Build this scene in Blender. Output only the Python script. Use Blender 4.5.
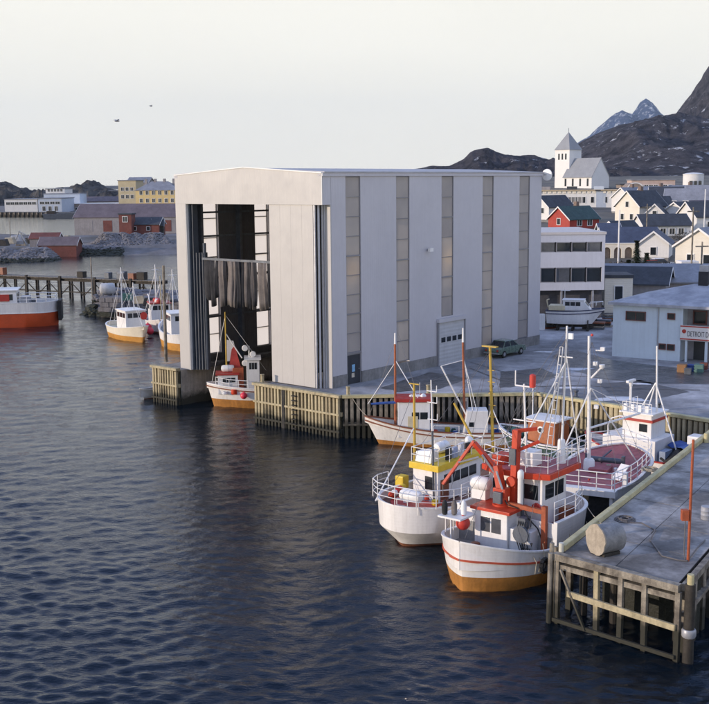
import bpy, bmesh, math, random
import numpy as np
from mathutils import Vector, Matrix, noise as mnoise
R = math.radians
random.seed(7)
for o in list(bpy.data.objects): bpy.data.objects.remove(o)
scene = bpy.context.scene
COL = scene.collection

# ------------------------------------------------------------------ camera
FPX, PITCH, ROLL, YAW, CAMH, QZ = 1117.7, .1500, -.009, .711, 16.5, 2.7
cd = bpy.data.cameras.new('camera'); cam = bpy.data.objects.new('camera', cd); COL.objects.link(cam)
cd.sensor_fit = 'HORIZONTAL'; cd.sensor_width = 36.0; cd.lens = 36.0*FPX/709.0
cd.clip_start = .5; cd.clip_end = 60000
cp, sp = math.cos(PITCH), math.sin(PITCH)
fwd = Vector((0, cp, -sp)); upv = Vector((0, sp, cp)); rgt = Vector((1, 0, 0))
cr, sr = math.cos(ROLL), math.sin(ROLL)
# image x axis (right) and y axis (down) expressed in the level camera frame
ix = rgt*cr + upv*sr
iy = -rgt*sr + upv*cr
M = Matrix((ix, iy, -fwd)).transposed().to_4x4(); M.translation = Vector((0, 0, CAMH))
cam.matrix_world = M
scene.camera = cam
scene.render.resolution_x, scene.render.resolution_y = 1024, 1017

def ray(u, v):
    X, Y = u-354.5, v-352.0
    x = X*cr + Y*sr; y = -X*sr + Y*cr
    return Vector((x/FPX, cp-(y/FPX)*sp, -sp-(y/FPX)*cp))
def at(u, v, z=0.):
    d = ray(u, v); return Vector((0, 0, CAMH)) + d*((z-CAMH)/d.z)
def aty(u, v, Y):
    d = ray(u, v); return Vector((0, 0, CAMH)) + d*(Y/d.y)

# ------------------------------------------------------------------ world, sun, exposure
SUN_AZ = Vector((-.955, -.297)).normalized()      # horizontal direction towards the sun
SUN_EL = R(9.0)
world = bpy.data.worlds.new('World'); scene.world = world; world.use_nodes = True
wn = world.node_tree.nodes; wl = world.node_tree.links
bg = wn['Background']
sky = wn.new('ShaderNodeTexSky'); sky.sky_type = 'NISHITA'; sky.sun_disc = False
sky.sun_elevation = SUN_EL; sky.sun_rotation = math.atan2(SUN_AZ.x, SUN_AZ.y)
sky.air_density = 1.0; sky.dust_density = .6; sky.ozone_density = 2.0; sky.altitude = 0
# thin bright veil of high cloud over the whole sky, denser towards the horizon, slightly uneven
wtc = wn.new('ShaderNodeTexCoord'); sep = wn.new('ShaderNodeSeparateXYZ'); wl.new(wtc.outputs['Generated'], sep.inputs[0])
el = wn.new('ShaderNodeMapRange'); el.interpolation_type = 'SMOOTHSTEP'; wl.new(sep.outputs[2], el.inputs[0])
el.inputs[1].default_value = .0; el.inputs[2].default_value = .75; el.inputs[3].default_value = .97; el.inputs[4].default_value = .75
wnz = wn.new('ShaderNodeTexNoise'); wnz.inputs['Scale'].default_value = 1.6; wnz.inputs['Detail'].default_value = 4
wmp = wn.new('ShaderNodeMapping'); wmp.inputs['Scale'].default_value = (1, 1, 3.5); wl.new(wtc.outputs['Generated'], wmp.inputs[0]); wl.new(wmp.outputs[0], wnz.inputs['Vector'])
vr = wn.new('ShaderNodeMapRange'); wl.new(wnz.outputs['Fac'], vr.inputs[0]); vr.inputs[1].default_value = .3; vr.inputs[2].default_value = .7; vr.inputs[3].default_value = .95; vr.inputs[4].default_value = 1.04
vcol = wn.new('ShaderNodeMix'); vcol.data_type = 'RGBA'; vcol.inputs[6].default_value = (6.35, 6.12, 5.5, 1); vcol.inputs[7].default_value = (2.95, 3.85, 6.8, 1)
vel = wn.new('ShaderNodeMapRange'); vel.interpolation_type = 'SMOOTHSTEP'; wl.new(sep.outputs[2], vel.inputs[0]); vel.inputs[1].default_value = .15; vel.inputs[2].default_value = .46
wl.new(vel.outputs[0], vcol.inputs[0])
veil = wn.new('ShaderNodeVectorMath'); veil.operation = 'SCALE'; wl.new(vcol.outputs[2], veil.inputs[0]); wl.new(vr.outputs[0], veil.inputs['Scale'])
blu = wn.new('ShaderNodeVectorMath'); blu.operation = 'MULTIPLY'; wl.new(sky.outputs[0], blu.inputs[0]); blu.inputs[1].default_value = (1., 1., 1.)
wmx = wn.new('ShaderNodeMix'); wmx.data_type = 'RGBA'; wl.new(el.outputs[0], wmx.inputs[0]); wl.new(blu.outputs[0], wmx.inputs[6]); wl.new(veil.outputs[0], wmx.inputs[7])
wl.new(wmx.outputs[2], bg.inputs[0]); bg.inputs[1].default_value = .15
sd = bpy.data.lights.new('sun', 'SUN'); sun = bpy.data.objects.new('sun', sd); COL.objects.link(sun)
sd.energy = 2.85; sd.angle = R(.6); sd.color = (1., .83, .67)
sdir = Vector((SUN_AZ.x*math.cos(SUN_EL), SUN_AZ.y*math.cos(SUN_EL), math.sin(SUN_EL)))
sun.rotation_euler = sdir.to_track_quat('Z', 'Y').to_euler(); sun.location = sdir*300
scene.view_settings.view_transform = 'Standard'; scene.view_settings.look = 'None'
scene.view_settings.exposure = .17; scene.view_settings.gamma = 1
scene.view_settings.use_curve_mapping = False

# ------------------------------------------------------------------ materials
MATS = {}
def mat(name, c, rough=.7, metal=0., tide=None, rust=0., var=.18, scale=1.5, streak=0., bump=0., bscale=12., spec=.5, c2=None, c2amt=.5, c2scale=.6, wave=None, coat=0.):
    """procedural surface: base colour, mottling, vertical streaks, second colour in patches, relief"""
    if name in MATS: return MATS[name]
    m = bpy.data.materials.new(name); m.use_nodes = True; MATS[name] = m
    n, l = m.node_tree.nodes, m.node_tree.links
    b = n['Principled BSDF']; b.inputs['Roughness'].default_value = rough; b.inputs['Metallic'].default_value = metal
    b.inputs['Specular IOR Level'].default_value = spec; b.inputs['Coat Weight'].default_value = coat
    tc = n.new('ShaderNodeTexCoord'); src = tc.outputs['Object']
    rgb = n.new('ShaderNodeRGB'); rgb.outputs[0].default_value = (*c, 1); cur = rgb.outputs[0]
    def nz(sc, det=5, vec=src, rg=.6):
        t = n.new('ShaderNodeTexNoise'); t.inputs['Scale'].default_value = sc; t.inputs['Detail'].default_value = det
        t.inputs['Roughness'].default_value = rg; l.new(vec, t.inputs['Vector']); return t.outputs['Fac']
    def ramp(f, a, bb, lo, hi):
        r = n.new('ShaderNodeMapRange'); l.new(f, r.inputs[0]); r.inputs[1].default_value = a; r.inputs[2].default_value = bb
        r.inputs[3].default_value = lo; r.inputs[4].default_value = hi; return r.outputs[0]
    if c2 is not None:
        f = ramp(nz(c2scale), .5-.18*c2amt-.02, .72-.3*c2amt, 0, 1)
        mx = n.new('ShaderNodeMix'); mx.data_type = 'RGBA'; l.new(f, mx.inputs[0]); l.new(cur, mx.inputs[6]); mx.inputs[7].default_value = (*c2, 1); cur = mx.outputs[2]
    def mul(f):
        nonlocal cur
        mx = n.new('ShaderNodeMix'); mx.data_type = 'RGBA'; mx.blend_type = 'MULTIPLY'; mx.inputs[0].default_value = 1
        l.new(cur, mx.inputs[6]); l.new(f, mx.inputs[7]); cur = mx.outputs[2]
    if var:
        mul(ramp(nz(scale), .3, .7, 1-var, 1+var*.6)); mul(ramp(nz(scale*7, 3), .3, .7, 1-var*.5, 1+var*.3))
    if streak:
        mp = n.new('ShaderNodeMapping'); mp.inputs['Scale'].default_value = (3.2, 3.2, .16); l.new(src, mp.inputs[0])
        mul(ramp(nz(1.6, 6, mp.outputs[0]), .42, .75, 1., 1-streak))
    if wave:                                          # (axis, scale, depth): ribs or boards as fine relief
        w = n.new('ShaderNodeTexWave'); w.wave_type = 'BANDS'; w.bands_direction = wave[0]; w.inputs['Scale'].default_value = wave[1]
        w.inputs['Distortion'].default_value = .0; l.new(src, w.inputs['Vector'])
    if rust:                                          # thin rusty runs down painted steel
        mp2 = n.new('ShaderNodeMapping'); mp2.inputs['Scale'].default_value = (2.6, 2.6, .22); mp2.inputs['Location'].default_value = (7, 3, 1); l.new(src, mp2.inputs[0])
        fr_ = ramp(nz(2.4, 7, mp2.outputs[0], .7), .60, .74, 0, rust)
        mx = n.new('ShaderNodeMix'); mx.data_type = 'RGBA'; l.new(fr_, mx.inputs[0]); l.new(cur, mx.inputs[6]); mx.inputs[7].default_value = (.26, .12, .05, 1); cur = mx.outputs[2]
    if tide is not None:                              # weed and slime up to the high-water mark, ragged edge
        ge = n.new('ShaderNodeNewGeometry'); sx = n.new('ShaderNodeSeparateXYZ'); l.new(ge.outputs['Position'], sx.inputs[0])
        ns = nz(1.7, 5); md = n.new('ShaderNodeMath'); md.operation = 'MULTIPLY_ADD'; l.new(ns, md.inputs[0]); md.inputs[1].default_value = -1.1; l.new(sx.outputs[2], md.inputs[2])
        ft = ramp(md.outputs[0], tide-.75, tide-.25, 1, 0)
        mx = n.new('ShaderNodeMix'); mx.data_type = 'RGBA'; l.new(ft, mx.inputs[0]); l.new(cur, mx.inputs[6]); mx.inputs[7].default_value = (.035, .034, .024, 1); cur = mx.outputs[2]
    l.new(cur, b.inputs['Base Color'])
    if bump or wave:
        bp = n.new('ShaderNodeBump'); bp.inputs['Strength'].default_value = 1.; 
        if wave:
            bp.inputs['Distance'].default_value = wave[2]; l.new(w.outputs['Fac'], bp.inputs['Height'])
        else:
            bp.inputs['Distance'].default_value = bump; l.new(nz(bscale, 6), bp.inputs['Height'])
        l.new(bp.outputs[0], b.inputs['Normal'])
    if var: l.new(ramp(nz(scale*2.3), .3, .7, max(.02, rough-.12), min(1, rough+.12)), b.inputs['Roughness'])
    return m

def glassy(name, c=(.02, .025, .03), rough=.06):
    return mat(name, c, rough=rough, var=.25, scale=.8, spec=.6)
def emis(name, c, s):
    m = bpy.data.materials.new(name); m.use_nodes = True; MATS[name] = m
    b = m.node_tree.nodes['Principled BSDF']; b.inputs['Base Color'].default_value = (*c, 1)
    b.inputs['Emission Color'].default_value = (*c, 1); b.inputs['Emission Strength'].default_value = s; return m

shed_white = mat('shed_cladding', (.52, .51, .54), .45, var=.05, scale=.35, streak=.03, wave=('Y', 2.6, .006))  # same cladding as the front; cool shade tint put into its colour
shed_front = mat('shed_cladding_front', (.47, .455, .435), .45, var=.04, scale=.35, streak=.025, wave=('X', 2.6, .006))  # sunlit front of the same cladding; warm light put into its colour
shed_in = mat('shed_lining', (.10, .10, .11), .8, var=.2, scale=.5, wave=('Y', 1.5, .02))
steel_dark = mat('steel_dark', (.10, .115, .14), .5, .2, var=.3, scale=2)
steel_grey = mat('steel_grey', (.38, .39, .42), .45, .3, var=.2, scale=2)
galv = mat('galvanised', (.42, .43, .44), .4, .6, var=.2, scale=3)
concrete = mat('concrete', (.26, .255, .25), .9, var=.3, scale=.7, streak=.25, bump=.02)
concrete_wet = mat('concrete_wet', (.10, .10, .10), .75, var=.4, scale=.8, streak=.4, bump=.03, tide=1.1)
wood_pale = mat('wood_pale', (.50, .43, .27), .85, var=.28, scale=2.2, streak=.45, bump=.006, bscale=30, tide=.75)
wood_yellow = mat('wood_yellow_rail', (.56, .49, .27), .75, var=.25, scale=1.5, bump=.004, bscale=30)
wood_grey = mat('wood_grey', (.165, .142, .115), .9, c2=(.36, .32, .255), c2amt=.42, c2scale=1.3, var=.35, scale=2.5, streak=.45, bump=.01, bscale=24, tide=1.05)
wood_dark = mat('wood_dark', (.045, .038, .03), .8, var=.4, scale=2, streak=.3, bump=.012, bscale=20)
weed = mat('weed', (.018, .02, .013), .7, var=.5, scale=4, bump=.02)  # near-black, also colours the added dark walls under the pier
pier_deck_m = mat('pier_deck', (.165, .155, .145), .85, var=.4, scale=.6, bump=.012, c2=(.40, .38, .36), c2amt=.45, c2scale=.5)
rubber = mat('rubber', (.015, .015, .016), .7, var=.3)
white = mat('white_paint', (.82, .81, .79), .4, var=.07, scale=1.2, streak=.10, rust=.28)
white_hull = mat('white_hull', (.82, .80, .77), .38, var=.07, scale=.9, streak=.14, wave=('Z', 2.2, .0012), rust=.35)
cream = mat('cream_paint', (.70, .62, .42), .5, var=.12, streak=.12)
ochre = mat('ochre_bottom', (.48, .21, .045), .6, var=.25, scale=1.5, streak=.25)
rust_bottom = mat('rust_bottom', (.20, .075, .035), .7, var=.35, scale=1.6, streak=.3)
orange = mat('orange_paint', (.55, .048, .014), .5, rust=.45, var=.22, scale=2, streak=.12)
orange_red = mat('orange_red_hull', (.60, .09, .025), .5, var=.14, scale=1)
orange_rust = mat('orange_rust', (.38, .085, .03), .6, var=.3, scale=3)
red = mat('red_paint', (.42, .035, .025), .5, var=.18, scale=2)
maroon = mat('maroon_deck', (.36, .105, .115), .7, var=.28, scale=1.2, bump=.004)
brown = mat('brown_varnish', (.23, .07, .03), .5, var=.3, scale=2)
deck_brown = mat('deck_brown', (.19, .095, .07), .8, var=.3, scale=1.4, bump=.004)
deck_grey = mat('deck_grey', (.30, .30, .30), .8, var=.25, scale=1.2)
yellow = mat('yellow_paint', (.72, .50, .03), .5, var=.14, scale=2)
mast_yellow = mat('mast_yellow', (.55, .36, .05), .55, var=.22, scale=2)
mast_wood = mat('mast_wood', (.36, .11, .045), .6, var=.25, scale=2)
blue_tarp = mat('blue_tarp', (.03, .085, .32), .6, var=.25, scale=3, bump=.03, bscale=6)
black_tarp = mat('black_tarp', (.014, .015, .016), .75, var=.4, scale=3, bump=.03, bscale=5)
pink = mat('pink_buoy', (.75, .045, .08), .45, var=.1)
buoy_red = mat('red_buoy', (.55, .045, .03), .5, var=.12)
rope = mat('rope', (.42, .37, .28), .9, var=.3)
wire = mat('wire', (.16, .15, .15), .6, .3, var=.1)
net_green = mat('net_teal', (.05, .14, .13), .9, var=.5, scale=6, bump=.05, bscale=20)
canvas = mat('canvas_pale', (.19, .165, .15), .9, var=.25, scale=1.5, streak=.35)
wood_mid = mat('wood_mid', (.38, .32, .20), .88, var=.32, scale=2.2, streak=.5, bump=.008, bscale=26, tide=.95)
canvas_dark = mat('canvas_dark', (.03, .03, .034), .9, var=.3, scale=1.5, streak=.3)
glass = glassy('window_glass')
glass_pale = glassy('window_glass_pale', (.10, .105, .115), .12)  # paler glass colour for some panes

# ------------------------------------------------------------------ mesh helpers
class MB:
    def __init__(s): s.v = []; s.f = []; s.mi = []; s.m = 0
    def add(s, vs, fs, m=None):
        o = len(s.v); s.v += [tuple(p) for p in vs]; s.f += [tuple(i+o for i in f) for f in fs]; s.mi += [s.m if m is None else m]*len(fs); return s
    def box(s, x0, x1, y0, y1, z0, z1, m=None):
        return s.add([(x0,y0,z0),(x1,y0,z0),(x1,y1,z0),(x0,y1,z0),(x0,y0,z1),(x1,y0,z1),(x1,y1,z1),(x0,y1,z1)],
                     [(0,3,2,1),(4,5,6,7),(0,1,5,4),(1,2,6,5),(2,3,7,6),(3,0,4,7)], m)
    def cbox(s, c, d, m=None): return s.box(c[0]-d[0]/2, c[0]+d[0]/2, c[1]-d[1]/2, c[1]+d[1]/2, c[2]-d[2]/2, c[2]+d[2]/2, m)
    def hexa(s, b, t, m=None):                        # four bottom points, four top points
        return s.add(list(b)+list(t), [(0,3,2,1),(4,5,6,7),(0,1,5,4),(1,2,6,5),(2,3,7,6),(3,0,4,7)], m)
    def prism(s, poly, z0, z1, m=None):               # polygon in xy
        n = len(poly)
        return s.add([(p[0],p[1],z0) for p in poly]+[(p[0],p[1],z1) for p in poly],
                     [tuple(range(n-1,-1,-1)), tuple(range(n,2*n))]+[(i,(i+1)%n,n+(i+1)%n,n+i) for i in range(n)], m)
    def extr(s, poly, d, m=None):                     # planar 3-d polygon swept along d
        n = len(poly); d = Vector(d); q = [Vector(p) for p in poly]
        return s.add(q+[p+d for p in q], [tuple(range(n-1,-1,-1)), tuple(range(n,2*n))]+[(i,(i+1)%n,n+(i+1)%n,n+i) for i in range(n)], m)
    def tube(s, a, b, r, r2=None, n=6, m=None, cap=True):
        a, b = Vector(a), Vector(b); d = b-a
        if d.length < 1e-6: return s
        r2 = r if r2 is None else r2
        q = d.to_track_quat('Z', 'Y'); X, Y = q @ Vector((1,0,0)), q @ Vector((0,1,0))
        vs = []
        for p, rr in ((a, r), (b, r2)):
            for i in range(n):
                t = 2*math.pi*(i+.5)/n; vs.append(p+X*(math.cos(t)*rr)+Y*(math.sin(t)*rr))
        fs = [(i,(i+1)%n,n+(i+1)%n,n+i) for i in range(n)]
        if cap: fs += [tuple(range(n-1,-1,-1)), tuple(range(n,2*n))]
        return s.add(vs, fs, m)
    def path(s, pts, r, n=6, m=None):
        for a, b in zip(pts[:-1], pts[1:]): s.tube(a, b, r, n=n, m=m)
        return s
    def bar(s, a, b, w, h, m=None, up=(0,0,1)):       # rectangular bar from a to b
        a, b = Vector(a), Vector(b); d = (b-a).normalized(); sx = d.cross(Vector(up))
        if sx.length < 1e-4: sx = Vector((1,0,0))
        sx = sx.normalized()*(w/2); u = sx.cross(d).normalized()*(h/2)
        return s.hexa([a-sx-u,a+sx-u,b+sx-u,b-sx-u],[a-sx+u,a+sx+u,b+sx+u,b-sx+u], m)
    def lathe(s, prof, c=(0,0,0), n=16, axis='z', m=None):
        vs = []
        for r, h in prof:
            for i in range(n):
                t = 2*math.pi*i/n; x, y = math.cos(t)*r, math.sin(t)*r
                p = {'z':(x,y,h),'x':(h,x,y),'y':(y,h,x)}[axis]
                vs.append((c[0]+p[0],c[1]+p[1],c[2]+p[2]))
        k = len(prof); fs = [(j*n+i,j*n+(i+1)%n,(j+1)*n+(i+1)%n,(j+1)*n+i) for j in range(k-1) for i in range(n)]
        fs += [tuple(range(n-1,-1,-1)), tuple(range((k-1)*n,k*n))]
        return s.add(vs, fs, m)
    def ball(s, c, r, n=12, sq=1., m=None):
        k = 8; return s.lathe([(max(.01,math.sin(math.pi*j/k))*r, -math.cos(math.pi*j/k)*r*sq) for j in range(k+1)], c, n, 'z', m)
    def quad(s, a, b, c, d, m=None): return s.add([a,b,c,d], [(0,1,2,3)], m)
    def build(s, name, mats, parent=None, smooth=False, bevel=0.):
        me = bpy.data.meshes.new(name); me.from_pydata([tuple(p) for p in s.v], [], s.f)
        if not isinstance(mats, (list, tuple)): mats = [mats]
        for mm in mats: me.materials.append(mm)
        if len(mats) > 1: me.polygons.foreach_set('material_index', s.mi)
        bm = bmesh.new(); bm.from_mesh(me); bmesh.ops.recalc_face_normals(bm, faces=bm.faces)
        if bevel: bmesh.ops.bevel(bm, geom=[e for e in bm.edges if len(e.link_faces) == 2 and e.calc_face_angle(0) > .6], offset=bevel, segments=2, affect='EDGES', profile=.6)
        bm.to_mesh(me); bm.free()
        if smooth:
            me.polygons.foreach_set('use_smooth', [True]*len(me.polygons))
            try: me.set_sharp_from_angle(angle=R(38))
            except Exception: pass
        o = bpy.data.objects.new(name, me); COL.objects.link(o); o.parent = parent
        return o
def tag(o, label=None, cat=None, group=None, kind=None):
    if label: o['label'] = label
    if cat: o['category'] = cat
    if group: o['group'] = group
    if kind: o['kind'] = kind
    return o
def empty(name, loc, rz=0., label=None, cat=None, group=None):
    o = bpy.data.objects.new(name, None); COL.objects.link(o); o.location = loc; o.rotation_euler = (0,0,rz)
    o.empty_display_size = .3
    return tag(o, label, cat, group)
def share(src, name, loc, parent, rz=0., scale=None):   # another piece that shares mesh data
    o = bpy.data.objects.new(name, src.data); COL.objects.link(o); o.location = loc; o.rotation_euler = (0,0,rz); o.parent = parent
    if scale: o.scale = scale
    return o
class Frame:
    """local frame on the ground: origin (x, y), local x axis along `ang`; turns photo pixels into local points on a local plane"""
    def __init__(s, ox, oy, ang, oz=0.):
        s.o = Vector((ox, oy, oz)); s.ang = ang; s.X = Vector((math.cos(ang), math.sin(ang), 0)); s.Y = Vector((-math.sin(ang), math.cos(ang), 0))
    def w(s, x, y, z=0.): return s.o + s.X*x + s.Y*y + Vector((0,0,z))
    def l(s, p): q = p-s.o; return Vector((q.dot(s.X), q.dot(s.Y), q.z))
    def px(s, u, v, x=None, y=None, z=None):
        if z is not None: return s.l(at(u, v, z+s.o.z))
        d = ray(u, v); ax, c = (s.X, x) if x is not None else (s.Y, y)
        o = Vector((0,0,CAMH)); t = (c+s.o.dot(ax)-o.dot(ax))/d.dot(ax); return s.l(o+d*t)
SH = Frame(-2.064, 74.14, -YAW)                        # shed frame: x along its front (0 = near corner), y along its side, away
def SHroot(name, x, y, z, label, cat, group=None):
    return empty(name, SH.w(x, y, z), -YAW, label, cat, group)

# ------------------------------------------------------------------ water
def make_water():
    rs = [7.]
    while rs[-1] < 17000:
        r = rs[-1]; rs.append(r*(1.0036 if r < 230 else 1.007 if r < 450 else 1.045))
    rs = np.array(rs); az = np.linspace(-R(40), R(40), 560)
    Rr, Az = np.meshgrid(rs, az, indexing='ij')
    X, Y = Rr*np.sin(Az), Rr*np.cos(Az); Z = np.zeros_like(X)
    rng = np.random.default_rng(5)
    cell = np.maximum(np.where(Rr < 0, .0058, np.where(Rr < 230, .0036, np.where(Rr < 450, .007, .045)))*Rr, Rr*.0025)
    for i in range(64):
        wlen = .26*1.05**i if i < 50 else rng.uniform(.8, 4)
        th = R(101)+rng.normal(0, .48)                    # travel direction: roughly across the view
        k = 2*math.pi/wlen; amp = .0098*wlen*(1.45 if wlen < .55 else 1.2 if wlen < .75 else (.75/wlen)**1.25)
        ph = rng.uniform(0, 6.28); a = k*(X*math.cos(th)+Y*math.sin(th))+ph
        fade = np.clip((wlen/cell-1.7)/2.0, 0, 1)
        s = np.sin(a); Z += amp*fade*(s+.22*np.cos(2*a))
    # calmer between the boats and in the lee of the quay
    calm = np.clip((X+6)/14, 0, 1)*np.clip((Y-38)/8, 0, 1)
    gust = .85+.3*np.sin(X*.045+1.3*np.sin(Y*.021))*np.cos(Y*.031+.8)+.15*np.sin(X*.21+Y*.13+np.sin(X*.09))
    Z *= (1-.1*calm)*gust
    n0, n1 = X.shape
    idx = np.arange(n0*n1).reshape(n0, n1)
    f = np.stack([idx[:-1,:-1], idx[:-1,1:], idx[1:,1:], idx[1:,:-1]], -1).reshape(-1, 4)
    me = bpy.data.meshes.new('water'); me.vertices.add(n0*n1); me.vertices.foreach_set('co', np.stack([X,Y,Z], -1).ravel())
    me.loops.add(f.size); me.loops.foreach_set('vertex_index', f[:, ::-1].ravel().astype(np.int32))
    me.polygons.add(len(f)); me.polygons.foreach_set('loop_start', np.arange(0, f.size, 4, dtype=np.int32))
    me.polygons.foreach_set('use_smooth', np.ones(len(f), dtype=bool)); me.update(); me.validate()
    m = bpy.data.materials.new('sea_water'); m.use_nodes = True; n, l = m.node_tree.nodes, m.node_tree.links
    b = n['Principled BSDF']; b.inputs['Base Color'].default_value = (.003, .008, .014, 1); b.inputs['Roughness'].default_value = .045
    b.inputs['IOR'].default_value = 1.333; b.inputs['Specular Tint'].default_value = (.62, .74, 1., 1)  # blue of the reflections is put into the specular tint
    tc = n.new('ShaderNodeTexCoord'); mp = n.new('ShaderNodeMapping'); mp.inputs['Scale'].default_value = (.6, 1.4, 1); mp.inputs['Rotation'].default_value = (0,0,R(11))
    l.new(tc.outputs['Object'], mp.inputs[0])
    n1_ = n.new('ShaderNodeTexNoise'); n1_.inputs['Scale'].default_value = 6.5; n1_.inputs['Detail'].default_value = 4; n1_.inputs['Roughness'].default_value = .55
    l.new(mp.outputs[0], n1_.inputs['Vector'])
    n2_ = n.new('ShaderNodeTexNoise'); n2_.inputs['Scale'].default_value = .35; n2_.inputs['Detail'].default_value = 2; l.new(tc.outputs['Object'], n2_.inputs['Vector'])
    mr = n.new('ShaderNodeMapRange'); l.new(n2_.outputs['Fac'], mr.inputs[0]); mr.inputs[1].default_value = .35; mr.inputs[2].default_value = .65; mr.inputs[3].default_value = .6; mr.inputs[4].default_value = 1.
    bp = n.new('ShaderNodeBump'); bp.inputs['Distance'].default_value = .036; l.new(mr.outputs[0], bp.inputs['Strength']); l.new(n1_.outputs['Fac'], bp.inputs['Height'])
    l.new(bp.outputs[0], b.inputs['Normal'])
    me.materials.append(m); o = bpy.data.objects.new('water', me); COL.objects.link(o); return tag(o, kind='structure')
make_water()

# ------------------------------------------------------------------ quay apron and land
quay_m = mat('quay_asphalt', (.22, .22, .225), .8, var=.35, scale=.5, bump=.008, bscale=30, c2=(.46, .455, .465), c2amt=.5, c2scale=.11)
land_m = mat('town_ground', (.10, .095, .085), .95, var=.4, scale=.08, bump=.08, bscale=2, c2=(.17, .155, .12), c2amt=.5, c2scale=.05)
Dl = Vector((.167, -.986)).normalized()               # pier direction in the shed frame
PE0, PE1 = Vector((25.15, 5.9)), Vector((29.4, -19.4)) # pier left edge
PR1 = Vector((34.3, -19.65)); PR0 = PR1-Dl*27.
QEDGE = [(-5.35,-1.25), (2.55,-1.25), (12.1,7.45), (25.15,6.35)]
def shpoly(mb, pts, z0, z1): mb.prism([SH.w(*p)[:2] for p in pts], z0, z1)
q = MB()
shpoly(q, [(-5.0,-1.0), (2.45,-1.0), (11.95,7.75), (26.,6.6), (60,6.6), (60,60), (-5.0,60)], -3, QZ)
quay = tag(q.build('quay_apron', quay_m), kind='structure')
q = MB(); shpoly(q, [(-17.1,-.45), (-14.1,-.45), (-14.1,60), (-17.1,60)], -3, QZ)
tag(q.build('quay_west_arm', mat('quay_arm_concrete', (.33, .30, .26), .9, var=.3, scale=.6, streak=.35, bump=.02, tide=.75)), kind='structure')
# end wall of the dock inside the shed
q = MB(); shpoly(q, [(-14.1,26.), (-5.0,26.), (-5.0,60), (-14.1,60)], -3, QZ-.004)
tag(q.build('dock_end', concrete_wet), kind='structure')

def ground_z(x, y):
    ys = [0,120,150,170,230,300,560,900,1500]; zs = [2.6,2.6,4.2,5.0,6.8,8.,13.,20.,20.]
    return float(np.interp(y, ys, zs))
g = MB(); gx = np.linspace(-8, 620, 60); gy = np.concatenate([np.linspace(104, 320, 60), np.linspace(330, 1500, 40)])
vs = [(x*max(1,y/200), y, ground_z(x, y)+(0 if y < 118 else .5*mnoise.noise((x*.05, y*.05, 0)))) for y in gy for x in gx]
g.add(vs, [(j*60+i, j*60+i+1, (j+1)*60+i+1, (j+1)*60+i) for j in range(len(gy)-1) for i in range(59)])
tag(g.build('town_ground', land_m, smooth=True), kind='structure')

# ------------------------------------------------------------------ boat shed
SW, SL, ZE, ZH, ZR = 14.7, 27.47, 17.19, 15.1, 17.62      # width, length, eave, header underside, ridge
shed = SHroot('boat_shed', 0, 0, 0, 'tall white metal boat shed with open dock front and curtain beside the quay', 'boat shed')
T = .32
zz0, zz1 = 3.5, ZE-.28                                    # plinth top, strip heads
strips = [(2.38,3.93), (7.84,9.38), (13.29,14.81), (18.70,20.25), (24.03,25.62)]
def wall_side(x0, x1, ufront, name):
    ys = .92
    runs = []
    for a, b in strips: runs.append((ys, a)); ys = b
    runs.append((ys, SL))
    for a, b in runs: MB().box(x0, x1, a, b, zz0, ZE-.22).build(name, shed_white, shed)
wall_side(-T, 0, .9, 'wall_panel'); wall_side(-SW, -SW+T, .9, 'wall_panel')
# strips of translucent sheeting, pane by pane, with transoms
pane_m = bpy.data.materials.new('translucent_sheet'); pane_m.use_nodes = True
n, l = pane_m.node_tree.nodes, pane_m.node_tree.links
b = n['Principled BSDF']; b.inputs['Roughness'].default_value = .35
tcn = n.new('ShaderNodeTexCoord'); nzn = n.new('ShaderNodeTexNoise'); nzn.inputs['Scale'].default_value = .55; nzn.inputs['Detail'].default_value = 5
oi = n.new('ShaderNodeObjectInfo'); cr_ = n.new('ShaderNodeValToRGB')
cr_.color_ramp.elements[0].position = .3; cr_.color_ramp.elements[0].color = (.40, .37, .36, 1)
cr_.color_ramp.elements[1].position = .7; cr_.color_ramp.elements[1].color = (.53, .485, .445, 1)
l.new(tcn.outputs['Object'], nzn.inputs['Vector']); 
ad = n.new('ShaderNodeMath'); ad.operation = 'MULTIPLY_ADD'; l.new(oi.outputs['Random'], ad.inputs[0]); ad.inputs[1].default_value = .3; l.new(nzn.outputs['Fac'], ad.inputs[2])
sb = n.new('ShaderNodeMath'); sb.operation = 'SUBTRACT'; l.new(ad.outputs[0], sb.inputs[0]); sb.inputs[1].default_value = .15
l.new(sb.outputs[0], cr_.inputs[0]); l.new(cr_.outputs[0], b.inputs['Base Color'])
tr = n.new('ShaderNodeBsdfTranslucent'); tr.inputs[0].default_value = (.84, .82, .78, 1)
mx = n.new('ShaderNodeMixShader'); mx.inputs[0].default_value = .30
l.new(b.outputs[0], mx.inputs[1]); l.new(tr.outputs[0], mx.inputs[2]); l.new(mx.outputs[0], n['Material Output'].inputs[0])
sunlit_pane_m = bpy.data.materials.new('sunlit_sheet'); sunlit_pane_m.use_nodes = True  # sunlit copy of the same sheeting, made paler and more see-through
n2, l2 = sunlit_pane_m.node_tree.nodes, sunlit_pane_m.node_tree.links; b2 = n2['Principled BSDF']; b2.inputs['Base Color'].default_value = (.7, .68, .62, 1); b2.inputs['Roughness'].default_value = .3
t2 = n2.new('ShaderNodeBsdfTranslucent'); t2.inputs[0].default_value = (1., .97, .92, 1); x2 = n2.new('ShaderNodeMixShader'); x2.inputs[0].default_value = .92
l2.new(b2.outputs[0], x2.inputs[1]); l2.new(t2.outputs[0], x2.inputs[2]); l2.new(x2.outputs[0], n2['Material Output'].inputs[0])
frame_m = mat('strip_frame', (.26, .26, .28), .5, .3, var=.1)
dark_door = mat('door_dark', (.03, .035, .045), .4, var=.3)
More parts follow.
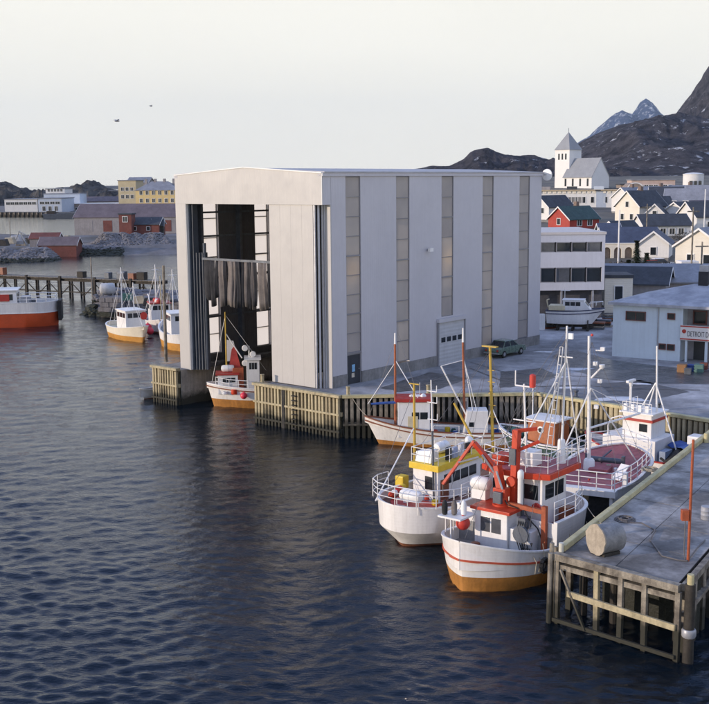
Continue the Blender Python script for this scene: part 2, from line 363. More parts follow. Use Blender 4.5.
for side in (0, 1):
    X = -.10 if side == 0 else -SW+.10
    for si, (a, b_) in enumerate(strips):
        lo = zz0+.02
        if side == 0: lo = [4.93, 3.62, 6.40, 3.55, 3.55][si]
        npn = 9 if lo < 6 else 7
        zs = [lo+(zz1-lo)*k/npn for k in range(npn+1)]
        if side == 0 and si == 2: MB().box(-T, 0, a, b_, zz0, lo).build('wall_panel', shed_white, shed)
        if side == 0 and si == 0: MB().box(-T, 0, a, b_, 4.83, 4.93).build('door_lintel', frame_m, shed)
        st = MB()
        st.box(X-.07, X+.07, a, a+.05, lo, zz1+.06); st.box(X-.07, X+.07, b_-.05, b_, lo, zz1+.06)
        for k, z in enumerate(zs): st.box(X-.06, X+.06, a+.05, b_-.05, z-.025, z+.025)
        for k in (2, 5): st.box(X-.075, X+.075, a+.05, b_-.05, zs[k]-.05, zs[k]+.05)
        so = st.build('window_strip', frame_m, shed)
        for k in range(npn):
            MB().box(X-.012, X+.012, a+.05, b_-.05, zs[k]+.028, zs[k+1]-.028).build('pane', pane_m if side == 0 else sunlit_pane_m, so)
# plinth (side wall) with a break for the doors
for (a, b_) in ((.92, 2.38), (3.93, 12.86), (16.22, SL)):
    MB().box(-T-.05, .05, a, b_, QZ-.3, zz0-.003).build('plinth', concrete, shed)
MB().box(-SW-.05, -SW+T+.05, .92, SL, QZ-.3, zz0-.003).build('plinth', concrete_wet, shed)
# personnel door with a bright notice
dr = MB().box(-.2, -.10, 2.43, 3.88, QZ, 4.83).build('door', dark_door, shed)
MB().box(-.098, -.06, 2.40, 2.48, QZ, 4.82).box(-.098, -.06, 3.83, 3.91, QZ, 4.82).box(-.098, -.06, 2.48, 3.83, 4.74, 4.82).build('door_frame', frame_m, dr)
MB().box(-.098, -.085, 3.0, 3.3, 3.55, 4.05).build('notice', mat('notice_blue', (.25, .5, .75), .5, var=.3), dr)
MB().box(-.098, -.086, 2.95, 3.25, 3.15, 3.45).build('notice', mat('notice_pale', (.55, .5, .4), .5, var=.3), dr)
MB().tube((-.09, 3.7, 3.7), (-.03, 3.7, 3.7), .03).build('handle', galv, dr)
# roller door with four small panes
rd = MB().box(.012, .07, 12.90, 16.18, QZ, 6.0).build('roller_door', mat('roller_door', (.50, .51, .53), .5, var=.08, streak=.1, wave=('Z', 1.1, .01)), shed)
MB().box(.012, .24, 12.70, 16.35, 6.003, 6.28).build('door_hood', shed_white, rd)
for q0, q1 in ((12.70, 12.897), (16.183, 16.35)): MB().box(.012, .11, q0, q1, QZ, 6.0).build('door_jamb', frame_m, rd)
for k in range(4): MB().box(.073, .085, 13.2+k*.72, 13.72+k*.72, 4.45, 4.82).build('pane', glass, rd)
# back wall
MB().box(-SW+T, -T, SL-T, SL, QZ, ZE).build('wall_panel', shed_white, shed)
# fascia and gutter along the eaves
MB().box(-T-.02, .10, .0, SL+.06, ZE-.217, ZE+.0).build('fascia', shed_white, shed)
MB().box(-SW-.1, -SW+T+.02, .0, SL+.06, ZE-.217, ZE).build('fascia', shed_white, shed)
# roof, two shallow slopes
rf = MB(); rm = mat('shed_roof', (.42, .42, .44), .6, var=.2, scale=.4)
rf.hexa([(-SW-.16,.12,ZE+.004),(-SW/2,.12,ZR+.004-.1),(-SW/2,SL+.1,ZR+.004-.1),(-SW-.16,SL+.1,ZE+.004)], [(-SW-.16,.12,ZE+.09),(-SW/2,.12,ZR-.006),(-SW/2,SL+.1,ZR-.006),(-SW-.16,SL+.1,ZE+.09)])
rf.hexa([(-SW/2,.12,ZR+.004-.1),(.16,.12,ZE+.004),(.16,SL+.1,ZE+.004),(-SW/2,SL+.1,ZR+.004-.1)], [(-SW/2,.12,ZR-.006),(.16,.12,ZE+.09),(.16,SL+.1,ZE+.09),(-SW/2,SL+.1,ZR-.006)])
rf.build('roof', rm, shed)
# front gable header and its return along the side
hd = MB().extr([(-SW,-.0,ZH),(0,0,ZH),(0,0,ZE-.03),(-SW/2,0,ZR),(-SW,0,ZE-.03)], (0,.11,0)); hd.build('gable_header', shed_front, shed)
MB().box(-T, -.002, .113, .90, ZH, ZE-.22).build('header_return', shed_white, shed); MB().box(-SW+.002, -SW+T, .113, .90, ZH, ZE-.22).build('header_return', shed_white, shed)
cap = MB(); cap.bar((-SW-.03,.03,ZE-.0),(-SW/2,.03,ZR+.045),.16,.07).bar((-SW/2,.03,ZR+.045),(.03,.03,ZE),.16,.07); cap.build('gable_trim', mat('trim_white', (.72,.72,.70), .4, var=.05), shed)
MB().box(.002, .035, -.012, .02, ZH, ZE-.04).build('corner_trim', MATS['trim_white'], shed)
# left jamb (front facing pier of wall), closed sliding leaf on the right with its tracks
MB().box(-SW, -13.62, .0, .45, QZ, ZH-.003).build('front_jamb', shed_front, shed)
MB().box(-13.617, -13.57, .02, .42, QZ, ZH-.006).build('corner_trim', MATS['trim_white'], shed)
for k in range(4):                                       # leaf made of four wide vertical panels
    w = 4.1/4; x0 = -4.98+k*w
    MB().box(x0+.004, x0+w-.004, .06, .16, QZ+.06, ZH-.004).build('sliding_door_panel', shed_front, shed)
MB().box(-.86, -.74, .09, .2, QZ+.03, ZH-.004).build('door_stile', steel_grey, shed)
MB().box(-.70, -.60, .3, .42, QZ, ZH-.004).build('door_stile', mat('stile_pale', (.48,.50,.54), .5, var=.08), shed)
MB().box(-.56, -.46, .52, .62, QZ, ZH-.004).build('door_stile', steel_grey, shed)
MB().box(-.44, 0, .82, .917, QZ-.1, ZH-.004).build('wall_end', shed_front, shed)
MB().box(-.6, -.44, .70, .80, QZ, ZH-.004).build('door_stile', MATS['stile_pale'], shed)
# folded leaves standing inside the left jamb
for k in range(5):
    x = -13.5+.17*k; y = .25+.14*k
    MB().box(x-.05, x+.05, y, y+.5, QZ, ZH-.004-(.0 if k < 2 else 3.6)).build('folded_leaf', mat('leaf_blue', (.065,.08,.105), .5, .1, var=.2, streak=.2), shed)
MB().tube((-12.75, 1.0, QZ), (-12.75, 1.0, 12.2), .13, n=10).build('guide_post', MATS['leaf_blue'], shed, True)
# inner lining above the strips, frame columns and beams
for side in (-SW+T, ):
    for y in (1.9, 5.9, 11.3, 16.8, 22.2):
        MB().box(side+.005, side+.45, y-.12, y+.12, QZ, ZE-.3).build('frame_column', steel_dark, shed)
    for z in (6.4, 9.4, 12.6, 14.4):
        MB().box(side+.01, side+.12, .95, SL-.4, z-.07, z+.07).build('wall_girt', steel_dark, shed)
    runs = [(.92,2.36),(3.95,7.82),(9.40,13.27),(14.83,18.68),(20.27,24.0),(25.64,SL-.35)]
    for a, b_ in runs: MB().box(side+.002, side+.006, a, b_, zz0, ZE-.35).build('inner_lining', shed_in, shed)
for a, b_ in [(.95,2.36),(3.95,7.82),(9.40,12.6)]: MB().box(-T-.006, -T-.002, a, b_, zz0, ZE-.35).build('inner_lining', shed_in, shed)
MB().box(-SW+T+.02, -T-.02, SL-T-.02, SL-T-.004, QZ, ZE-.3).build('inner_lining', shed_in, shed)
for y in (5.9, 11.3, 16.8, 22.2):
    MB().box(-SW+T+.3, -T, y-.1, y+.1, ZE-.75, ZE-.35).build('roof_beam', steel_dark, shed)
# dock ledge along the left inside wall and pipes
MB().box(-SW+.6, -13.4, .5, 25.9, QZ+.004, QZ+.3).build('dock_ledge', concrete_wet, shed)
# curtain rail and the hanging canvas strips
cu = MB().box(-12.15, -4.97, .17, .27, 11.03, 11.2).build('curtain_rail', steel_dark, shed)
rnd = random.Random(3)
xs = -12.08
spec = [(.75,canvas_dark,2.9,.1),(.55,canvas_dark,3.35,.0),(.42,canvas_dark,2.7,-.28),(.5,canvas,3.3,.05),(.35,canvas_dark,3.2,.0),(.62,canvas,3.25,.0),(.33,canvas,3.3,-.05),(.45,canvas_dark,3.3,.06),(.3,canvas_dark,3.2,.1),(.42,canvas,3.15,.0),(.36,canvas_dark,3.3,.05),(.28,canvas,3.3,.0),(.4,canvas_dark,3.1,.0),(.62,canvas,3.3,.0),(.3,canvas,3.2,.05),(.35,canvas_dark,3.0,0)]
tot = sum(s_[0] for s_ in spec); kx = 7.0/tot
for w, m_, h_, sk in spec:
    w *= kx; c_ = MB(); nx, nz = 7, 7; vs = []
    ph = rnd.uniform(0, 6)
    for j in range(nz):
        t = j/(nz-1)
        for i in range(nx):
            s_ = i/(nx-1); wob = .10*math.sin(s_*6.0+ph)*(.4+.6*t)+.05*math.sin(t*5+ph)
            vs.append((xs+w*(.02+.96*s_)+sk*t+.02*math.sin(ph+t*4)*t, .20+wob, 11.05-h_*t+(.08*math.sin(s_*4+ph) if j == nz-1 else 0)))
    c_.add(vs, [(j*nx+i,j*nx+i+1,(j+1)*nx+i+1,(j+1)*nx+i) for j in range(nz-1) for i in range(nx-1)])
    co = c_.build('canvas_strip', m_, cu, True); sm = co.modifiers.new('thick', 'SOLIDIFY'); sm.thickness = .02
    xs += w
# wall floodlight, ventilation disc at the far eave, lamps glowing behind two strips
lm = MB().box(.0, .25, 11.45, 11.55, 11.55, 11.62).build('flood_lamp', galv, shed)
MB().box(.22, .42, 11.32, 11.72, 11.45, 11.72).build('lamp_head', white, lm)
MB().lathe([(.05,-.08),(.46,-.05),(.50,.0),(.46,.06),(.05,.10)], (.35, SL+.25, ZE-.15), 16, 'y').build('round_vent', white, shed, True)
MB().tube((.1, SL+.2, ZE-.15), (.35, SL+.2, ZE-.15), .05).build('vent_bracket', galv, shed)
lamp_m = emis('lamp_glow', (1., .62, .16), 30)
for y, z in ((3.2, 10.6), (14.3, 10.8)):
    lo_ = MB().tube((-.9, y, z), (-T, y, z), .03).build('work_lamp', galv, shed)
    MB().ball((-.95, y, z), .2).build('lamp_bulb', lamp_m, lo_)

# ------------------------------------------------------------------ timber fenders along the quay edges
def fender(root_name, label, A_, B_, ztop, zrail, n, post_m, rail_m, w=.16, cap_m=None, slat_lo=-1.2, out=0.):
    A_, B_ = Vector(A_), Vector(B_); d = (B_-A_); Ln = d.length; ang = math.atan2(d.y, d.x)
    root = empty(root_name, SH.w(A_.x, A_.y, 0), -YAW+ang, label, 'quay fender')
    base = None; w0_ = w; pm_ = [post_m, post_m, wood_mid if post_m is wood_pale else wood_grey]
    for i in range(n):
        x = (i+.5)*Ln/n
        rr = random.Random(i*13+n); zt = ztop+rr.uniform(-.05,.03)
        if base is None or i % 3 == 0:
            w = w0_*rr.uniform(.82,1.2); base = MB().hexa([(-w*.5,-.09,slat_lo),(w*.5,-.09,slat_lo),(w*.5,.09,slat_lo),(-w*.5,.09,slat_lo)], [(-w*.5,-.09,zt),(w*.5,-.09,zt),(w*.5,.09,zt),(-w*.5,.09,zt)]).build('slat', pm_[(i//3*5) % 3], root)
            base.location = (x, out, 0)
        else:
            o = share(base, 'slat', (x+rr.uniform(-.02,.02), out+rr.uniform(-.015,.015), 0), root); o.rotation_euler = (0, rr.uniform(-.016,.016), 0)
    for z in zrail:
        MB().box(-.05, Ln+.05, .094, .26, z-.13, z+.13).build('rail', rail_m, root)
        MB().box(-.04, Ln+.04, -.15, -.094, z-.065, z+.065).build('rail', rail_m, root)
    MB().box(-.08, Ln+.08, -.19, .22, ztop-.06+.09, ztop+.21).build('cap_beam', cap_m or rail_m, root)
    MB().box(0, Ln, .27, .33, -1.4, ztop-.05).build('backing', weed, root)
    return root
fr = fender('quay_fender', 'sunlit pale timber slat fender below the closed half of the shed front', (-5.35,-1.32), (2.55,-1.32), QZ-.05, (1.55, .4), 25, wood_pale, wood_pale)
MB().box(2.75, 3.0, -.16, -.05, -.8, QZ).build('ladder', rubber, fr); 
for k in range(8): MB().box(3.75, 4.15, -.26, -.1, .1+k*.32, .16+k*.32).build('tyre_rung', rubber, fr)
fender('quay_fender', 'short pale timber fender on the left quay arm beside the shed opening', (-17.1,-.78), (-14.2,-.78), QZ-.05, (1.5, .4), 10, wood_pale, wood_pale)
fender('quay_fender', 'shaded brown timber fender behind the sideways wooden boat', (2.72,-1.15), (12.15,7.45), QZ-.05, (.9,), 34, wood_grey, wood_grey, cap_m=wood_yellow, w=.2)  # darker wood puts the shade of this stretch into its colour
fender('quay_fender', 'pale timber fender with yellow cap beam at the inner end of the basin', (12.2,7.42), (25.0,6.3), QZ-.05, (.9,), 36, wood_pale, wood_grey, cap_m=wood_yellow, w=.22)  # paler wood puts the sunlight on this stretch into its colour
for x, y, lab in ((-5.1,-1.0,'pale timber mooring post at the corner of the dock opening'), (2.75,-.9,'thin pale mooring post at the shed corner of the quay'), (6.5,2.8,'short pale mooring post above the sideways wooden boat')):
    p = MB().tube((0,0,0),(0,0,.62),.13,.12,10).tube((0,0,.62),(0,0,.68),.16,.14,10).build('mooring_post', wood_pale, None, True)
    p.location = SH.w(x, y+.2, QZ+.0); tag(p, lab, 'mooring post')

# ------------------------------------------------------------------ the pier at the right
pang = math.atan2(PR1.y-PE1.y, PR1.x-PE1.x)            # near end runs from PE1 to PR1 (shed frame)
PW = (PR1-PE1).length
PF = Frame(*SH.w(PE1.x, PE1.y)[:2], -YAW+pang)         # x along the near end, y away along the pier
def pl(p): w_ = SH.w(p[0], p[1]); return PF.l(w_)
pier = empty('pier', (PF.o.x, PF.o.y, 0), PF.ang, 'concrete decked timber pier with open post frame at its near end', 'pier')
farL, farR = pl(PE0), pl(PR0)
MB().prism([(0.12,.18),(PW-.1,.18),(farR.x-.1,farR.y),(farL.x+.12,farL.y)], QZ-.42, QZ-.03).build('deck', wood_dark, pier)
dLn = (Vector((farL.x+.12,farL.y,0))-Vector((.12,.18,0))); dRn = (Vector((farR.x-.1,farR.y,0))-Vector((PW-.1,.18,0)))
NS = 9
for i in range(NS):
    for j in range(2):
        cs_ = []
        for ii, jj in ((i,j),(i,j+1),(i+1,j+1),(i+1,j)):
            a = Vector((.12,.18,0))+dLn*(ii/NS); b_ = Vector((PW-.1,.18,0))+dRn*(ii/NS); cs_.append(a.lerp(b_, [0,.47,1][jj]))
        c_ = sum(cs_, Vector())/4; cs_ = [p+(c_-p).normalized()*.022 for p in cs_]; dz = random.Random(i*2+j).uniform(-.006,.004)
        MB().prism([p[:2] for p in cs_], QZ-.028, QZ+dz).build('deck_slab', pier_deck_m, pier)
# near-end frame
MB().bar((-.15,0,QZ-.10),(PW+.05,0,QZ-.10),.30,.26).build('end_beam', wood_grey, pier)
MB().bar((-.1,.06,QZ-.48),(PW,.06,QZ-.48),.2,.2).build('end_beam', wood_grey, pier)
MB().bar((.55,-.16,1.33),(PW,-.16,1.20),.10,.22).build('fender_board', wood_pale, pier)
MB().bar((-.1,-.15,.16),(PW,-.15,.12),.10,.14).build('fender_board', wood_grey, pier)
for i, x in enumerate((0, 1.72, 2.68, 3.66, PW)):
    MB().bar((x,-.02,-1.5),(x+.02*(-1)**i,-.02,QZ+(-.24)),.18,.17,up=(0,1,0)).build('post', [wood_grey, wood_pale, wood_grey, wood_grey, wood_grey][i], pier)
MB().bar((.25,-.19,2.2),(1.35,-.19,.1),.07,.10,up=(0,1,0)).build('brace', wood_grey, pier)
for x, y, zt in ((-.30,.05,QZ+.35), (-.36,.42,QZ+.1), (-.18,-.22,QZ+.05)):
    MB().tube((x-.05,y,-1.5),(x,y,zt),.11,.09,8).build('fender_pile', wood_grey, pier, True)
MB().tube((-.02,.25,QZ),(-.02,.25,QZ+.36),.10,.10,10).build('bollard', mat('bollard_pale',(.62,.60,.5),.6,var=.15), pier, True)
MB().tube((PW+.38,.1,-1.5),(PW+.38,.1,QZ+.1),.20,.18,12).build('corner_pile', wood_dark, pier, True)
MB().tube((PW+.38,.1,QZ+.1),(PW+.38,.1,QZ+.45),.12,.12,10).build('bollard', wood_yellow, pier, True)
MB().lathe([(.22,.9),(.25,.95),(.25,1.15),(.22,1.2)],(PW+.38,.1,0),12).build('pile_band', steel_grey, pier, True)
# right side posts and rails
dR = (farR-Vector((PW,0,0))).normalized(); dL = (farL).normalized()
for i in range(12):
    p = Vector((PW+.05,0,0))+dR*(.55+i*1.3)
    MB().bar((p.x,p.y,-1.5),(p.x,p.y,QZ-.2),.2,.22,up=(0,1,0)).build('post', wood_grey, pier)
for z, w_ in ((QZ-.12,.26),(1.6,.14)):
    a = Vector((PW+.12,.2,z)); MB().bar(a, a+dR*18, .22, w_).build('side_beam', wood_grey, pier)
# left side: kerb log, beam, posts
a = Vector((-.05,.35,QZ+.12)); MB().bar(a, a+dL*25.1, .24, .24).build('kerb_log', wood_yellow, pier, False, .03)
a = Vector((0.0,.35,QZ-.2)); MB().bar(a, a+dL*24.6, .2, .36).build('side_beam', wood_grey, pier)
for i in range(15):
    p = Vector((-.08,0,0))+dL*(1.5+i*1.6)
    MB().bar((p.x,p.y,-1.5),(p.x,p.y,QZ-.05),.22,.2,up=(0,1,0)).build('post', wood_grey, pier)
MB().box(.5, PW-.5, 2.4, 2.7, -2, QZ-.45).build('dark_backing', weed, pier); MB().bar(Vector((.9,2.7,.2)), Vector((.9,2.7,.2))+dL*20, .3, 4.2).build('dark_backing', weed, pier)  # added dark walls standing in for the deep shade under the deck
# bearing piles and cross heads under the deck
for j in range(6):
    for i in range(4):
        p = Vector((.5+i*1.3,0,0))+dL*(1.2+j*3.6)+Vector((0,.3,0))
        MB().tube((p.x,p.y,-2.),(p.x,p.y,QZ-.42),.15,.14,8).build('bearing_pile', wood_dark, pier, True)
    p = Vector((0,.3,QZ-.56))+dL*(1.2+j*3.6); MB().bar(p+Vector((.2,0,0)), p+Vector((PW-.3,0,0)), .24, .26).build('cross_head', wood_dark, pier)
MB().tube((.14,3.2,QZ),(.14,3.2,QZ+.42),.12,.11,10).build('bollard', MATS['bollard_pale'], pier, True)
p = dL*21.0; MB().tube((p.x+.3,p.y,QZ),(p.x+.3,p.y,QZ+.5),.14,.12,10).build('bollard', wood_yellow, pier, True)

# tank on the pier: cylinder on its side with a cut pale end
c = PF.px(601, 538, z=QZ+.62)
tank = empty('steel_tank', PF.w(c.x, c.y, QZ), PF.ang-R(17), 'grey steel tank lying on its side with cream end plate, on the pier', 'tank')
MB().lathe([(.60,-.5),(.62,-.46),(.62,.62),(.60,.66)], (0,.25,.64), 24, 'y').build('shell', mat('tank_grey',(.27,.27,.27),.6,.2,var=.3,scale=3,streak=.2), tank, True)
e_ = MB(); pts = []
for i in range(22):
    t = 2*math.pi*i/22; r = .66*(1+.035*math.sin(5*t)+.03*math.sin(9*t+1)); pts.append((math.cos(t)*r*.95, -.25, .66+math.sin(t)*r))
e_.extr(pts, (0,-.07,0)).build('end_plate', mat('tank_end',(.42,.36,.28),.8,var=.25,scale=3,streak=.25,rust=.4), tank)
tank.scale = (.86,.86,.9)
for x_ in (-.38,.38): MB().box(x_-.08,x_+.08,-.2,.7,0,.14).build('cradle', wood_dark, tank)
# orange post on the pier
pp_ = PF.px(688, 561, z=QZ)
pole = empty('orange_post', PF.w(pp_.x, pp_.y, QZ), 0, 'thin tall orange steel post with a small box, standing on the pier', 'post')
MB().tube((0,0,0),(0.03,0,4.55),.055,.05,10).build('shaft', orange_rust, pole, True)
MB().box(-.30,-.06,-.12,.12,1.55,1.95).build('switch_box', orange_rust, pole)
MB().path([(-.15,0,1.55),(-.16,0,.5),(-.12,.0,.02)],.02).build('cable', wire, pole)
# dark hose lying on the deck
hp = [PF.px(u, v, z=QZ+.03) for u, v in ((603,528),(620,522),(642,523),(655,530),(650,540),(662,556),(678,560),(687,561),(697,548),(705,540))]
h_ = MB().path([PF.w(p.x,p.y,QZ+.035) for p in hp], .025, 6).build('deck_hose', wire); tag(h_, 'dark hose lying in a curve on the pier deck by the orange post', 'hose')
c = PF.px(706, 519, z=QZ)
b_ = empty('white_drum', PF.w(c.x, c.y, QZ), 0, 'pale drum beside the orange post at the right frame edge', 'drum'); b_.scale = (.8,.8,.62)
MB().lathe([(.26,0),(.27,.03),(.27,.28),(.285,.3),(.27,.32),(.27,.56),(.285,.58),(.27,.6),(.27,.85),(.25,.87)],(0,0,0),16).build('shell', mat('drum_white',(.36,.37,.40),.5,var=.2), b_, True)

# ------------------------------------------------------------------ boats: shared builders (local x = bow, y = port, z up from the waterline)
def boat_root(name, F, label): return empty(name, F.o, F.ang, label, 'boat', None)
def lerp(a, b, t): return a+(b-a)*t
def sst(a, b, x): t = min(1, max(0, (x-a)/(b-a))); return t*t*(3-2*t)
def hull(root, L, B, sheer, deckz, paint=.5, rub=None, stern='round', rake=.6, srake=.3, mats=None, capm=None, deckm=None, rubm=None, bowf=.5, full=2.2, entry=.52, steps=(), gw_st=.72, capw=.14, depth=.8, knuckle=None):
    """round-bilged hull with bulwarks; sheer/deckz are functions of s (0 stern .. 1 bow)"""
    ss = [.5-.5*math.cos(math.pi*i/34) for i in range(35)]
    for st in steps: ss += [st-.002, st+.002]
    ss = sorted(ss)
    def hb(s):
        h = B/2
        if s > entry: h *= max(0, 1-((s-entry)/(1-entry))**full)**.75
        if s < .38:
            t = (.38-s)/.38
            if stern == 'round': h *= max(0, 1-t**2.6)**.55
            else: h *= 1-(1-.74)*t**2
        return h
    def gw(s): return lerp(gw_st, .93, sst(0, .3, s)) if s < .5 else lerp(.93, bowf, sst(.5, .97, s))
    def half(s, z):
        zs = sheer(s); t = max(0, min(1, z/zs)); g0 = gw(s)
        if knuckle and s < .45: tt = min(1, max(0, z)/knuckle)**.8; g = lerp(g0, 1, lerp(t**.8, tt, 1-s/.45))
        else: g = lerp(g0, 1, t**.8)
        if z < 0: g = g0*max(.05, 1+z/1.5)**.6
        return hb(s)*g
    def X(s, z):
        zs = sheer(s); t = z/zs; tn = min(1, max(0, z)/(knuckle or 9e9)) if knuckle else min(1, max(0, t))
        x = -L/2+L*s
        x -= rake*(1-min(1, t))*sst(.55, 1, s)**1.5
        x += srake*(1-tn)*(1-sst(0, .35, s))
        return x
    def P(s, z, sd, off=0.): return Vector((X(s, z), sd*max(0, half(s, z)-off), z))
    rub = rub or (lambda s: sheer(s)*.72)
    pz = paint if callable(paint) else (lambda s: paint)
    rows = [lambda s: -depth, lambda s: -.12, lambda s: pz(s), lambda s: lerp(pz(s), rub(s), .5), rub, lambda s: sheer(s)]
    mb = MB(); ns = len(ss)
    for sd in (1, -1):
        vs = [P(s, r(s), sd) for r in rows for s in ss]
        fs = [[j*ns+i, j*ns+i+1, (j+1)*ns+i+1, (j+1)*ns+i] for j in range(len(rows)-1) for i in range(ns-1)]
        nb = 2*(ns-1)
        mb.add(vs, fs[:nb], 0); o = len(mb.v)-len(vs)
        mb.f += [tuple(i+o for i in f) for f in fs[nb:]]; mb.mi += [1]*(len(fs)-nb)
        # inner bulwark
        t = .09
        vi = [P(s, sheer(s), sd) for s in ss]+[P(s, sheer(s), sd, t) for s in ss]+[Vector((P(s, sheer(s), sd, t).x, P(s, deckz(s), sd, t).y, deckz(s))) for s in ss]
        mb.add(vi, [(j*ns+i, j*ns+i+1, (j+1)*ns+i+1, (j+1)*ns+i) for j in range(2) for i in range(ns-1)], 1)
    if stern != 'round':
        zr = [r(0) for r in rows]
        for j in range(len(rows)-1): mb.add([P(0,zr[j],1),P(0,zr[j],-1),P(0,zr[j+1],-1),P(0,zr[j+1],1)], [(0,1,2,3)], 0 if j < 2 else 1)
        mb.add([P(0,sheer(0),1,.09)+Vector((.09,0,0)),P(0,sheer(0),-1,.09)+Vector((.09,0,0)),P(0,deckz(0),-1,.09)+Vector((.09,0,0)),P(0,deckz(0),1,.09)+Vector((.09,0,0))],[(0,1,2,3)],1)
    # centreline seam is closed by both halves meeting; keel strip
    ho = mb.build('hull', mats, root, True)
    dk = MB(); vd = []
    for s in ss:
        a = P(s, deckz(s), 1, .08); x = P(s, sheer(s), 1, .09).x
        vd += [(x, a.y, deckz(s)+.004), (x, -a.y, deckz(s)+.004)]
    dk.add(vd, [(2*i, 2*i+1, 2*i+3, 2*i+2) for i in range(ns-1)]); dk.build('deck', deckm or deck_grey, root)
    cp_ = MB()
    for sd in (1, -1):
        vc = []
        for s in ss:
            p = P(s, sheer(s), sd)
            for off, dz in ((-.03,-.03),(-.03,.04),(capw,.04),(capw,-.03)):
                vc.append((p.x, sd*max(.0, half(s, sheer(s))-off) if off > 0 else sd*(half(s, sheer(s))-off), p.z+dz))
        cp_.add(vc, [(4*i+k, 4*i+(k+1)%4, 4*i+4+(k+1)%4, 4*i+4+k) for i in range(ns-1) for k in range(4)])
    if stern != 'round': p = P(0,sheer(0),1); cp_.box(p.x-.03, p.x+.12, -p.y, p.y, p.z-.03, p.z+.041)
    cp_.build('cap_rail', capm or mats[1], root, True)
    if rubm:
        rb = MB()
        for sd in (1, -1):
            vc = []
            for s in ss:
                p = P(s, rub(s), sd); e_ = .004; tg = P(min(1,s+e_), rub(s), sd)-P(max(0,s-e_), rub(s), sd); nn = Vector((tg.y, -tg.x, 0))*(-sd)
                nn = nn.normalized() if nn.length > 1e-6 else Vector((1 if s > .5 else -1, 0, 0))
                if s > .997: nn = Vector((1, .25*sd, 0))
                if s < .003 and stern == 'round': nn = Vector((-1, 0, 0))
                kk = 2.2 if s > .955 else 1.
                for oy, dz in ((-.02,-.045),(.05*kk,-.035),(.05*kk,.035),(-.02,.045)): vc.append((p.x+nn.x*oy, p.y+nn.y*oy, p.z+dz))
            rb.add(vc, [(4*i+k, 4*i+(k+1)%4, 4*i+4+(k+1)%4, 4*i+4+k) for i in range(ns-1) for k in range(4)])
        rb.build('rub_rail', rubm, root, True)
    root['hull_len'] = L
    return P, half
def rail(root, pts, h=.95, rows=3, r=.018, m=None, gap=1.0, name='railing', loop=False):
    mb = MB(); pts = [Vector(p) for p in pts]
    if loop: pts = pts+[pts[0]]
    for a, b_ in zip(pts[:-1], pts[1:]):
        for k in range(1, rows+1):
            z = Vector((0,0,h*k/rows)); mb.tube(a+z, b_+z, r*(1.15 if k == rows else .85), n=5)
        nn = max(1, round((b_-a).length/gap))
        for i in range(nn): p = a.lerp(b_, i/nn); mb.tube(p, p+Vector((0,0,h)), r, n=5)
    mb.tube(pts[-1], pts[-1]+Vector((0,0,h)), r, n=5)
    return mb.build(name, m or white, root)
def cabin(root, name, x0, x1, y0, y1, z0, z1, m, roofm=None, ov=.12, rt=.10, wins=None, slope=0., camber=.05, band=None, winm=None, flare=0.):
    """deckhouse; wins: list of (face, start, end, zlo, zhi, count)"""
    f = slope
    b_ = [(x0,y0,z0),(x1,y0,z0),(x1,y1,z0),(x0,y1,z0)]; t_ = [(x0,y0,z1),(x1-f,y0,z1),(x1-f,y1,z1),(x0,y1,z1)]
    o = MB().hexa(b_, t_).build(name, m, root, False, .03)
    if roofm:
        ym = (y0+y1)/2
        rm_ = MB()
        for ya, yb, ha, hb_ in ((y0-ov, ym, 0, camber), (ym, y1+ov, camber, 0)):
            rm_.hexa([(x0-ov,ya,z1+.004),(x1-f+ov*1.4,ya,z1+.004),(x1-f+ov*1.4,yb,z1+.004),(x0-ov,yb,z1+.004)],
                     [(x0-ov,ya,z1+rt+ha),(x1-f+ov*1.4,ya,z1+rt+ha),(x1-f+ov*1.4,yb,z1+rt+hb_),(x0-ov,yb,z1+rt+hb_)])
        rm_.build('cabin_roof', roofm, o)
    for face, a, e, zl, zh, cnt in (wins or []):
        g = .12*(e-a)/max(1, cnt); w = (e-a-g*(cnt-1))/cnt
        for k in range(cnt):
            p, q_ = a+k*(w+g), a+k*(w+g)+w
            d = .012
            if face == 'f':
                X0 = x1-f*(zl-z0)/(z1-z0); X1 = x1-f*(zh-z0)/(z1-z0)
                wn_ = MB().hexa([(X0-.05,p,zl),(X0+d,p,zl),(X0+d,q_,zl),(X0-.05,q_,zl)], [(X1-.05,p,zh),(X1+d,p,zh),(X1+d,q_,zh),(X1-.05,q_,zh)])
            elif face == 'a': wn_ = MB().box(x0-d, x0+.05, p, q_, zl, zh)
            elif face == 'p': wn_ = MB().box(p, q_, y1-.05, y1+d, zl, zh)
            else: wn_ = MB().box(p, q_, y0-d, y0+.05, zl, zh)
            wn_.build('window', winm or glass, o, False, .008)
    return o
def mast(root, base, top, r, m, r2=None, name='mast', n=10):
    return MB().tube(base, top, r, r2 or r*.7, n).build(name, m, root, True)
def stay(root, a, b_, r=.016, m=None, name='stay'): return MB().tube(a, b_, r, n=5).build(name, m or white, root)
def buoy(root, p, r, m, name='buoy'): return MB().ball(p, r, 14).tube(Vector(p)+Vector((0,0,r*.95)), Vector(p)+Vector((0,0,r*1.2)), r*.18, n=8).build(name, m, root, True)
def raft(root, p, ln, r, axis='x', m=None):
    return MB().lathe([(.02,-ln/2),(r*.75,-ln/2+.04),(r,-ln/2+.16),(r,-.03),(r*1.05,-.03),(r*1.05,.03),(r,.03),(r,ln/2-.16),(r*.75,ln/2-.04),(.02,ln/2)], p, 16, axis).build('life_raft', m or white, root, True)
def radar(root, p, w=.9):
    o = MB().tube((p[0],p[1],p[2]-.25),(p[0],p[1],p[2]),.09,.12,10).build('radar', white, root, True)
    MB().box(p[0]-.09,p[0]+.09,p[1]-w/2,p[1]+w/2,p[2]+.005,p[2]+.14).build('scanner', white, o, False, .02); return o
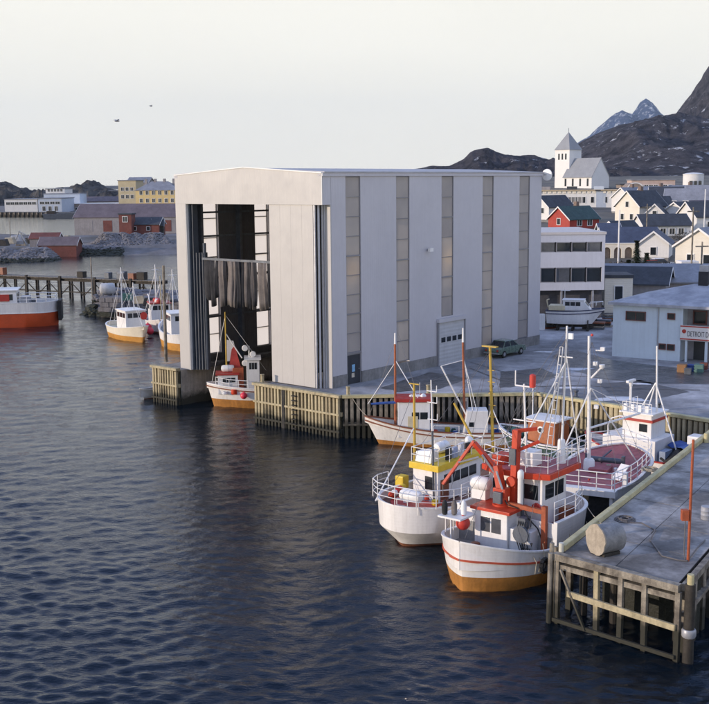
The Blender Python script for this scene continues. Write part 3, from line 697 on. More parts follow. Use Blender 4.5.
def clutter(root, x0, x1, y0, y1, z, n, seed, mats, smax=.35, name='deck_gear'):
    rr = random.Random(seed)
    for i in range(n):
        x, y = rr.uniform(x0, x1), rr.uniform(y0, y1); s = rr.uniform(.3, 1)*smax; m_ = mats[i % len(mats)]; k = i % 3
        if k == 0: MB().box(x-s/2, x+s/2, y-s*.4, y+s*.4, z, z+s*.7).build('fish_box', m_, root, False, .02)
        elif k == 1: MB().lathe([(s*.45,0),(s*.5,.04),(s*.5,s*.8),(s*.42,s*.85)], (x, y, z), 12).build('tub', m_, root, True)
        else:
            c_ = MB()
            for j in range(4):
                t0 = [Vector((x+math.cos(a*.7)*s*(.5-.05*j), y+math.sin(a*.7)*s*(.5-.05*j), z+.03+.05*j)) for a in range(10)]; c_.path(t0, .028, 5)
            c_.build('rope_coil', m_, root)
def ropeline(name, a, b_, sag, label, m=None, r=.018):
    a, b_ = Vector(a), Vector(b_); pts = [a.lerp(b_, t/8)-Vector((0,0,sag*4*(t/8)*(1-t/8))) for t in range(9)]
    return tag(MB().path(pts, r, 5).build(name, m or rope), label, 'mooring line')
gear_mats = [white, orange, blue_tarp, mat('box_grey', (.3,.31,.32), .7), yellow, net_green, rope]

# ------------------------------------------------------------------ boat with the orange crane (bow towards us)
st = at(463, 591, 0); ax = Vector((.63, .777, 0)).normalized(); L = 8.2; rk = .28
F4 = Frame(*(st+ax*(L/2-rk))[:2], math.atan2(-ax.y, -ax.x))
b4 = boat_root('fishing_boat', F4, 'white fishing boat with orange crane and ochre bottom, bow towards the viewer')
sh4 = lambda s: (2.48 if s < .575 else 1.42)+.72*max(0, (s-.5)/.5)**1.8
hull(b4, L, 4.95, sh4, lambda s: 1.88 if s < .575 else .95, paint=lambda s: .55+.18*max(0, s-.5), rub=lambda s: 1.02+.36*max(0, (s-.45)/.55)**1.8, rake=rk, srake=.35,
     mats=[ochre, white_hull], capm=white, deckm=deck_grey, rubm=mat('rub_orange', (.55,.10,.05), .5, var=.2), bowf=.84, entry=.60, full=2.0, steps=(.575,))
# second pale moulding line under the rubbing strake
MB().box(.52, .60, -2.38, 2.38, .95, 2.46).build('bulkhead', white, b4)
MB().prism([(.5,-2.3),(.5,2.3),(-2.2,2.25),(-3.2,1.6),(-3.2,-1.6),(-2.2,-2.25)], 1.885, 1.90).build('raised_deck', maroon, b4)
dh = cabin(b4, 'deckhouse', .55, 1.35, -1.05, .55, .95, 2.72, white, None, wins=[('f', -.75, .25, 1.8, 2.45, 2)], winm=glass_pale)
MB().box(.0, 1.5, -1.2, .75, 2.724, 2.86).build('house_top', orange, b4, False, .02)
cabin(b4, 'deckhouse', .55, 1.2, .56, 1.6, .95, 2.1, white)
MB().box(1.95, 2.75, -1.2, -.2, .96, 1.22).build('hatch', deck_grey, b4, False, .02)
MB().box(1.9, 2.6, .1, 1.0, .96, 1.3).build('hatch', mat('hatch_grey',(.42,.42,.42),.7), b4, False, .03)
# crane
cx, cy = .65, -.15
cr_o = MB().lathe([(.40,2.86),(.40,2.94),(.30,2.95),(.28,3.25)], (cx,cy,0), 14).build('crane', orange, b4, True)
MB().box(cx-.24,cx+.24,cy-.30,cy+.30,3.25,3.62).build('crane_head', orange, cr_o, False, .02); MB().box(cx+.245,cx+.40,cy-.2,cy+.2,3.0,3.5).build('valve_block', steel_dark, cr_o, False, .02)
e1 = F4.px(497, 470, x=cx-.1); e2 = F4.px(474, 443, x=cx+.3); e3 = F4.px(443, 484, x=cx+.8)
MB().bar((cx,cy,3.4), e1+Vector((0,0,.2)), .26, .36, up=(1,0,0)).build('crane_column', orange, cr_o); MB().tube((cx+.2,cy+.2,3.5), e1+Vector((.2,.1,0)), .05).build('crane_ram', galv, cr_o)
MB().bar(e1, e2, .17, .21, up=(1,0,0)).build('crane_arm', orange, cr_o); MB().bar(e2+Vector((0,0,.08)), e3, .11, .14, up=(1,0,0)).build('crane_jib', orange, cr_o)
MB().tube(e1+Vector((.1,.12,-.3)), e1.lerp(e2,.7)+Vector((.1,.12,-.12)), .05).build('crane_ram', galv, cr_o); MB().tube(e2.lerp(e1,.35)+Vector((.1,-.1,-.2)), e2.lerp(e3,.4)+Vector((.1,-.1,-.12)), .045).build('crane_ram', galv, cr_o)
MB().tube(e3, e3+Vector((0,0,-.5)), .02).build('crane_hook', wire, cr_o)
# wheelhouse, flying bridge
wh = cabin(b4, 'wheelhouse', -2.35, -.25, -1.35, 1.3, 1.90, 4.02, white, None, wins=[('f', -1.15, 1.1, 3.05, 3.7, 3), ('p', -2.1, -.5, 3.05, 3.7, 2), ('s', -2.1, -.5, 3.05, 3.7, 2)])
MB().prism([(-2.95,-1.7),(-.2,-1.7),(.18,-.8),(.18,.7),(-.2,1.7),(-2.95,1.7)], 4.024, 4.28).build('bridge_deck', orange, wh, False, .02)
MB().prism([(-2.85,-1.6),(-.25,-1.6),(.08,-.75),(.08,.65),(-.25,1.6),(-2.85,1.6)], 4.284, 4.30).build('bridge_floor', maroon, wh)
rail(wh, [(-2.85,1.55,4.3),(-.25,1.55,4.3),(.05,.65,4.3),(.05,-.75,4.3),(-.25,-1.6,4.3),(-2.85,-1.6,4.3)], .85, 3, .018, white, .9)
MB().box(-1.6,-.8,-.6,.5,4.30,4.95).build('bridge_console', white, wh, False, .03)
MB().box(-1.2,-.4,-1.3,-.7,4.30,4.7).build('locker', orange, wh, False, .02)
# orange gallows frame in front of the bridge
g0 = F4.px(517, 478, x=.2); g1 = F4.px(520, 430, x=.2)
gl = MB().bar((g0.x, g0.y-.15, 2.86), (g0.x, g1.y-.15, g1.z), .26, .32, up=(1,0,0)).build('gallows', orange, b4)
MB().bar((g0.x,g1.y-.1,g1.z-.05), (g0.x-.5,g1.y+.55,g1.z+.05), .11, .15).build('gallows_arm', orange, gl)
MB().bar((g0.x,g1.y-.1,g1.z-.9), (g0.x-.5,g1.y+.65,g1.z-.5), .09, .13).build('gallows_arm', orange, gl)
MB().box(g0.x+.2, g0.x+.28, g1.y-.36, g1.y-.06, g1.z-1.5, g1.z-.8).build('gallows_sheave', steel_dark, gl)
MB().lathe([(.22,-.05),(.22,.05)], (g0.x+.24, g0.y-.15, 3.9), 12, 'x').build('gallows_sheave', orange, gl)
MB().tube((g0.x+.1, g0.y+.35, 2.0), (g0.x+.1, g0.y+.32, 4.0), .09).build('exhaust', steel_dark, b4)
mt = F4.px(524, 384, x=-.7); mb_ = F4.px(527, 458, x=-.7)
ms = mast(b4, (-.7, mb_.y, 4.3), (-.7, mt.y, mt.z), .06, white)
MB().tube((-.7, mt.y-.42, mt.z-.1), (-.7, mt.y+.55, mt.z-.1), .035).build('crosstree', white, ms)
MB().tube((-.7, mt.y-.42, mt.z-.1), (-.7, mt.y-.42, mt.z+.55), .03).build('aerial', white, ms)
MB().tube((-.7, mt.y-.5, mt.z-1.6), (-.7, mt.y+.6, mt.z-1.6), .03).build('crosstree', white, ms)
MB().lathe([(.02,-.30),(.13,-.28),(.14,0),(.13,.25),(.05,.3)], (-.7, mt.y+.42, mt.z+.18), 12).build('lantern', buoy_red, ms, True)
# tall ladder mast with raking legs
a0 = F4.px(561, 466, x=-2.3); a1 = F4.px(567, 326, x=-2.3)
lm_ = mast(b4, (-2.3, a0.y, 4.3), (-2.3, a1.y, a1.z), .06, white)
MB().lathe([(.22,4.30),(.20,4.6),(.16,5.3),(.13,5.35)], (-2.3, a0.y, 0), 12).build('mast_base', white, lm_, True)
hz = a1.z
for p in ((-.4, a0.y-1.5), (-1.3, a0.y-.95)): stay(b4, (p[0], p[1], 4.3), (-2.25, a1.y-.02, hz-1.6), .035, white, 'mast_leg')
stay(b4, (-2.75, a0.y+.7, 4.3), (-2.3, a1.y, hz-1.3), .03, white, 'mast_leg')
ld = MB()
for sd in (0, .26): ld.tube((-2.0, a0.y-.62+sd, 4.32), (-2.15, a1.y-.22+sd*.5, hz-.9), .022, n=5)
for k in range(14): t = k/13; ld.tube(Vector((-2.0,a0.y-.62,4.32)).lerp(Vector((-2.15,a1.y-.22,hz-.9)), t), Vector((-2.0,a0.y-.36,4.32)).lerp(Vector((-2.15,a1.y-.09,hz-.9)), t), .014, n=4)
ld.build('mast_ladder', white, lm_)
MB().tube((-2.3,a1.y-.3,hz-1.35),(-2.3,a1.y+.3,hz-1.35),.03).build('crosstree', white, lm_)
MB().box(-2.36,-2.24,a1.y+.1,a1.y+.3,hz-.55,hz-.3).build('deck_lamp', white, lm_)
# boat's smaller gear
stay(b4, (-.7, mt.y, mt.z-.2), (3.7, 0, 2.2), .010, wire); stay(b4, (-2.3, a1.y, hz-.2), (-.7, mt.y, mt.z-.4), .010, wire); stay(b4, (-2.3, a1.y, hz-.2), (-3.7, 0, 2.6), .010, wire)
for x_, sd in ((1.6,1),(-.6,1),(-2.2,1),(1.2,-1)):
    ty_ = MB()
    tr_ = [(math.cos(t*6.283/12)*.27, math.sin(t*6.283/12)*.27) for t in range(13)]; yy = sd*2.50
    ty_.path([(x_+p_[0], yy, 1.0+p_[1]) for p_ in tr_], .09, 6).build('tyre_fender', rubber, b4, True); stay(b4, (x_,yy,1.3), (x_,sd*2.4,1.9), .014, rope, 'fender_rope')
rail(b4, [(.5,2.3,2.5),(-1.2,2.38,2.5),(-2.5,2.0,2.5)], .85, 3, .02, white, .7)
rail(b4, [(.5,-2.3,2.5),(-1.2,-2.38,2.5),(-2.5,-2.0,2.5)], .85, 3, .02, white, .7)
MB().bar((.75,1.98,.98),(.75,1.98,3.2),.2,.2,up=(1,0,0)).build('derrick_post', orange_rust, b4)
MB().bar((.62,2.0,2.9),(.7,.2,2.98),.16,.18).build('hauler_beam', orange_rust, b4)
nh = MB().box(.65,1.15,.95,1.3,2.16,2.62).build('net_hauler', steel_dark, b4)
MB().lathe([(.10,-.06),(.36,-.05),(.28,0),(.36,.05),(.10,.06)], (1.5,1.3,2.05), 14, 'x').build('hauler_wheel', steel_dark, nh, True)
MB().lathe([(.08,-.05),(.26,-.04),(.20,0),(.26,.04),(.08,.05)], (1.45,1.55,1.55), 14, 'x').build('hauler_wheel', galv, nh, True)
for k in range(5): MB().path([(1.15,1.0+.1*k,2.5),(1.5,1.05+.14*k,1.9-.07*k),(1.55,1.3+.1*k,1.35),(1.4,1.6+.05*k,1.75)], .022, 5).build('hose', rubber, nh)
bp_ = F4.px(463, 523, x=1.95); buoy(b4, bp_, .31, buoy_red)
stay(b4, bp_+Vector((0,0,.3)), bp_+Vector((0,0,.85)), .015, rope, 'lashing')
MB().box(1.3, 2.55, -2.15, -1.0, 2.42, 2.5).build('shelter_shelf', white, b4)
for x_, y_ in ((2.5,-1.5),(2.0,-2.1),(1.4,-2.1)): MB().tube((x_,y_,.98),(x_,y_,2.42),.035).build('shelf_post', white, b4)
for k, (y_, m_) in enumerate(((-1.95,black_tarp),(-1.6,canvas),(-1.25,white))): MB().lathe([(.05,0),(.12,.05),(.13,.45),(.08,.6),(.03,.66)], (2.3-.2*k,y_,2.5), 12).build('fender', m_, b4, True)
rf_ = F4.px(481, 483, x=.3); raft(b4, (.3, rf_.y, rf_.z), .95, .30, 'y')
MB().box(.12,.5,rf_.y-.35,rf_.y+.35,2.864,rf_.z-.26).build('raft_cradle', white, b4)
MB().lathe([(.12,0),(.12,1.2),(.14,1.25),(.14,1.5),(.08,1.6)], (.4,.62,2.86), 12).build('vent_pipe', white, b4, True)
MB().lathe([(.2,-.06),(.2,.06)], (-.21, 1.05, 2.75), 14, 'x').build('life_ring', buoy_red, b4, True)
MB().box(-1.9,-1.35,1.5,1.95,1.9,2.6).build('winch', brown, b4)
clutter(b4, -.1, .2, -1.8, 1.8, 1.905, 3, 3, [brown, white, rope]); clutter(b4, 2.0, 2.7, -1.2, 1.2, 1.31, 3, 8, gear_mats, .3)

for sd in (-1,1):
    for x_ in (2.4, -.2, -2.6): stay(b4, (x_, sd*2.0, 1.6 if x_ > .6 else 2.5), (-2.3, a1.y, hz-.5), .008, wire)
for k in range(6): MB().ball((-2.6+.3*k, -1.9-.05*(k % 2), 2.15+.18*(k % 2)), .16, 10).build('net_float', [orange, buoy_red, white][k % 3], b4, True)
for k in range(3): MB().path([(1.3+.35*k,2.15,1.5),(1.35+.35*k,2.38,1.2),(1.5+.3*k,2.35,.75)],.018,5).build('hanging_rope', rope, b4)
clutter(b4, 1.5, 2.9, -1.4, 1.3, 1.0, 6, 14, [rope, net_green, white, orange, brown], .42); clutter(b4, -.1, .4, 1.3, 2.0, 1.905, 4, 15, [brown, rope, steel_dark, white], .4)
MB().path([(.6,.9,2.9),(.9,1.3,2.6),(.8,1.7,2.2),(.7,1.9,1.6)],.03,6).build('hydraulic_hose', rubber, b4); MB().path([(.65,-.15,3.3),(.9,.3,3.0),(.8,.75,2.9)],.025,6).build('hydraulic_hose', rubber, b4)
# ------------------------------------------------------------------ white boat with the yellow wheelhouse band (rounded stern towards us)
sw_ = at(404, 545, 0); L = 10.6; F3 = Frame(*(sw_+ax*(L/2-.75))[:2], math.atan2(ax.y, ax.x))
b3 = boat_root('fishing_boat', F3, 'white round-sterned fishing boat with yellow wheelhouse band and yellow masts')
sh3 = lambda s: 1.78+.26*max(0, (.35-s)/.35)+.75*max(0, (s-.5)/.5)**1.8
hull(b3, L, 4.9, sh3, lambda s: sh3(s)-.34, paint=lambda s: .10, rub=lambda s: .82, rake=.7, srake=.75, mats=[rust_bottom, white_hull], capm=white, deckm=deck_brown, rubm=None, bowf=.5, gw_st=.50, knuckle=.85)
pts = [(-L/2+.06,0),(-L/2+.2,1.1),(-L/2+.75,1.8),(-L/2+1.6,2.18),(-L/2+2.6,2.3)]
zr = lambda x: sh3((x+L/2)/L)+.03
rail(b3, [(x, -y, zr(x)) for x, y in reversed(pts)]+[(x, y, zr(x)) for x, y in pts[1:]], .85, 3, .021, white, .8)
mA0 = F3.px(415, 488, z=1.45); mA1 = F3.px(414, 384, x=mA0.x)
mA = mast(b3, (mA0.x, mA0.y, 1.4), (mA0.x, mA1.y, mA1.z), .075, mast_yellow, .055)
MB().tube((mA0.x,mA1.y-.3,mA1.z),(mA0.x,mA1.y+.3,mA1.z),.035).build('crosstree', mast_yellow, mA)
stay(b3, (-L/2+.5, 1.45, 1.9), (mA0.x, mA1.y, mA1.z-2.2), .035, white, 'backstay'); stay(b3, (-L/2+.9, 1.9, 1.9), (mA0.x, mA1.y, mA1.z-.3), .012, wire)
stay(b3, (mA0.x,mA1.y,mA1.z), F3.px(398, 333, x=3.), .012, wire)
p = F3.px(411, 495, x=-L/2+.62); raft(b3, (-L/2+.62, p.y, 2.45), 1.15, .27, 'y')
rail(b3, [(-L/2+.35,p.y-.6,1.7),(-L/2+.35,p.y+.6,1.7)], .6, 2, .02, white, .6, 'raft_cradle')
p = F3.px(402, 482, z=1.9); MB().box(p.x-.25,p.x+.25,p.y-.25,p.y+.25,1.6,2.25).build('winch_cover', yellow, b3, False, .06)
MB().prism([(-L/2+.5,-.5),(-L/2+1.3,-1.2),(-L/2+2.2,-1.3),(-L/2+2.2,1.3),(-L/2+1.3,1.2),(-L/2+.5,.5)], 1.72, 1.80).build('stern_grating', red, b3)
cA = F3.px(438, 471, x=-L/2+3.0)
wz = cA.z
wh3 = cabin(b3, 'wheelhouse', -L/2+3.0, -L/2+6.7, cA.y, cA.y+1.45, 1.5, wz-.05, white, None, wins=[('a', cA.y+.25, cA.y+.75, wz-1.0, wz-.35, 1), ('s', -L/2+3.5, -L/2+6.3, wz-.8, wz-.3, 4), ('p', -L/2+3.5, -L/2+6.3, wz-.8, wz-.3, 4)])
MB().box(-L/2+3.2,-L/2+3.9,cA.y-.012,cA.y+.03,1.4,wz-.5).build('door', brown, wh3); MB().box(-L/2+4.8,-L/2+5.4,cA.y-.012,cA.y+.03,1.4,wz-.95).build('door', white, wh3)
MB().box(-L/2+2.85,-L/2+6.85,cA.y-.12,cA.y+1.58,wz-.046,wz+.26).build('yellow_band', yellow, wh3, False, .02)
rail(b3, [(-L/2+2.95,cA.y-.05,wz+.26),(-L/2+6.75,cA.y-.05,wz+.26),(-L/2+6.75,cA.y+1.5,wz+.26),(-L/2+2.95,cA.y+1.5,wz+.26)], .7, 2, .018, white, .9, loop=True)
MB().hexa([(-L/2+3.1,cA.y+.5,wz+.26),(-L/2+3.7,cA.y+.5,wz+.26),(-L/2+3.7,cA.y+1.4,wz+.26),(-L/2+3.1,cA.y+1.4,wz+.26)],[(-L/2+3.2,cA.y+.5,wz+.85),(-L/2+3.7,cA.y+.5,wz+.85),(-L/2+3.7,cA.y+1.4,wz+.72),(-L/2+3.2,cA.y+1.4,wz+.72)]).build('roof_locker', white, b3)
for k, m_ in enumerate((black_tarp, mat('cloth_blue',(.35,.40,.55),.9), mat('cloth_white',(.6,.6,.65),.9), canvas_dark)): MB().box(-L/2+3.9+.55*k,-L/2+4.3+.55*k,cA.y+.1,cA.y+.22,wz+.3,wz+.3+.62-.1*(k % 2)).build('hung_oilskin', m_, b3, False, .03)
raft(b3, (-L/2+5.2, cA.y+1.3, wz+.55), 1.0, .28, 'x')
MB().ball((-L/2+6.4, cA.y+.5, wz+.75), .24).build('radome', white, b3, True)
mB0 = F3.px(494, 480, z=1.5); mB1 = F3.px(490, 347, x=mB0.x)
mB = mast(b3, (mB0.x,mB0.y,1.3), (mB0.x,mB1.y,mB1.z), .085, mast_yellow, .065)
MB().box(mB0.x-.12,mB0.x+.12,mB1.y-.42,mB1.y+.42,mB1.z,mB1.z+.06).build('crosstree', mast_yellow, mB)
for k in range(8): MB().tube((mB0.x,lerp(mB0.y,mB1.y,k/9)-.2,lerp(3,mB1.z,k/9)),(mB0.x,lerp(mB0.y,mB1.y,k/9)+.2,lerp(3,mB1.z,k/9)),.02,n=4).build('mast_step', mast_yellow, mB)
bo = F3.px(454, 403, x=mB0.x-.6); MB().tube((mB0.x-.15,mB0.y+.1,1.9), bo, .075, .06, 8).build('boom', mast_yellow, mB)
for sd in (-1, 1): stay(b3, (mB0.x+.3, mB0.y+sd*1.5, 1.6), (mB0.x, lerp(mB0.y,mB1.y,.55), lerp(1.5,mB1.z,.55)), .028, white)
# white aerial post with dark lower half beside the wheelhouse
p0 = F3.px(434, 492, x=-L/2+2.9); p1 = F3.px(431, 380, x=-L/2+2.9); pm = p0.lerp(p1, .55)
ae = mast(b3, (p0.x,p0.y,1.3), pm, .05, steel_dark, .05, 'aerial_post'); MB().tube(pm, p1, .05, .03).build('aerial', white, ae)
for k, t in enumerate((.65,.8,.9)): MB().tube(p0.lerp(p1,t)+Vector((0,-.3,0)), p0.lerp(p1,t)+Vector((0,.25,0)), .022).build('crosstree', white, ae); MB().tube(p0.lerp(p1,t)+Vector((0,-.3,0)), p0.lerp(p1,t)+Vector((0,-.3,.3)), .022).build('aerial', white, ae)
clutter(b3, -L/2+1.2, -L/2+2.7, -1.5, 1.2, 1.78, 5, 21, [white, yellow, orange, rope, red]); clutter(b3, .5, 2.6, -1.2, 1.2, 1.55, 4, 22, gear_mats)

for sd, x_ in ((1,-3.6),(-1,-3.6),(1,3.2),(-1,3.2)): stay(b3, (x_, sd*1.7, 2.0), (mB0.x, mB1.y, mB1.z-.15), .009, wire)
stay(b3, (L/2-.3,0,2.4), (mB0.x, mB1.y, mB1.z-.1), .010, wire); stay(b3, (mB0.x,mB1.y,mB1.z-.3), bo, .010, wire); stay(b3, (mA0.x,mA1.y,mA1.z-.2), (mB0.x,mB1.y,mB1.z-.6), .009, wire)
for k in range(5): MB().ball((-L/2+1.6+.36*k, 1.35+.1*k, 1.95), .17, 10).build('net_float', [orange, white, buoy_red, orange, yellow][k], b3, True)
# ------------------------------------------------------------------ wooden boat lying sideways under the shaded fender (bow to the left)
F2 = Frame(6.6, 69.75, math.pi-.02)
b2 = boat_root('fishing_boat', F2, 'white wooden boat with brown bulwark and two red masts, lying side-on')
L = 12.0; sh2 = lambda s: .95+.85*max(0, (s-.42)/.58)**2+.25*max(0, (.3-s)/.3)**2
hull(b2, L, 3.0, sh2, lambda s: sh2(s)-.40, paint=lambda s: .20+.25*max(0, s-.6), rub=lambda s: sh2(s)-.26, rake=.9, srake=.4, mats=[ochre, white_hull], capm=brown, deckm=deck_grey, rubm=brown, bowf=.5)
c0 = F2.px(398, 430, y=.75); c1 = F2.px(430, 432, y=.75)
wh2 = cabin(b2, 'wheelhouse', c1.x, c0.x, -.85, .85, .55, F2.px(400, 402, y=.8).z, white, red, .12, .2, [('p', c1.x+.15, c1.x+1.15, 1.75, 2.2, 2), ('f', -.6, .6, 1.75, 2.2, 3)])
MB().box(c0.x-1.25,c0.x-.62,.852,.87,.75,1.95).build('door', cream, wh2)
m10 = F2.px(397, 432, y=0); m11 = F2.px(395, 333, y=0)
m1 = mast(b2, (c0.x+.15,0,.5), (m11.x,0,m11.z-.7), .085, mast_wood, .07); MB().tube((m11.x,0,m11.z-.7),(m11.x,0,m11.z),.07,.05,8).build('mast_top', white, m1)
bm_ = F2.px(371, 404, y=0); MB().tube((c0.x+.1,0,bm_.z+.1), (bm_.x,0,bm_.z), .10, .07, 8).build('furled_sail', blue_tarp, b2, True)
stay(b2, (bm_.x+.2,0,bm_.z), (m11.x,0,m11.z-1.9), .022, white); stay(b2, (c0.x-1.6,.7,2.5), (m11.x,0,m11.z-1.7), .03, white); stay(b2, (L/2-.3,0,1.8),(m11.x,0,m11.z-.5), .01, wire)
m20 = F2.px(465, 430, y=0); m21 = F2.px(463, 328, y=0)
m2 = mast(b2, (m20.x,0,.5), (m21.x,0,m21.z-.9), .085, mast_wood, .07); MB().tube((m21.x,0,m21.z-.9),(m21.x,0,m21.z),.075,.05,8).build('mast_top', white, m2)
bt = F2.px(441, 366, y=.2); kz = F2.px(464, 360, y=0)
MB().tube((m20.x-.1,.2,1.8), bt, .05).build('boom', white, m2); stay(b2, bt, kz, .025, white)
for u_ in (473, 477): q_ = F2.px(u_, 412, y=.3); stay(b2, (q_.x, .3, q_.z), kz, .024, white)
d0 = F2.px(463, 428, y=.6); d1 = F2.px(488, 428, y=.6)
dk2 = cabin(b2, 'deckhouse', d1.x, d0.x, -.65, .65, .55, F2.px(470, 411, y=.6).z, white, None, slope=.25, wins=[('p', d1.x+.9, d1.x+1.2, 1.2, 1.5, 1)])
MB().ball((c1.x+.4,.2,F2.px(424,396,y=0).z), .2).build('radome', white, b2, True); raft(b2, (c0.x-1.1,.1,F2.px(420,397,y=0).z), .8, .2, 'x')
MB().tube((d0.x-.3,-.2,1.8),(d0.x-.3,-.2,2.9),.09).build('stove_pipe', galv, b2)
sp_ = F2.px(420, 360, y=-.3); stay(b2, (c1.x+.6,-.3,2.6), (c1.x+.6,-.3,3.9), .02, white, 'aerial')
clutter(b2, c0.x+.4, L/2-2.0, -.7, .7, .75, 5, 31, gear_mats, .4); clutter(b2, d0.x+.3, c1.x-.2, -.7, .8, .60, 6, 32, gear_mats, .42); clutter(b2, -L/2+1, d1.x-.4, -.7, .7, .6, 4, 33, gear_mats, .4)
rail(b2, [(c1.x-.2,1.35,1.0),(d0.x+.3,1.4,.98)], .45, 1, .02, white, 1.2)

# ------------------------------------------------------------------ boat with the maroon raised deck, beyond the orange crane boat
ax5 = Vector((.45, .893, 0)).normalized(); F5 = Frame(10.7, 51.6, math.atan2(ax5.y, ax5.x))   # origin at the aft edge of the raised deck
b5 = boat_root('fishing_boat', F5, 'white boat with railed maroon foredeck and tall white mast beside the pier')
L = 9.0; hx = L/2+.05
sh5 = lambda s: 2.05+.25*max(0, (s-.5)/.5)**2
P5, half5 = hull(b5, L, 4.3, sh5, lambda s: 2.0+.24*max(0, (s-.5)/.5)**2, paint=.18, rub=lambda s: 1.25, rake=.7, srake=.0, stern='flat', mats=[rust_bottom, white_hull], capm=white, deckm=maroon, bowf=.55, entry=.6, full=2.3, gw_st=.9)
for ch in b5.children: ch.location.x += hx
MB().box(-.02, .04, -1.45, 1.45, .1, 1.80).build('dark_stern_panel', black_tarp, b5)  # black panel stands in for the shaded space under the raised deck
MB().box(-.35, .03, -1.62, -1.47, -.3, 1.85).build('stern_post', white, b5); MB().box(-.35, .03, 1.47, 1.62, -.3, 1.85).build('stern_post', white, b5)
MB().box(-.45, .04, -1.75, 1.75, 1.862, 2.16).build('deck_edge', white, b5)
xs5 = [(.0,2.0),(.0,-2.0)]
rp = []
for i in range(9): x = .02+i*.95; s = (x-hx+L/2)/L; rp.append((x, half5(s, sh5(s))-.1, sh5(s)+.03))
tip = (L-.25, 0, 2.3)
rail(b5, [(-.38,-1.7,2.17),(-.38,1.7,2.17)], .85, 3, .024, white, .95); rail(b5, [(x,-y,z) for x, y, z in rp]+[tip], .85, 3, .024, white, 1.); rail(b5, [(x,y,z) for x, y, z in rp]+[tip], .85, 3, .024, white, 1.)
q0 = F5.px(589, 468, z=2.1); q1 = F5.px(589, 336, x=q0.x)
mm = mast(b5, (q0.x,q0.y,2.0), (q0.x,q1.y,q1.z), .10, white, .065)
MB().lathe([(.3,2.04),(.28,2.5),(.2,2.6)], (q0.x,q0.y,0), 12).build('mast_base', white, mm, True)
for v_, a_, b__ in ((350,-.2,.55),(365,-.25,.2),(382,-.5,.45),(408,-.3,.3)): z_ = F5.px(590, v_, x=q0.x).z; MB().tube((q0.x,q0.y+a_,z_),(q0.x,q0.y-b__,z_),.035).build('crosstree', white, mm); MB().box(q0.x-.1,q0.x+.1,q0.y-b__-.1,q0.y-b__+.1,z_,z_+.18).build('deck_lamp', white, mm)
lz = F5.px(590, 378, x=q0.x); le = F5.px(602, 367, x=q0.x); MB().tube((q0.x,q0.y,lz.z),(q0.x,le.y,le.z),.05).build('lamp_boom', white, mm); MB().lathe([(.06,-.1),(.14,.0),(.14,.12)],(q0.x,le.y,le.z),10).build('deck_lamp', white, mm, True)
MB().ball((q0.x,q0.y,q1.z+.06),.07).build('lantern', buoy_red, mm)
kn = F5.px(588, 388, x=q0.x).z
for x_, y_ in ((q0.x+3.0, 1.6), (q0.x+2.2, -1.3), (q0.x-1.8, 1.9)): stay(b5, (x_, y_, 2.15), (q0.x, q0.y, kn), .04, white)
bz = F5.px(590, 428, x=q0.x).z; MB().tube((q0.x,q0.y,bz),(q0.x+3.2,-1.2,bz+.3),.06).build('boom', white, mm); stay(b5, (q0.x+3.2,-1.2,bz+.3), (q0.x,q0.y,kn), .02, white)
wl5 = MB().tube((q0.x+.9,-.9,2.38),(q0.x+.9,.9,2.38),.14,n=12).build('anchor_winch', steel_dark, b5, True); MB().box(q0.x+.75,q0.x+1.05,-1.0,-.85,2.06,2.65).build('winch_side', steel_dark, wl5); MB().box(q0.x+.75,q0.x+1.05,.85,1.0,2.06,2.65).build('winch_side', steel_dark, wl5)
MB().path([(q0.x+1.,.2,2.2),(q0.x+2.2,.5,2.12),(q0.x+3.4,.3,2.3)],.05).build('anchor_chain', steel_dark, b5)
MB().bar((2.0,-1.2,2.1),(2.6,-1.5,2.75),.5,.06).build('hatch_lid', white, b5); MB().box(3.2,4.2,-.5,.5,2.04,2.22).build('hatch', maroon, b5, False, .03)
MB().box(1.2,1.5,-1.9,-1.7,2.1,2.7).build('locker', white, b5, False, .02)
for sd, x_ in ((1,.4),(-1,.4),(1,5.5),(-1,5.5)): stay(b5, (x_, sd*1.8, 2.15), (q0.x, q0.y, q1.z-.3), .009, wire)
clutter(b5, .6, 4.5, -1.4, 1.4, 2.05, 4, 51, [red, white, rope, brown], .3)
MB().path([(-.3,1.2,.2),(-.3,1.2,1.86)],.03).build('stair_rail', white, b5); MB().path([(-.3,.6,.2),(-.3,.6,1.86)],.03).build('stair_rail', white, b5)

# ------------------------------------------------------------------ white boat at the inner corner (red stripe on the wheelhouse)
c6 = SH.w(21.6, 3.7); F6 = Frame(c6.x, c6.y, -YAW+math.pi)      # bow to the left along the quay
b6 = boat_root('fishing_boat', F6, 'white boat with red striped wheelhouse and blue tarp in the inner corner of the basin')
L = 7.8; sh6 = lambda s: .95+.75*max(0, (s-.4)/.6)**1.6
hull(b6, L, 3.3, sh6, lambda s: sh6(s)-.35, paint=.25, rub=lambda s: sh6(s)-.1, rake=.6, srake=.3, stern='flat', mats=[rust_bottom, white_hull], capm=red, deckm=deck_grey, bowf=.5)
w0 = F6.px(622, 440, y=1.0); w1 = F6.px(651, 440, y=1.0); zt = F6.px(632, 413, y=1.0).z; zb = F6.px(632, 420, y=1.0).z
bx0 = F6.px(655, 462, y=1.4).x; bx1 = F6.px(603, 440, y=1.4).x; zt1 = F6.px(625, 437, y=1.4).z
tr6 = cabin(b6, 'trunk_cabin', bx0, min(bx1, 2.6), -1.0, 1.45, .6, zt1, white)
wh6 = cabin(b6, 'wheelhouse', w1.x, w0.x, -.8, 1.0, zt1-.2, zt, white, None, wins=[('p', w1.x+.25, w1.x+.75, zt1+.35, zt1+.8, 1), ('f', -.6, .8, zt1+.4, zt1+.85, 3)])
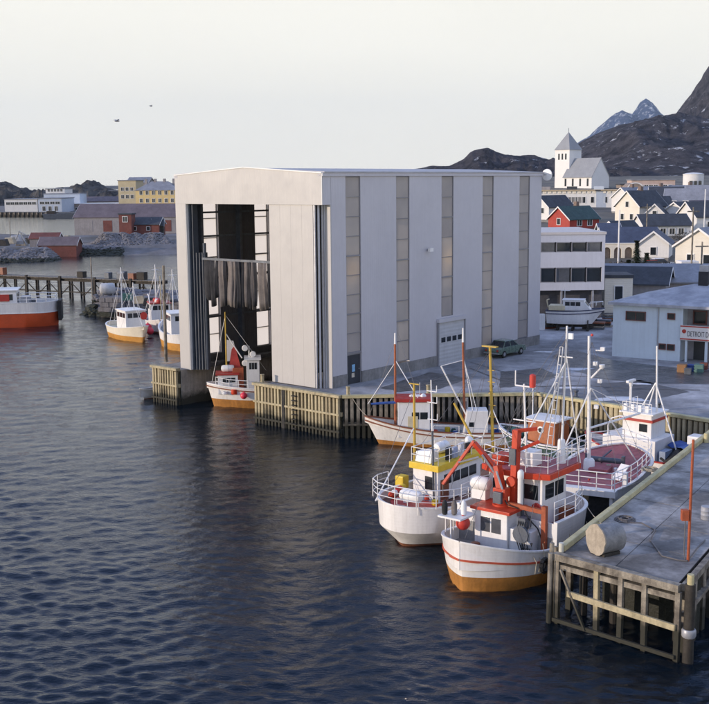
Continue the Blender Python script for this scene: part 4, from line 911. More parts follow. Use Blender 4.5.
MB().box(w1.x-.1,w0.x+.1,-.9,1.1,zb-.02,zb+.12).build('red_stripe', red, wh6); MB().box(w1.x-.15,w0.x+.15,-.9,1.15,zt+.004,zt+.08).build('wheelhouse_top', white, wh6)
rail(b6, [(w1.x,1.05,zt+.08),(w0.x,1.05,zt+.08),(w0.x,-.8,zt+.08)], .55, 2, .02, white, .5)
for k in range(4): MB().box(w1.x+.3+k*.45,w1.x+.5+k*.45,.6,.8,zt+.085,zt+.45).build('floodlight', white, b6)
rd0 = F6.px(631, 382, y=.4); MB().tube((rd0.x,.4,zt+.08),(rd0.x,.4,rd0.z-.2),.07).build('radar_post', white, b6); radar(b6, (rd0.x,.4,rd0.z), .9)
t0 = F6.px(657, 443, y=.2); t1 = F6.px(657, 346, y=.2)
m6 = mast(b6, (t0.x,.2,.7), (t1.x,.2,t1.z), .07, white)
kz = F6.px(657, 383, y=.2).z
for x_, y_ in ((t0.x+1.6,.9),(t0.x+1.4,-.7),(t0.x-1.3,.2)): stay(b6, (x_,y_,zt1 if x_ > t0.x else 1.1), (t1.x,.2,kz), .045, white, 'mast_leg')
hp0 = F6.px(607, 440, y=1.3); MB().path([(hp0.x,1.2,1.4),(hp0.x,1.2,2.6),(hp0.x-.2,1.2,3.0),(hp0.x-.7,1.2,3.2),(hp0.x-1.2,1.2,3.2)],.04).build('handrail_hoop', white, b6)
tp = MB(); xa, xb = -L/2+.25, bx0-.25
vs = []
for j in range(6):
    for i in range(9): vs.append((lerp(xa,xb,i/8), lerp(-1.3,1.35,j/5), 1.05+.42*math.sin(math.pi*j/5)+.10*math.sin(i*1.9+j)))
tp.add(vs, [(j*9+i,j*9+i+1,(j+1)*9+i+1,(j+1)*9+i) for j in range(5) for i in range(8)]); to = tp.build('net_tarp', black_tarp, b6, True); to.modifiers.new('thick','SOLIDIFY').thickness = .05
vs = []
for j in range(5):
    for i in range(8): vs.append((lerp(xa+.3,xb+.1,i/7), lerp(-1.25,.2,j/4), 1.62+.16*math.sin(math.pi*j/4)+.07*math.sin(i*2.3+j)))
tp = MB().add(vs, [(j*8+i,j*8+i+1,(j+1)*8+i+1,(j+1)*8+i) for j in range(4) for i in range(7)]); to = tp.build('blue_tarp', blue_tarp, b6, True); to.modifiers.new('thick','SOLIDIFY').thickness = .04
MB().box(xa+.35,xa+1.3,-1.2,-.3,1.75,2.25).build('white_crate', white, b6, False, .06)
MB().box(bx0-.5,bx0-.1,.3,1.2,.62,1.5).build('net_drum_frame', mat('steel_blue',(.25,.32,.45),.5), b6)

# ------------------------------------------------------------------ small boat with a varnished wheelhouse, half hidden behind the rigging
c7 = SH.w(15.0, 3.6); F7 = Frame(c7.x, c7.y, -YAW+math.pi)
b7 = boat_root('fishing_boat', F7, 'small boat with varnished orange wheelhouse and round porthole behind the white masts')
L = 6.6; sh7 = lambda s: .8+.55*max(0, (s-.4)/.6)**1.6
hull(b7, L, 2.7, sh7, lambda s: sh7(s)-.3, paint=.15, rub=lambda s: sh7(s)-.15, rake=.5, srake=.3, mats=[rust_bottom, mat('dark_green_hull',(.04,.08,.07),.4)], capm=white, deckm=deck_grey, rubm=white)
wh7 = cabin(b7, 'wheelhouse', -1.2, .7, -.85, .85, .5, 2.15, mat('varnish_orange',(.40,.12,.04),.45,var=.25,scale=3), white, .15, .08, [('f', -.6, .6, 1.5, 1.9, 3)])
MB().lathe([(.22,-.02),(.22,.03),(.15,.04)], (-.2,.86,1.6), 16, 'y').build('porthole', white, wh7, True); MB().lathe([(.14,0),(.14,.05)], (-.2,.87,1.6), 16, 'y').build('porthole_glass', glass, wh7)
for k in range(7):
    vs = []; rr = random.Random(k+70); x_, y_ = rr.uniform(1.1,2.4), rr.uniform(-.6,.7)
    MB().ball((x_,y_,.95+rr.uniform(0,.25)), rr.uniform(.3,.5), 10, .6).build('net_pile', net_green, b7, True)
mast(b7, (.9,0,.5), (.9,0,4.2), .05, white); stay(b7, (2.8,0,1.2),(.9,0,4.0),.012,wire); stay(b7, (-2.9,0,.9),(.9,0,4.0),.012,wire)
b8w = SH.w(18.1, 1.0)

# ------------------------------------------------------------------ more boats
def sjark(name, F, label, L, B, fb, cab, hullm, topm, wallm, roofm, masts=(), bowrise=.6, paint=.45, deckm=None, seed=1, rubm=None):
    b_ = boat_root(name, F, label)
    shf = lambda s: fb+bowrise*max(0, (s-.4)/.6)**1.7+.2*max(0, (.3-s)/.3)**2
    hull(b_, L, B, shf, lambda s: shf(s)-.4, paint=paint, rub=lambda s: shf(s)-.22, rake=.5, srake=.3, mats=[hullm, topm], capm=white, deckm=deckm or deck_grey, rubm=rubm, bowf=.55)
    x0, x1, w, h_ = cab
    wh_ = cabin(b_, 'wheelhouse', x0, x1, -w/2, w/2, fb-.4, fb-.4+h_, wallm, roofm, .12, .1, [('f', -w*.4, w*.4, fb+h_-1.1, fb+h_-.6, 3), ('p', x0+.2, x1-.2, fb+h_-1.1, fb+h_-.6, 3), ('s', x0+.2, x1-.2, fb+h_-1.1, fb+h_-.6, 3), ('a', -w*.3, w*.3, fb+h_-1.1, fb+h_-.6, 2)])
    for mx_, mz, m_ in masts:
        mm_ = mast(b_, (mx_,0,fb-.4), (mx_,0,mz), .07, m_); MB().tube((mx_,-.4,mz-.6),(mx_,.4,mz-.6),.03).build('crosstree', m_, mm_)
        stay(b_, (L/2-.4,0,shf(1)), (mx_,0,mz-.3), .015, white); stay(b_, (-L/2+.3,0,shf(0)), (mx_,0,mz-.3), .015, white)
        for sd in (-1,1): stay(b_, (mx_-.3,sd*B*.45,shf(.5)), (mx_,0,mz-.8), .02, white)
    clutter(b_, x1+.3, L/2-1.6, -.5, .5, fb-.15, 3, seed, gear_mats, .35); clutter(b_, -L/2+1., x0-.4, -.6, .6, fb-.3, 3, seed+1, gear_mats, .35)
    return b_
# in the dock of the shed
c = SH.w(-9.45, 3.65); F1 = Frame(c.x, c.y, math.pi+.10)
w0 = F1.px(247, 390, y=.5).x; w1 = F1.px(260, 390, y=.5).x
b1 = sjark('fishing_boat', F1, 'small white fishing boat with rust brown bottom, berthed inside the open shed', 8.6, 3.3, 1.45, (w1,w0,1.7,2.5), ochre, white_hull, white, white, (), .35, .62, brown, 90, brown)
f0 = F1.px(218, 380, y=.4).x; f1 = F1.px(238, 380, y=.4).x
fh = cabin(b1, 'foredeck_house', f1, f0, -.8, .8, 1.0, 2.45, white, red, .12, .1, [('p', f1+.2, f0-.3, 1.9, 2.25, 3), ('f', -.6, .6, 1.9, 2.25, 3)])
raft(b1, ((f0+f1)/2,.1,2.85), 1.0, .26, 'x')
buoy(b1, (w0+.25,1.78,1.05), .26, pink); rail(b1, [(1.2,1.55,1.5),(2.6,1.25,1.58),(3.6,.6,1.7)], .6, 2, .025, white, .6)
xm = F1.px(227, 385, y=0).x; mz1 = F1.px(226, 312, y=0).z; ms1 = mast(b1, (xm,0,1.0), (xm,0,mz1), .07, mast_yellow)
bm1 = F1.px(242, 358, y=0); MB().tube((xm,0,mz1-1.6),(bm1.x,0,bm1.z),.045).build('boom', white, ms1)
stay(b1, (3.9,0,1.85),(xm,0,mz1-.3),.015,white); stay(b1, (w1-.5,0,2.6),(xm,0,mz1-.2),.015,white)
sg = F1.px(235, 352, y=0); MB().extr([(sg.x-.5,0,2.5),(sg.x+.55,0,2.5),(sg.x+.25,0,sg.z+.2),(sg.x+.0,0,sg.z+.5)], (0,-.08,0)).build('mizzen_cloth', mat('sail_red',(.5,.06,.05),.8,var=.3), b1)
MB().extr([(sg.x-.2,-.3,3.4),(sg.x+.7,-.3,3.3),(sg.x+.6,-.3,sg.z+.9),(sg.x+.1,-.3,sg.z+.8)], (0,-.05,0)).build('mizzen_cloth', white, b1)
MB().box(sg.x-.6,sg.x+.2,-.4,.5,1.0,2.9).build('engine_casing', orange_rust, b1, False, .04)
for u_, v_ in ((245,348),(253,354),(245,363)):
    q_ = F1.px(u_, v_, y=.2); MB().lathe([(.02,-.14),(.2,-.12),(.24,.05),(.2,.14)], (q_.x,.2,q_.z), 12, 'y').build('deck_lamp', white, b1, True)
q_ = F1.px(249, 350, y=.0); MB().tube((q_.x,0,1.1),(q_.x,0,q_.z+.3),.05).build('lamp_post', white, b1)
clutter(b1, f1+.1, f0-.2, .9, 1.3, 1.08, 4, 91, [red, orange, white, red], .5); clutter(b1, w0+.2, f1-.2, -.6, 1.2, 1.05, 5, 93, [orange_rust, white, red, rope], .5)
# left of the shed
bw, sn = at(145, 343, 0), at(113, 333, 0); d_ = bw-sn; mid = (bw+sn)/2
FA = Frame(mid.x, mid.y, math.atan2(d_.y, d_.x))
bA = sjark('fishing_boat', FA, 'small cream and white fishing boat with yellow bottom near the stone landing', 9.4, 3.3, 1.25, (-.4,2.4,2.2,2.3), mat('yellow_bottom',(.60,.29,.06),.55,var=.2), mat('cream_hull',(.80,.73,.58),.4,var=.08), white, white, ((-1.6,7.6,white),(2.0,6.2,white)), .5, .55, cream, 95)
MB().lathe([(.35,-.06),(.42,0),(.35,.06)], (2.45,.9,2.6), 14, 'x').build('life_ring', buoy_red, bA, True)
c = at(154, 334, 0); FB = Frame(c.x, c.y+3.5, FA.ang-.25)
bB = sjark('fishing_boat', FB, 'white fishing boat with red roof gear and pink buoys, behind the cream boat', 8.6, 3.3, 1.2, (-.8,1.8,2.2,2.4), rust_bottom, white_hull, white, red, ((-1.9,7.4,white),(2.2,6.4,wood_pale)), .5, .2, None, 97)
for u_, v_, m_ in ((150,331,pink),(148,327,pink),(143,319,buoy_red)): q_ = FB.px(u_, v_, y=-1.7); buoy(bB, q_, .42, m_)
for k in range(5): MB().ball((-.5+.5*k,-.3+.15*(k % 3),3.45), .28, 10).build('net_float', [red, pink, red, white, red][k], bB, True)
MB().path([(1.6,-1.2,1.4),(1.6,-1.2,3.4),(1.0,-1.2,4.1),(.2,-1.2,4.2)],.06).build('davit', white, bB)
c0_, c1_ = at(164, 343, 0), at(181, 354, 0); d_ = c0_-c1_
FC = Frame(*((c0_+c1_)/2+Vector((.2,2.0,0)))[:2], math.atan2(d_.y, d_.x))
bC = sjark('fishing_boat', FC, 'white fishing boat with yellow bottom half hidden behind the shed corner', 9.5, 3.4, 1.55, (-2.6,.2,2.2,2.4), MATS['yellow_bottom'], white_hull, white, white, ((1.4,7.8,white),), .8, .75, None, 99)
for k in range(4): MB().ball((.6+.35*k,-1.75+.1*(k % 2),1.5+.35*(k % 2)), .3, 10).build('net_float', buoy_red, bC, True)
# skiff by the quay arm
c = at(158, 389, 0); c2 = at(147, 394, 0); d_ = Vector((c2.x-c.x, c2.y-c.y))
FS = Frame(SH.w(-18.6,1.2).x, SH.w(-18.6,1.2).y, -YAW-math.pi/2+.12)
bs = boat_root('skiff', FS, 'pale grey open skiff moored against the left quay arm')
hull(bs, 4.6, 1.7, lambda s: .55+.35*max(0,(s-.4)/.6)**2, lambda s: .18, paint=.05, rub=lambda s: .42+.3*max(0,(s-.4)/.6)**2, rake=.4, srake=.1, stern='flat', mats=[rust_bottom, mat('skiff_grey',(.5,.5,.5),.5)], deckm=deck_grey, depth=.3)
for x_ in (-1.2, .1, 1.1): MB().box(x_-.13,x_+.13,-.7,.7,.38,.42).build('thwart', wood_pale, bs)
# red and white ferry at the left frame edge
Ff = Frame(-44.3, 132.4, .19)
fe = boat_root('ferry', Ff, 'white passenger boat with bright orange hull at the left frame edge')
shF = lambda s: 2.9
P_, h_ = hull(fe, 18, 5.2, shF, lambda s: 2.35, paint=lambda s: 1.62, rub=lambda s: 1.68, rake=.25, srake=.3, mats=[orange_red, white_hull], capm=white, deckm=deck_grey, rubm=white, bowf=.88, entry=.82, full=3.2)
cab = cabin(fe, 'saloon', -8.2, 4.2, -1.9, 1.9, 2.35, 4.3, white, white, .15, .12, [('s', -7.8, 3.8, 3.2, 3.9, 9), ('p', -7.8, 3.8, 3.2, 3.9, 9), ('f', -1.5, 1.5, 3.2, 3.9, 3)])
cabin(fe, 'bridge', -2.5, .5, -1.4, 1.4, 4.45, 6.3, white, red, .15, .12, [('s', -2.2, .2, 5.3, 5.9, 3), ('f', -1.1, 1.1, 5.3, 5.9, 3)])
cabin(fe, 'deck_locker', 4.6, 5.6, -1.2, 1.2, 2.36, 3.5, steel_grey); MB().box(1.9,3.4,-2.05,-1.92,3.1,3.9).build('life_raft_rack', red, fe)
MB().box(8.85,9.25,-1.5,1.5,.6,3.0).build('bow_fender', rubber, fe, False, .06)
rail(fe, [(4.3,-2.45,2.93),(7.6,-2.4,2.93),(8.6,-1.4,2.93),(8.6,1.4,2.93),(7.6,2.4,2.93),(4.3,2.45,2.93)], .7, 2, .03, white, 1.2)
mast(fe, (-1,0,6.5), (-1,0,10), .08, white)
for x_ in (5.3, 6.0): MB().box(x_-.25,x_+.25,-.5,.5,2.36,3.1).build('deck_crate', steel_dark, fe)

# tall mooring pole and short things by the quay arm
p = at(161, 362, QZ); po = tag(MB().tube((0,0,0),(.05,0,7.6),.14,.10,10).build('mooring_pole', wood_grey, None, True), 'tall bare timber pole on the left quay arm in front of the boats', 'pole'); po.location = p+Vector((.4,0,0))

# ------------------------------------------------------------------ wooden jetty on piles, left
JA, JB = at(-14, 274.5, 3.0), at(163, 281, 3.0); jd = (JB-JA); JL = jd.length; jang = math.atan2(jd.y, jd.x)
jt = empty('jetty', (JA.x, JA.y, 0), jang, 'long dark timber jetty on braced piles behind the orange hulled ferry', 'jetty')
MB().box(0, JL, -.9, 1.1, 2.55, 2.95).build('deck_frame', wood_dark, jt)
npk = int(JL/.9)
base = None
for i in range(npk):
    if base is None: base = MB().box(-.42, .42, -1.25, 1.35, 2.955, 3.06).build('plank', wood_grey, jt); base.location = (.45, 0, 0)
    else: share(base, 'plank', (.45+i*.9, .05*((i*7) % 3-1), .01*((i*5) % 3)), jt)
pb = None
xs = [.6+2.15*k for k in range(int(JL/2.15)+1)]
for k, x_ in enumerate(xs):
    for y_ in (-.95, 1.05):
        if pb is None: pb = MB().tube((0,0,-1.5),(0,0,2.55),.17,.15,8).build('pile', wood_dark, jt, True); pb.location = (x_, y_, 0)
        else: share(pb, 'pile', (x_+.1*((k*3) % 3-1), y_, 0), jt)
    if k+1 < len(xs): MB().bar((x_,-1.12,.5 if k % 2 else 2.3),(xs[k+1],-1.12,2.3 if k % 2 else .5),.09,.13,up=(0,1,0)).build('brace', wood_dark, jt)
    if k % 3 == 1: MB().bar((x_,-1.2,-1.),(x_,-1.2,3.3),.34,.3,up=(0,1,0)).build('fender_pile', wood_dark, jt)
MB().bar((0,-1.1,1.0),(JL,-1.1,1.0),.1,.16).build('wale', wood_dark, jt)
for k, (u_, w_) in enumerate(((4,1.1),(86,1.1),(125,1.3),(135,1.0),(144,1.3),(112,.8))):
    t = (u_+14)/177*JL; bx = tag(MB().box(-w_/2,w_/2,-.5,.4,0,.9 if k % 2 else 1.1).build('crate', [brown, wood_dark, steel_dark][k % 3], None, False, .04), ['brown crate at the left end of the jetty','brown crate at mid jetty left of the pole','dark crate on the right part of the jetty, leftmost of three','grey box on the right part of the jetty, middle of three','brown box at the right end of the jetty','low dark box on the jetty just right of the stone landing'][k], 'crate')
    bx.location = Vector((JA.x, JA.y, 3.085))+jd.normalized()*t; bx.rotation_euler = (0,0,jang)
pj = tag(MB().tube((0,0,0),(0,0,7.2),.11,.08,8).build('lamp_pole', wood_grey, None, True), 'thin pole standing at the jetty above the stone landing', 'pole'); pj.location = at(93, 309, -.5); 

# ------------------------------------------------------------------ rubble: piles of stone built from many faceted rocks
rock_m = mat('rock_grey', (.17, .165, .175), .9, var=.35, scale=.8, bump=.05, bscale=3)
rock_pale = mat('rock_pale', (.21, .20, .205), .9, var=.3, scale=.8, bump=.05, bscale=3)
rock_weed = mat('rock_weed', (.03, .034, .022), .85, var=.4, scale=1.2, bump=.05, bscale=3)
def rock_proto(seed, n=1):
    bm = bmesh.new(); bmesh.ops.create_icosphere(bm, subdivisions=1, radius=1.)
    rr = random.Random(seed)
    for v in bm.verts: v.co *= rr.uniform(.7, 1.15); v.co.z *= .75
    vs = [tuple(v.co) for v in bm.verts]; fs = [tuple(v.index for v in f.verts) for f in bm.faces]; bm.free(); return vs, fs
ROCKS = [rock_proto(i) for i in range(6)]
def rubble(name, pts, n, smin, smax, mats, seed, zweed=.5):
    """pts: function (t, w) -> surface point, t along, w across"""
    rr = random.Random(seed); mb = MB()
    for i in range(n):
        p = pts(rr.random(), rr.random()); s = rr.uniform(smin, smax); vs, fs = ROCKS[i % 6]; a = rr.uniform(0, 6.28); c_, s_ = math.cos(a)*s, math.sin(a)*s
        mb.add([(p.x+v[0]*c_-v[1]*s_, p.y+v[0]*s_+v[1]*c_, p.z+v[2]*s*.8) for v in vs], fs, 0 if p.z > zweed+rr.uniform(-.3,.4) else 1)
    N_, W_ = 40, 10; g_ = [pts(min(.999, i/N_), j/W_)-Vector((0,0,.12)) for j in range(W_+1) for i in range(N_+1)]
    mb.add(g_, [(j*(N_+1)+i, j*(N_+1)+i+1, (j+1)*(N_+1)+i+1, (j+1)*(N_+1)+i) for j in range(W_) for i in range(N_)], 0)
    return tag(mb.build(name, mats), kind='stuff')
def mound(L0, L1, width, height, flat=.3, zb=-.5):
    d = (L1-L0); dn = d.normalized(); nr = Vector((-dn.y, dn.x, 0))
    def f(t, w):
        k = 2*w-1; edge = min(1, t*8, (1-t)*8)
        prof = 1. if abs(k) < flat else 1-(abs(k)-flat)/(1-flat)
        return L0+d*t+nr*(k*width/2)+Vector((0,0,zb+(height-zb)*prof*edge*(.85+.3*mnoise.noise((t*9, w*3, 1.)))))
    return f
# stone landing block near the jetty
q0, q1 = at(86, 320, 0), at(180, 330, 0)
rubble('rubble_bank', mound(at(90,314,0)+Vector((0,3,0)), at(182,318,0)+Vector((0,3,0)), 9, 3.0, .45), 900, .35, .8, [rock_m, rock_weed], 4, 1.4)
Ld = Frame(*at(86,318,0)[:2], math.atan2((q1-q0).y, (q1-q0).x)*.6)
ld_ = empty('stone_landing', (Ld.o.x, Ld.o.y, 0), Ld.ang, 'low stone landing with weed covered foot behind the cream boat', 'landing')
MB().box(1.2, 18, 1.5, 12, -1, 2.6).build('fill', rock_m, ld_)
rr = random.Random(12)
for j in range(4):
    x_ = 1.0+rr.uniform(0,.4)
    while x_ < 15:
        w_ = rr.uniform(.9,1.6); MB().box(x_+.03, x_+w_-.03, 1.1+rr.uniform(-.12,.1), 1.52, .1+j*.62, .68+j*.62).build('stone', rock_weed if j < 1 else rock_m, ld_, False, .05); x_ += w_
c = at(106, 296, 2.6); tk = empty('white_tank', (c.x, c.y+1, 2.6), .3, 'white cylindrical tank lying on the stone landing', 'tank')
MB().lathe([(.1,-1.0),(.6,-.9),(.75,-.7),(.75,.7),(.6,.9),(.1,1.0)], (0,0,.8), 18, 'x').build('shell', mat('tank_dull_white',(.5,.5,.5),.6,var=.2), tk, True); MB().box(-.7,-.5,-.6,.6,0,.3).build('saddle', concrete, tk); MB().box(.5,.7,-.6,.6,0,.3).build('saddle', concrete, tk)
for k, (u_, v_) in enumerate(((128,300),(140,303),(150,305),(165,300))):
    c = at(u_, v_, 2.6); o_ = tag(MB().hexa([(-.8,-.5,0),(.8,-.5,0),(.8,.5,0),(-.8,.5,0)],[(-.6,-.4,.9),(.5,-.35,1.0),(.55,.4,.8),(-.6,.4,.9)]).build('covered_heap', [net_green, rope, canvas_dark, wood_grey][k], None, False, .1), ['teal net heap on the stone landing','tan rope heap on the stone landing','dark tarpaulin heap on the stone landing','grey timber heap on the stone landing by the shed'][k], 'heap'); o_.location = (c.x, c.y, 2.55)
# breakwaters and shore on the left
shore_m = mat('shore_ground', (.13, .12, .10), .95, var=.4, scale=.1, bump=.1, bscale=1, c2=(.20,.19,.19), c2amt=.5, c2scale=.06)
rubble('breakwater', mound(at(-60,262,0), at(62,259,0), 16, 2.9, .18), 3600, .3, .65, [rock_pale, rock_weed], 5, .5)
rubble('breakwater', mound(at(56,256,0)+Vector((0,6,0)), at(128,254,0)+Vector((0,2,0)), 16, 1.9, .3), 1800, .35, .7, [rock_m, rock_weed], 6, 1.3)
rubble('gravel_heap', mound(at(88,248,1)+Vector((0,6,0)), at(166,246,1)+Vector((0,8,0)), 24, 3.4, .10, .2), 3600, .2, .42, [rock_pale, rock_pale], 7, -9)
g = MB(); Nx, Ny = 60, 24; vs = []
for j in range(Ny):
    for i in range(Nx):
        u_ = -80+310*i/(Nx-1); yy = lerp(262, 352, j/(Ny-1)); x_ = (u_-354.5)/FPX*yy*1.0
        edge = min(1, j/3, (Ny-1-j)/2); z_ = -1+edge*(2.6+1.0*mnoise.noise((x_*.06, yy*.06, 3)))
        vs.append((x_, yy-18*sst(70, -60, u_)+6*mnoise.noise((x_*.04,2,1)), z_))
g.add(vs, [(j*Nx+i, j*Nx+i+1, (j+1)*Nx+i+1, (j+1)*Nx+i) for j in range(Ny-1) for i in range(Nx-1)])
tag(g.build('shore_ground', shore_m, smooth=True), kind='structure')

# ------------------------------------------------------------------ buildings: shared builder
WIN = {}
def add_window(parent, loc, rz, w, h, fm, gm, depth=.10):
    key = (round(w,2), round(h,2), fm.name, gm.name)
    if key not in WIN:
        t = max(.06, min(w,h)*.10); f_ = MB()
        f_.box(-w/2-t, w/2+t, -depth, .02, -h/2-t, -h/2).box(-w/2-t, w/2+t, -depth, .02, h/2, h/2+t).box(-w/2-t, -w/2, -depth, .02, -h/2, h/2).box(w/2, w/2+t, -depth, .02, -h/2, h/2)
        if w > .9: f_.box(-t*.35, t*.35, -depth*.8, .01, -h/2, h/2)
        fo = f_.build('window', fm, parent); po = MB().box(-w/2, w/2, -.03, .01, -h/2, h/2).build('pane', gm, fo); WIN[key] = (fo, po); fo.location = loc; fo.rotation_euler = (0,0,rz); return fo
    a, b_ = WIN[key]; o = share(a, 'window', loc, parent, rz); share(b_, 'pane', (0,0,0), o); return o
def house(name, label, P, ang, w, d, h, roof, wallm, roofm, wins=(), cat='house', rise=2., ov=.35, frame=None, gm=None, base=None, group=None, chimney=None, bandm=None):
    """P base centre; local x = ridge direction (length w), y = depth d; faces: s (-y), n (+y), e (+x), w (-x); wins: (face, count, zmid, width, height, inset)"""
    root = empty(name, P, ang, label, cat, group); frame = frame or white; gm = gm or glass
    zb = -1.5
    if base: MB().box(-w/2+.05, w/2-.05, -d/2+.05, d/2-.05, zb, .5).build('foundation', base, root); zb = .45
    if roof == 'gable':
        mb = MB(); mb.extr([(-w/2,-d/2,zb),(-w/2,d/2,zb),(-w/2,d/2,h),(-w/2,0,h+rise),(-w/2,-d/2,h)], (w,0,0)); mb.build('wall', wallm, root)
        k = rise/(d/2)
        for sd in (-1, 1):
            y1 = sd*(d/2+ov); z1 = h-k*ov
            MB().hexa([(-w/2-ov,0,h+rise+.01),(w/2+ov,0,h+rise+.01),(w/2+ov,y1,z1+.01),(-w/2-ov,y1,z1+.01)], [(-w/2-ov,0,h+rise+.18),(w/2+ov,0,h+rise+.18),(w/2+ov,y1,z1+.16),(-w/2-ov,y1,z1+.16)]).build('roof', roofm, root)
            for e in (-1, 1):
                MB().hexa([(e*(w/2+ov+.01),0,h+rise-.12),(e*(w/2+ov+.05),0,h+rise-.12),(e*(w/2+ov+.05),y1,z1-.12),(e*(w/2+ov+.01),y1,z1-.12)], [(e*(w/2+ov+.01),0,h+rise+.17),(e*(w/2+ov+.05),0,h+rise+.17),(e*(w/2+ov+.05),y1,z1+.15),(e*(w/2+ov+.01),y1,z1+.15)]).build('bargeboard', frame, root)
    elif roof == 'hip':
        MB().box(-w/2, w/2, -d/2, d/2, zb, h).build('wall', wallm, root)
        r_ = max(.3, (w-d)/2); W_, D_ = w/2+ov, d/2+ov
        MB().add([(-W_,-D_,h),(W_,-D_,h),(W_,D_,h),(-W_,D_,h),(-r_,0,h+rise),(r_,0,h+rise),(-W_,-D_,h-.15),(W_,-D_,h-.15),(W_,D_,h-.15),(-W_,D_,h-.15)], [(0,1,5,4),(1,2,5),(2,3,4,5),(3,0,4),(0,6,7,1),(1,7,8,2),(2,8,9,3),(3,9,6,0),(6,9,8,7)]).build('roof', roofm, root)
    else:
        MB().box(-w/2, w/2, -d/2, d/2, zb, h).build('wall', wallm, root)
        MB().box(-w/2-ov, w/2+ov, -d/2-ov, d/2+ov, h+.004, h+.35).build('roof', roofm, root)
    for face, cnt, zm, ww, hh, ins in wins:
        span = (w if face in 'sn' else d)-2*ins
        for i in range(cnt):
            t = -span/2+span*(i+.5)/cnt
            loc, rz = {'s': ((t,-d/2,zm),0), 'n': ((t,d/2,zm),math.pi), 'e': ((w/2,t,zm),math.pi/2), 'w': ((-w/2,t,zm),-math.pi/2)}[face]
            add_window(root, loc, rz, ww, hh, frame, gm)
    if chimney: x_, y_ = chimney; MB().box(x_-.4, x_+.4, y_-.4, y_+.4, h+rise*.4, h+rise+1.0).build('chimney', mat('chimney_brick',(.22,.16,.13),.9,var=.2), root)
    return root
roof_dark = mat('roof_slate', (.055, .062, .075), .8, var=.3, scale=.8)
roof_blue = mat('roof_blue', (.06, .075, .12), .7, var=.25, scale=.8)
roof_green = mat('roof_green', (.035, .075, .07), .7, var=.25, scale=.8)
roof_grey = mat('roof_grey', (.25, .26, .29), .7, var=.25, scale=.5)
roof_purple = mat('roof_purple', (.15, .12, .13), .85, var=.25, scale=.4)
wall_white = mat('wall_white', (.76, .75, .72), .7, var=.07, scale=.5, streak=.06, wave=('Z', 1.6, .01))
wall_cream = mat('wall_cream', (.78, .73, .62), .7, var=.07, scale=.5, wave=('Z', 1.6, .01))
wall_yellow = mat('wall_yellow', (.68, .52, .24), .75, var=.1, scale=.4)
wall_red = mat('wall_red', (.40, .05, .035), .7, var=.15, scale=.6, wave=('X', 2.2, .01))
wall_rust = mat('wall_rust', (.17, .058, .046), .85, var=.25, scale=.6)
wall_grey = mat('wall_grey', (.30, .285, .29), .85, var=.2, scale=.3, streak=.2)
wall_blue = mat('wall_blue', (.50, .56, .64), .7, var=.08, scale=.5)
wall_pink = mat('wall_pink', (.60, .45, .38), .75, var=.12, scale=.4)
wall_stone = mat('wall_brownstone', (.30, .24, .20), .85, var=.25, scale=.7)
def base(u, v, Y): return aty(u, v, Y)
# grey warehouse and red sheds on the near shore
P = base(140, 231, 345); P.z = 2.2
wh_ = house('warehouse', 'long grey warehouse with purple brown roof behind the red boathouse', (P.x, P.y+7, 2.2), -.10, 40, 14, 4.6, 'gable', wall_grey, roof_purple, (('w',2,2.2,1.6,2.6,2.5),), 'warehouse', 3.8, .3)
for k in range(6): MB().box(-17+k*6.2,-14.2+k*6.2,-7.06,-6.98,.2,3.6).build('sliding_door', [wall_grey, wall_rust, wall_grey][k % 3], wh_)
MB().box(-20.06,-19.98,-6.5,6.5,.1,4.4).build('end_boarding', wall_cream, wh_)
P = base(56, 248, 262); house('long_shed', 'long rust red shed with faded roof on the near left shore', (P.x, P.y+4, P.z-.9), -.04, 9, 5, 1.5, 'gable', wall_rust, roof_purple, (), 'shed', 1.7, .25)
P = base(38, 243, 275); house('boat_shed_small', 'low red roofed shed half behind the long rust red shed', (P.x+1, P.y+4, 2.4), .02, 7, 5, 1.3, 'gable', wall_grey, wall_rust, (), 'shed', 1.2, .25)
P = base(143, 233, 300); house('boathouse', 'red boathouse with a pale square window before the grey warehouse', (P.x, P.y+3, P.z), -.12, 9.5, 6, 2.3, 'gable', wall_rust, roof_dark, (('s',2,1.2,.9,.9,1.),), 'boathouse', 1.7, .3)
P = base(126, 231, 298); house('red_tower_shed', 'narrow red shed with white framed window left of the red boathouse', (P.x, P.y+2, P.z-.3), -.12, 3.4, 3.4, 4.6, 'flat', wall_rust, roof_dark, (('s',1,3.4,1.2,1.4,.6),), 'shed', 1., .2)
P = base(157, 233, 300); house('fish_shack', 'small dark shack right of the red boathouse', (P.x, P.y+2, P.z), .1, 3., 3., 2.0, 'gable', wood_dark, roof_dark, (), 'shed', 1.6, .2)
rr = random.Random(44)
for k in range(7):
    u_ = [3,10,16,22,30,66,72][k]; p = base(u_, 244-2*(k % 3), 262+4*k); o_ = tag(MB().hexa([(-1.4,-1,0),(1.4,-1,0),(1.4,1,0),(-1.4,1,0)],[(-1.0,-.6,1.5),(.8,-.7,1.2+.2*(k%3)),(1.,.6,1.7),(-.9,.7,1.3)]).build('scrap_heap', [wood_dark, rope, steel_grey, wood_grey][k % 4], None, False, .15), ['dark scrap heap at the left frame edge behind the breakwater','tan gear heap near the left frame edge','grey gear heap on the left shore, third from the frame edge','grey timber heap on the left shore left of the small winch frame','dark heap left of the red roofed shed','tan heap right of the long red shed','grey heap at the right end of the long red shed'][k], 'heap'); o_.location = (p.x, p.y, p.z-.4)
p = base(20, 243, 268); wf = empty('winch_frame', (p.x, p.y, p.z-.3), 0, 'pale triangular winch frame with a thin mast on the left shore', 'winch')
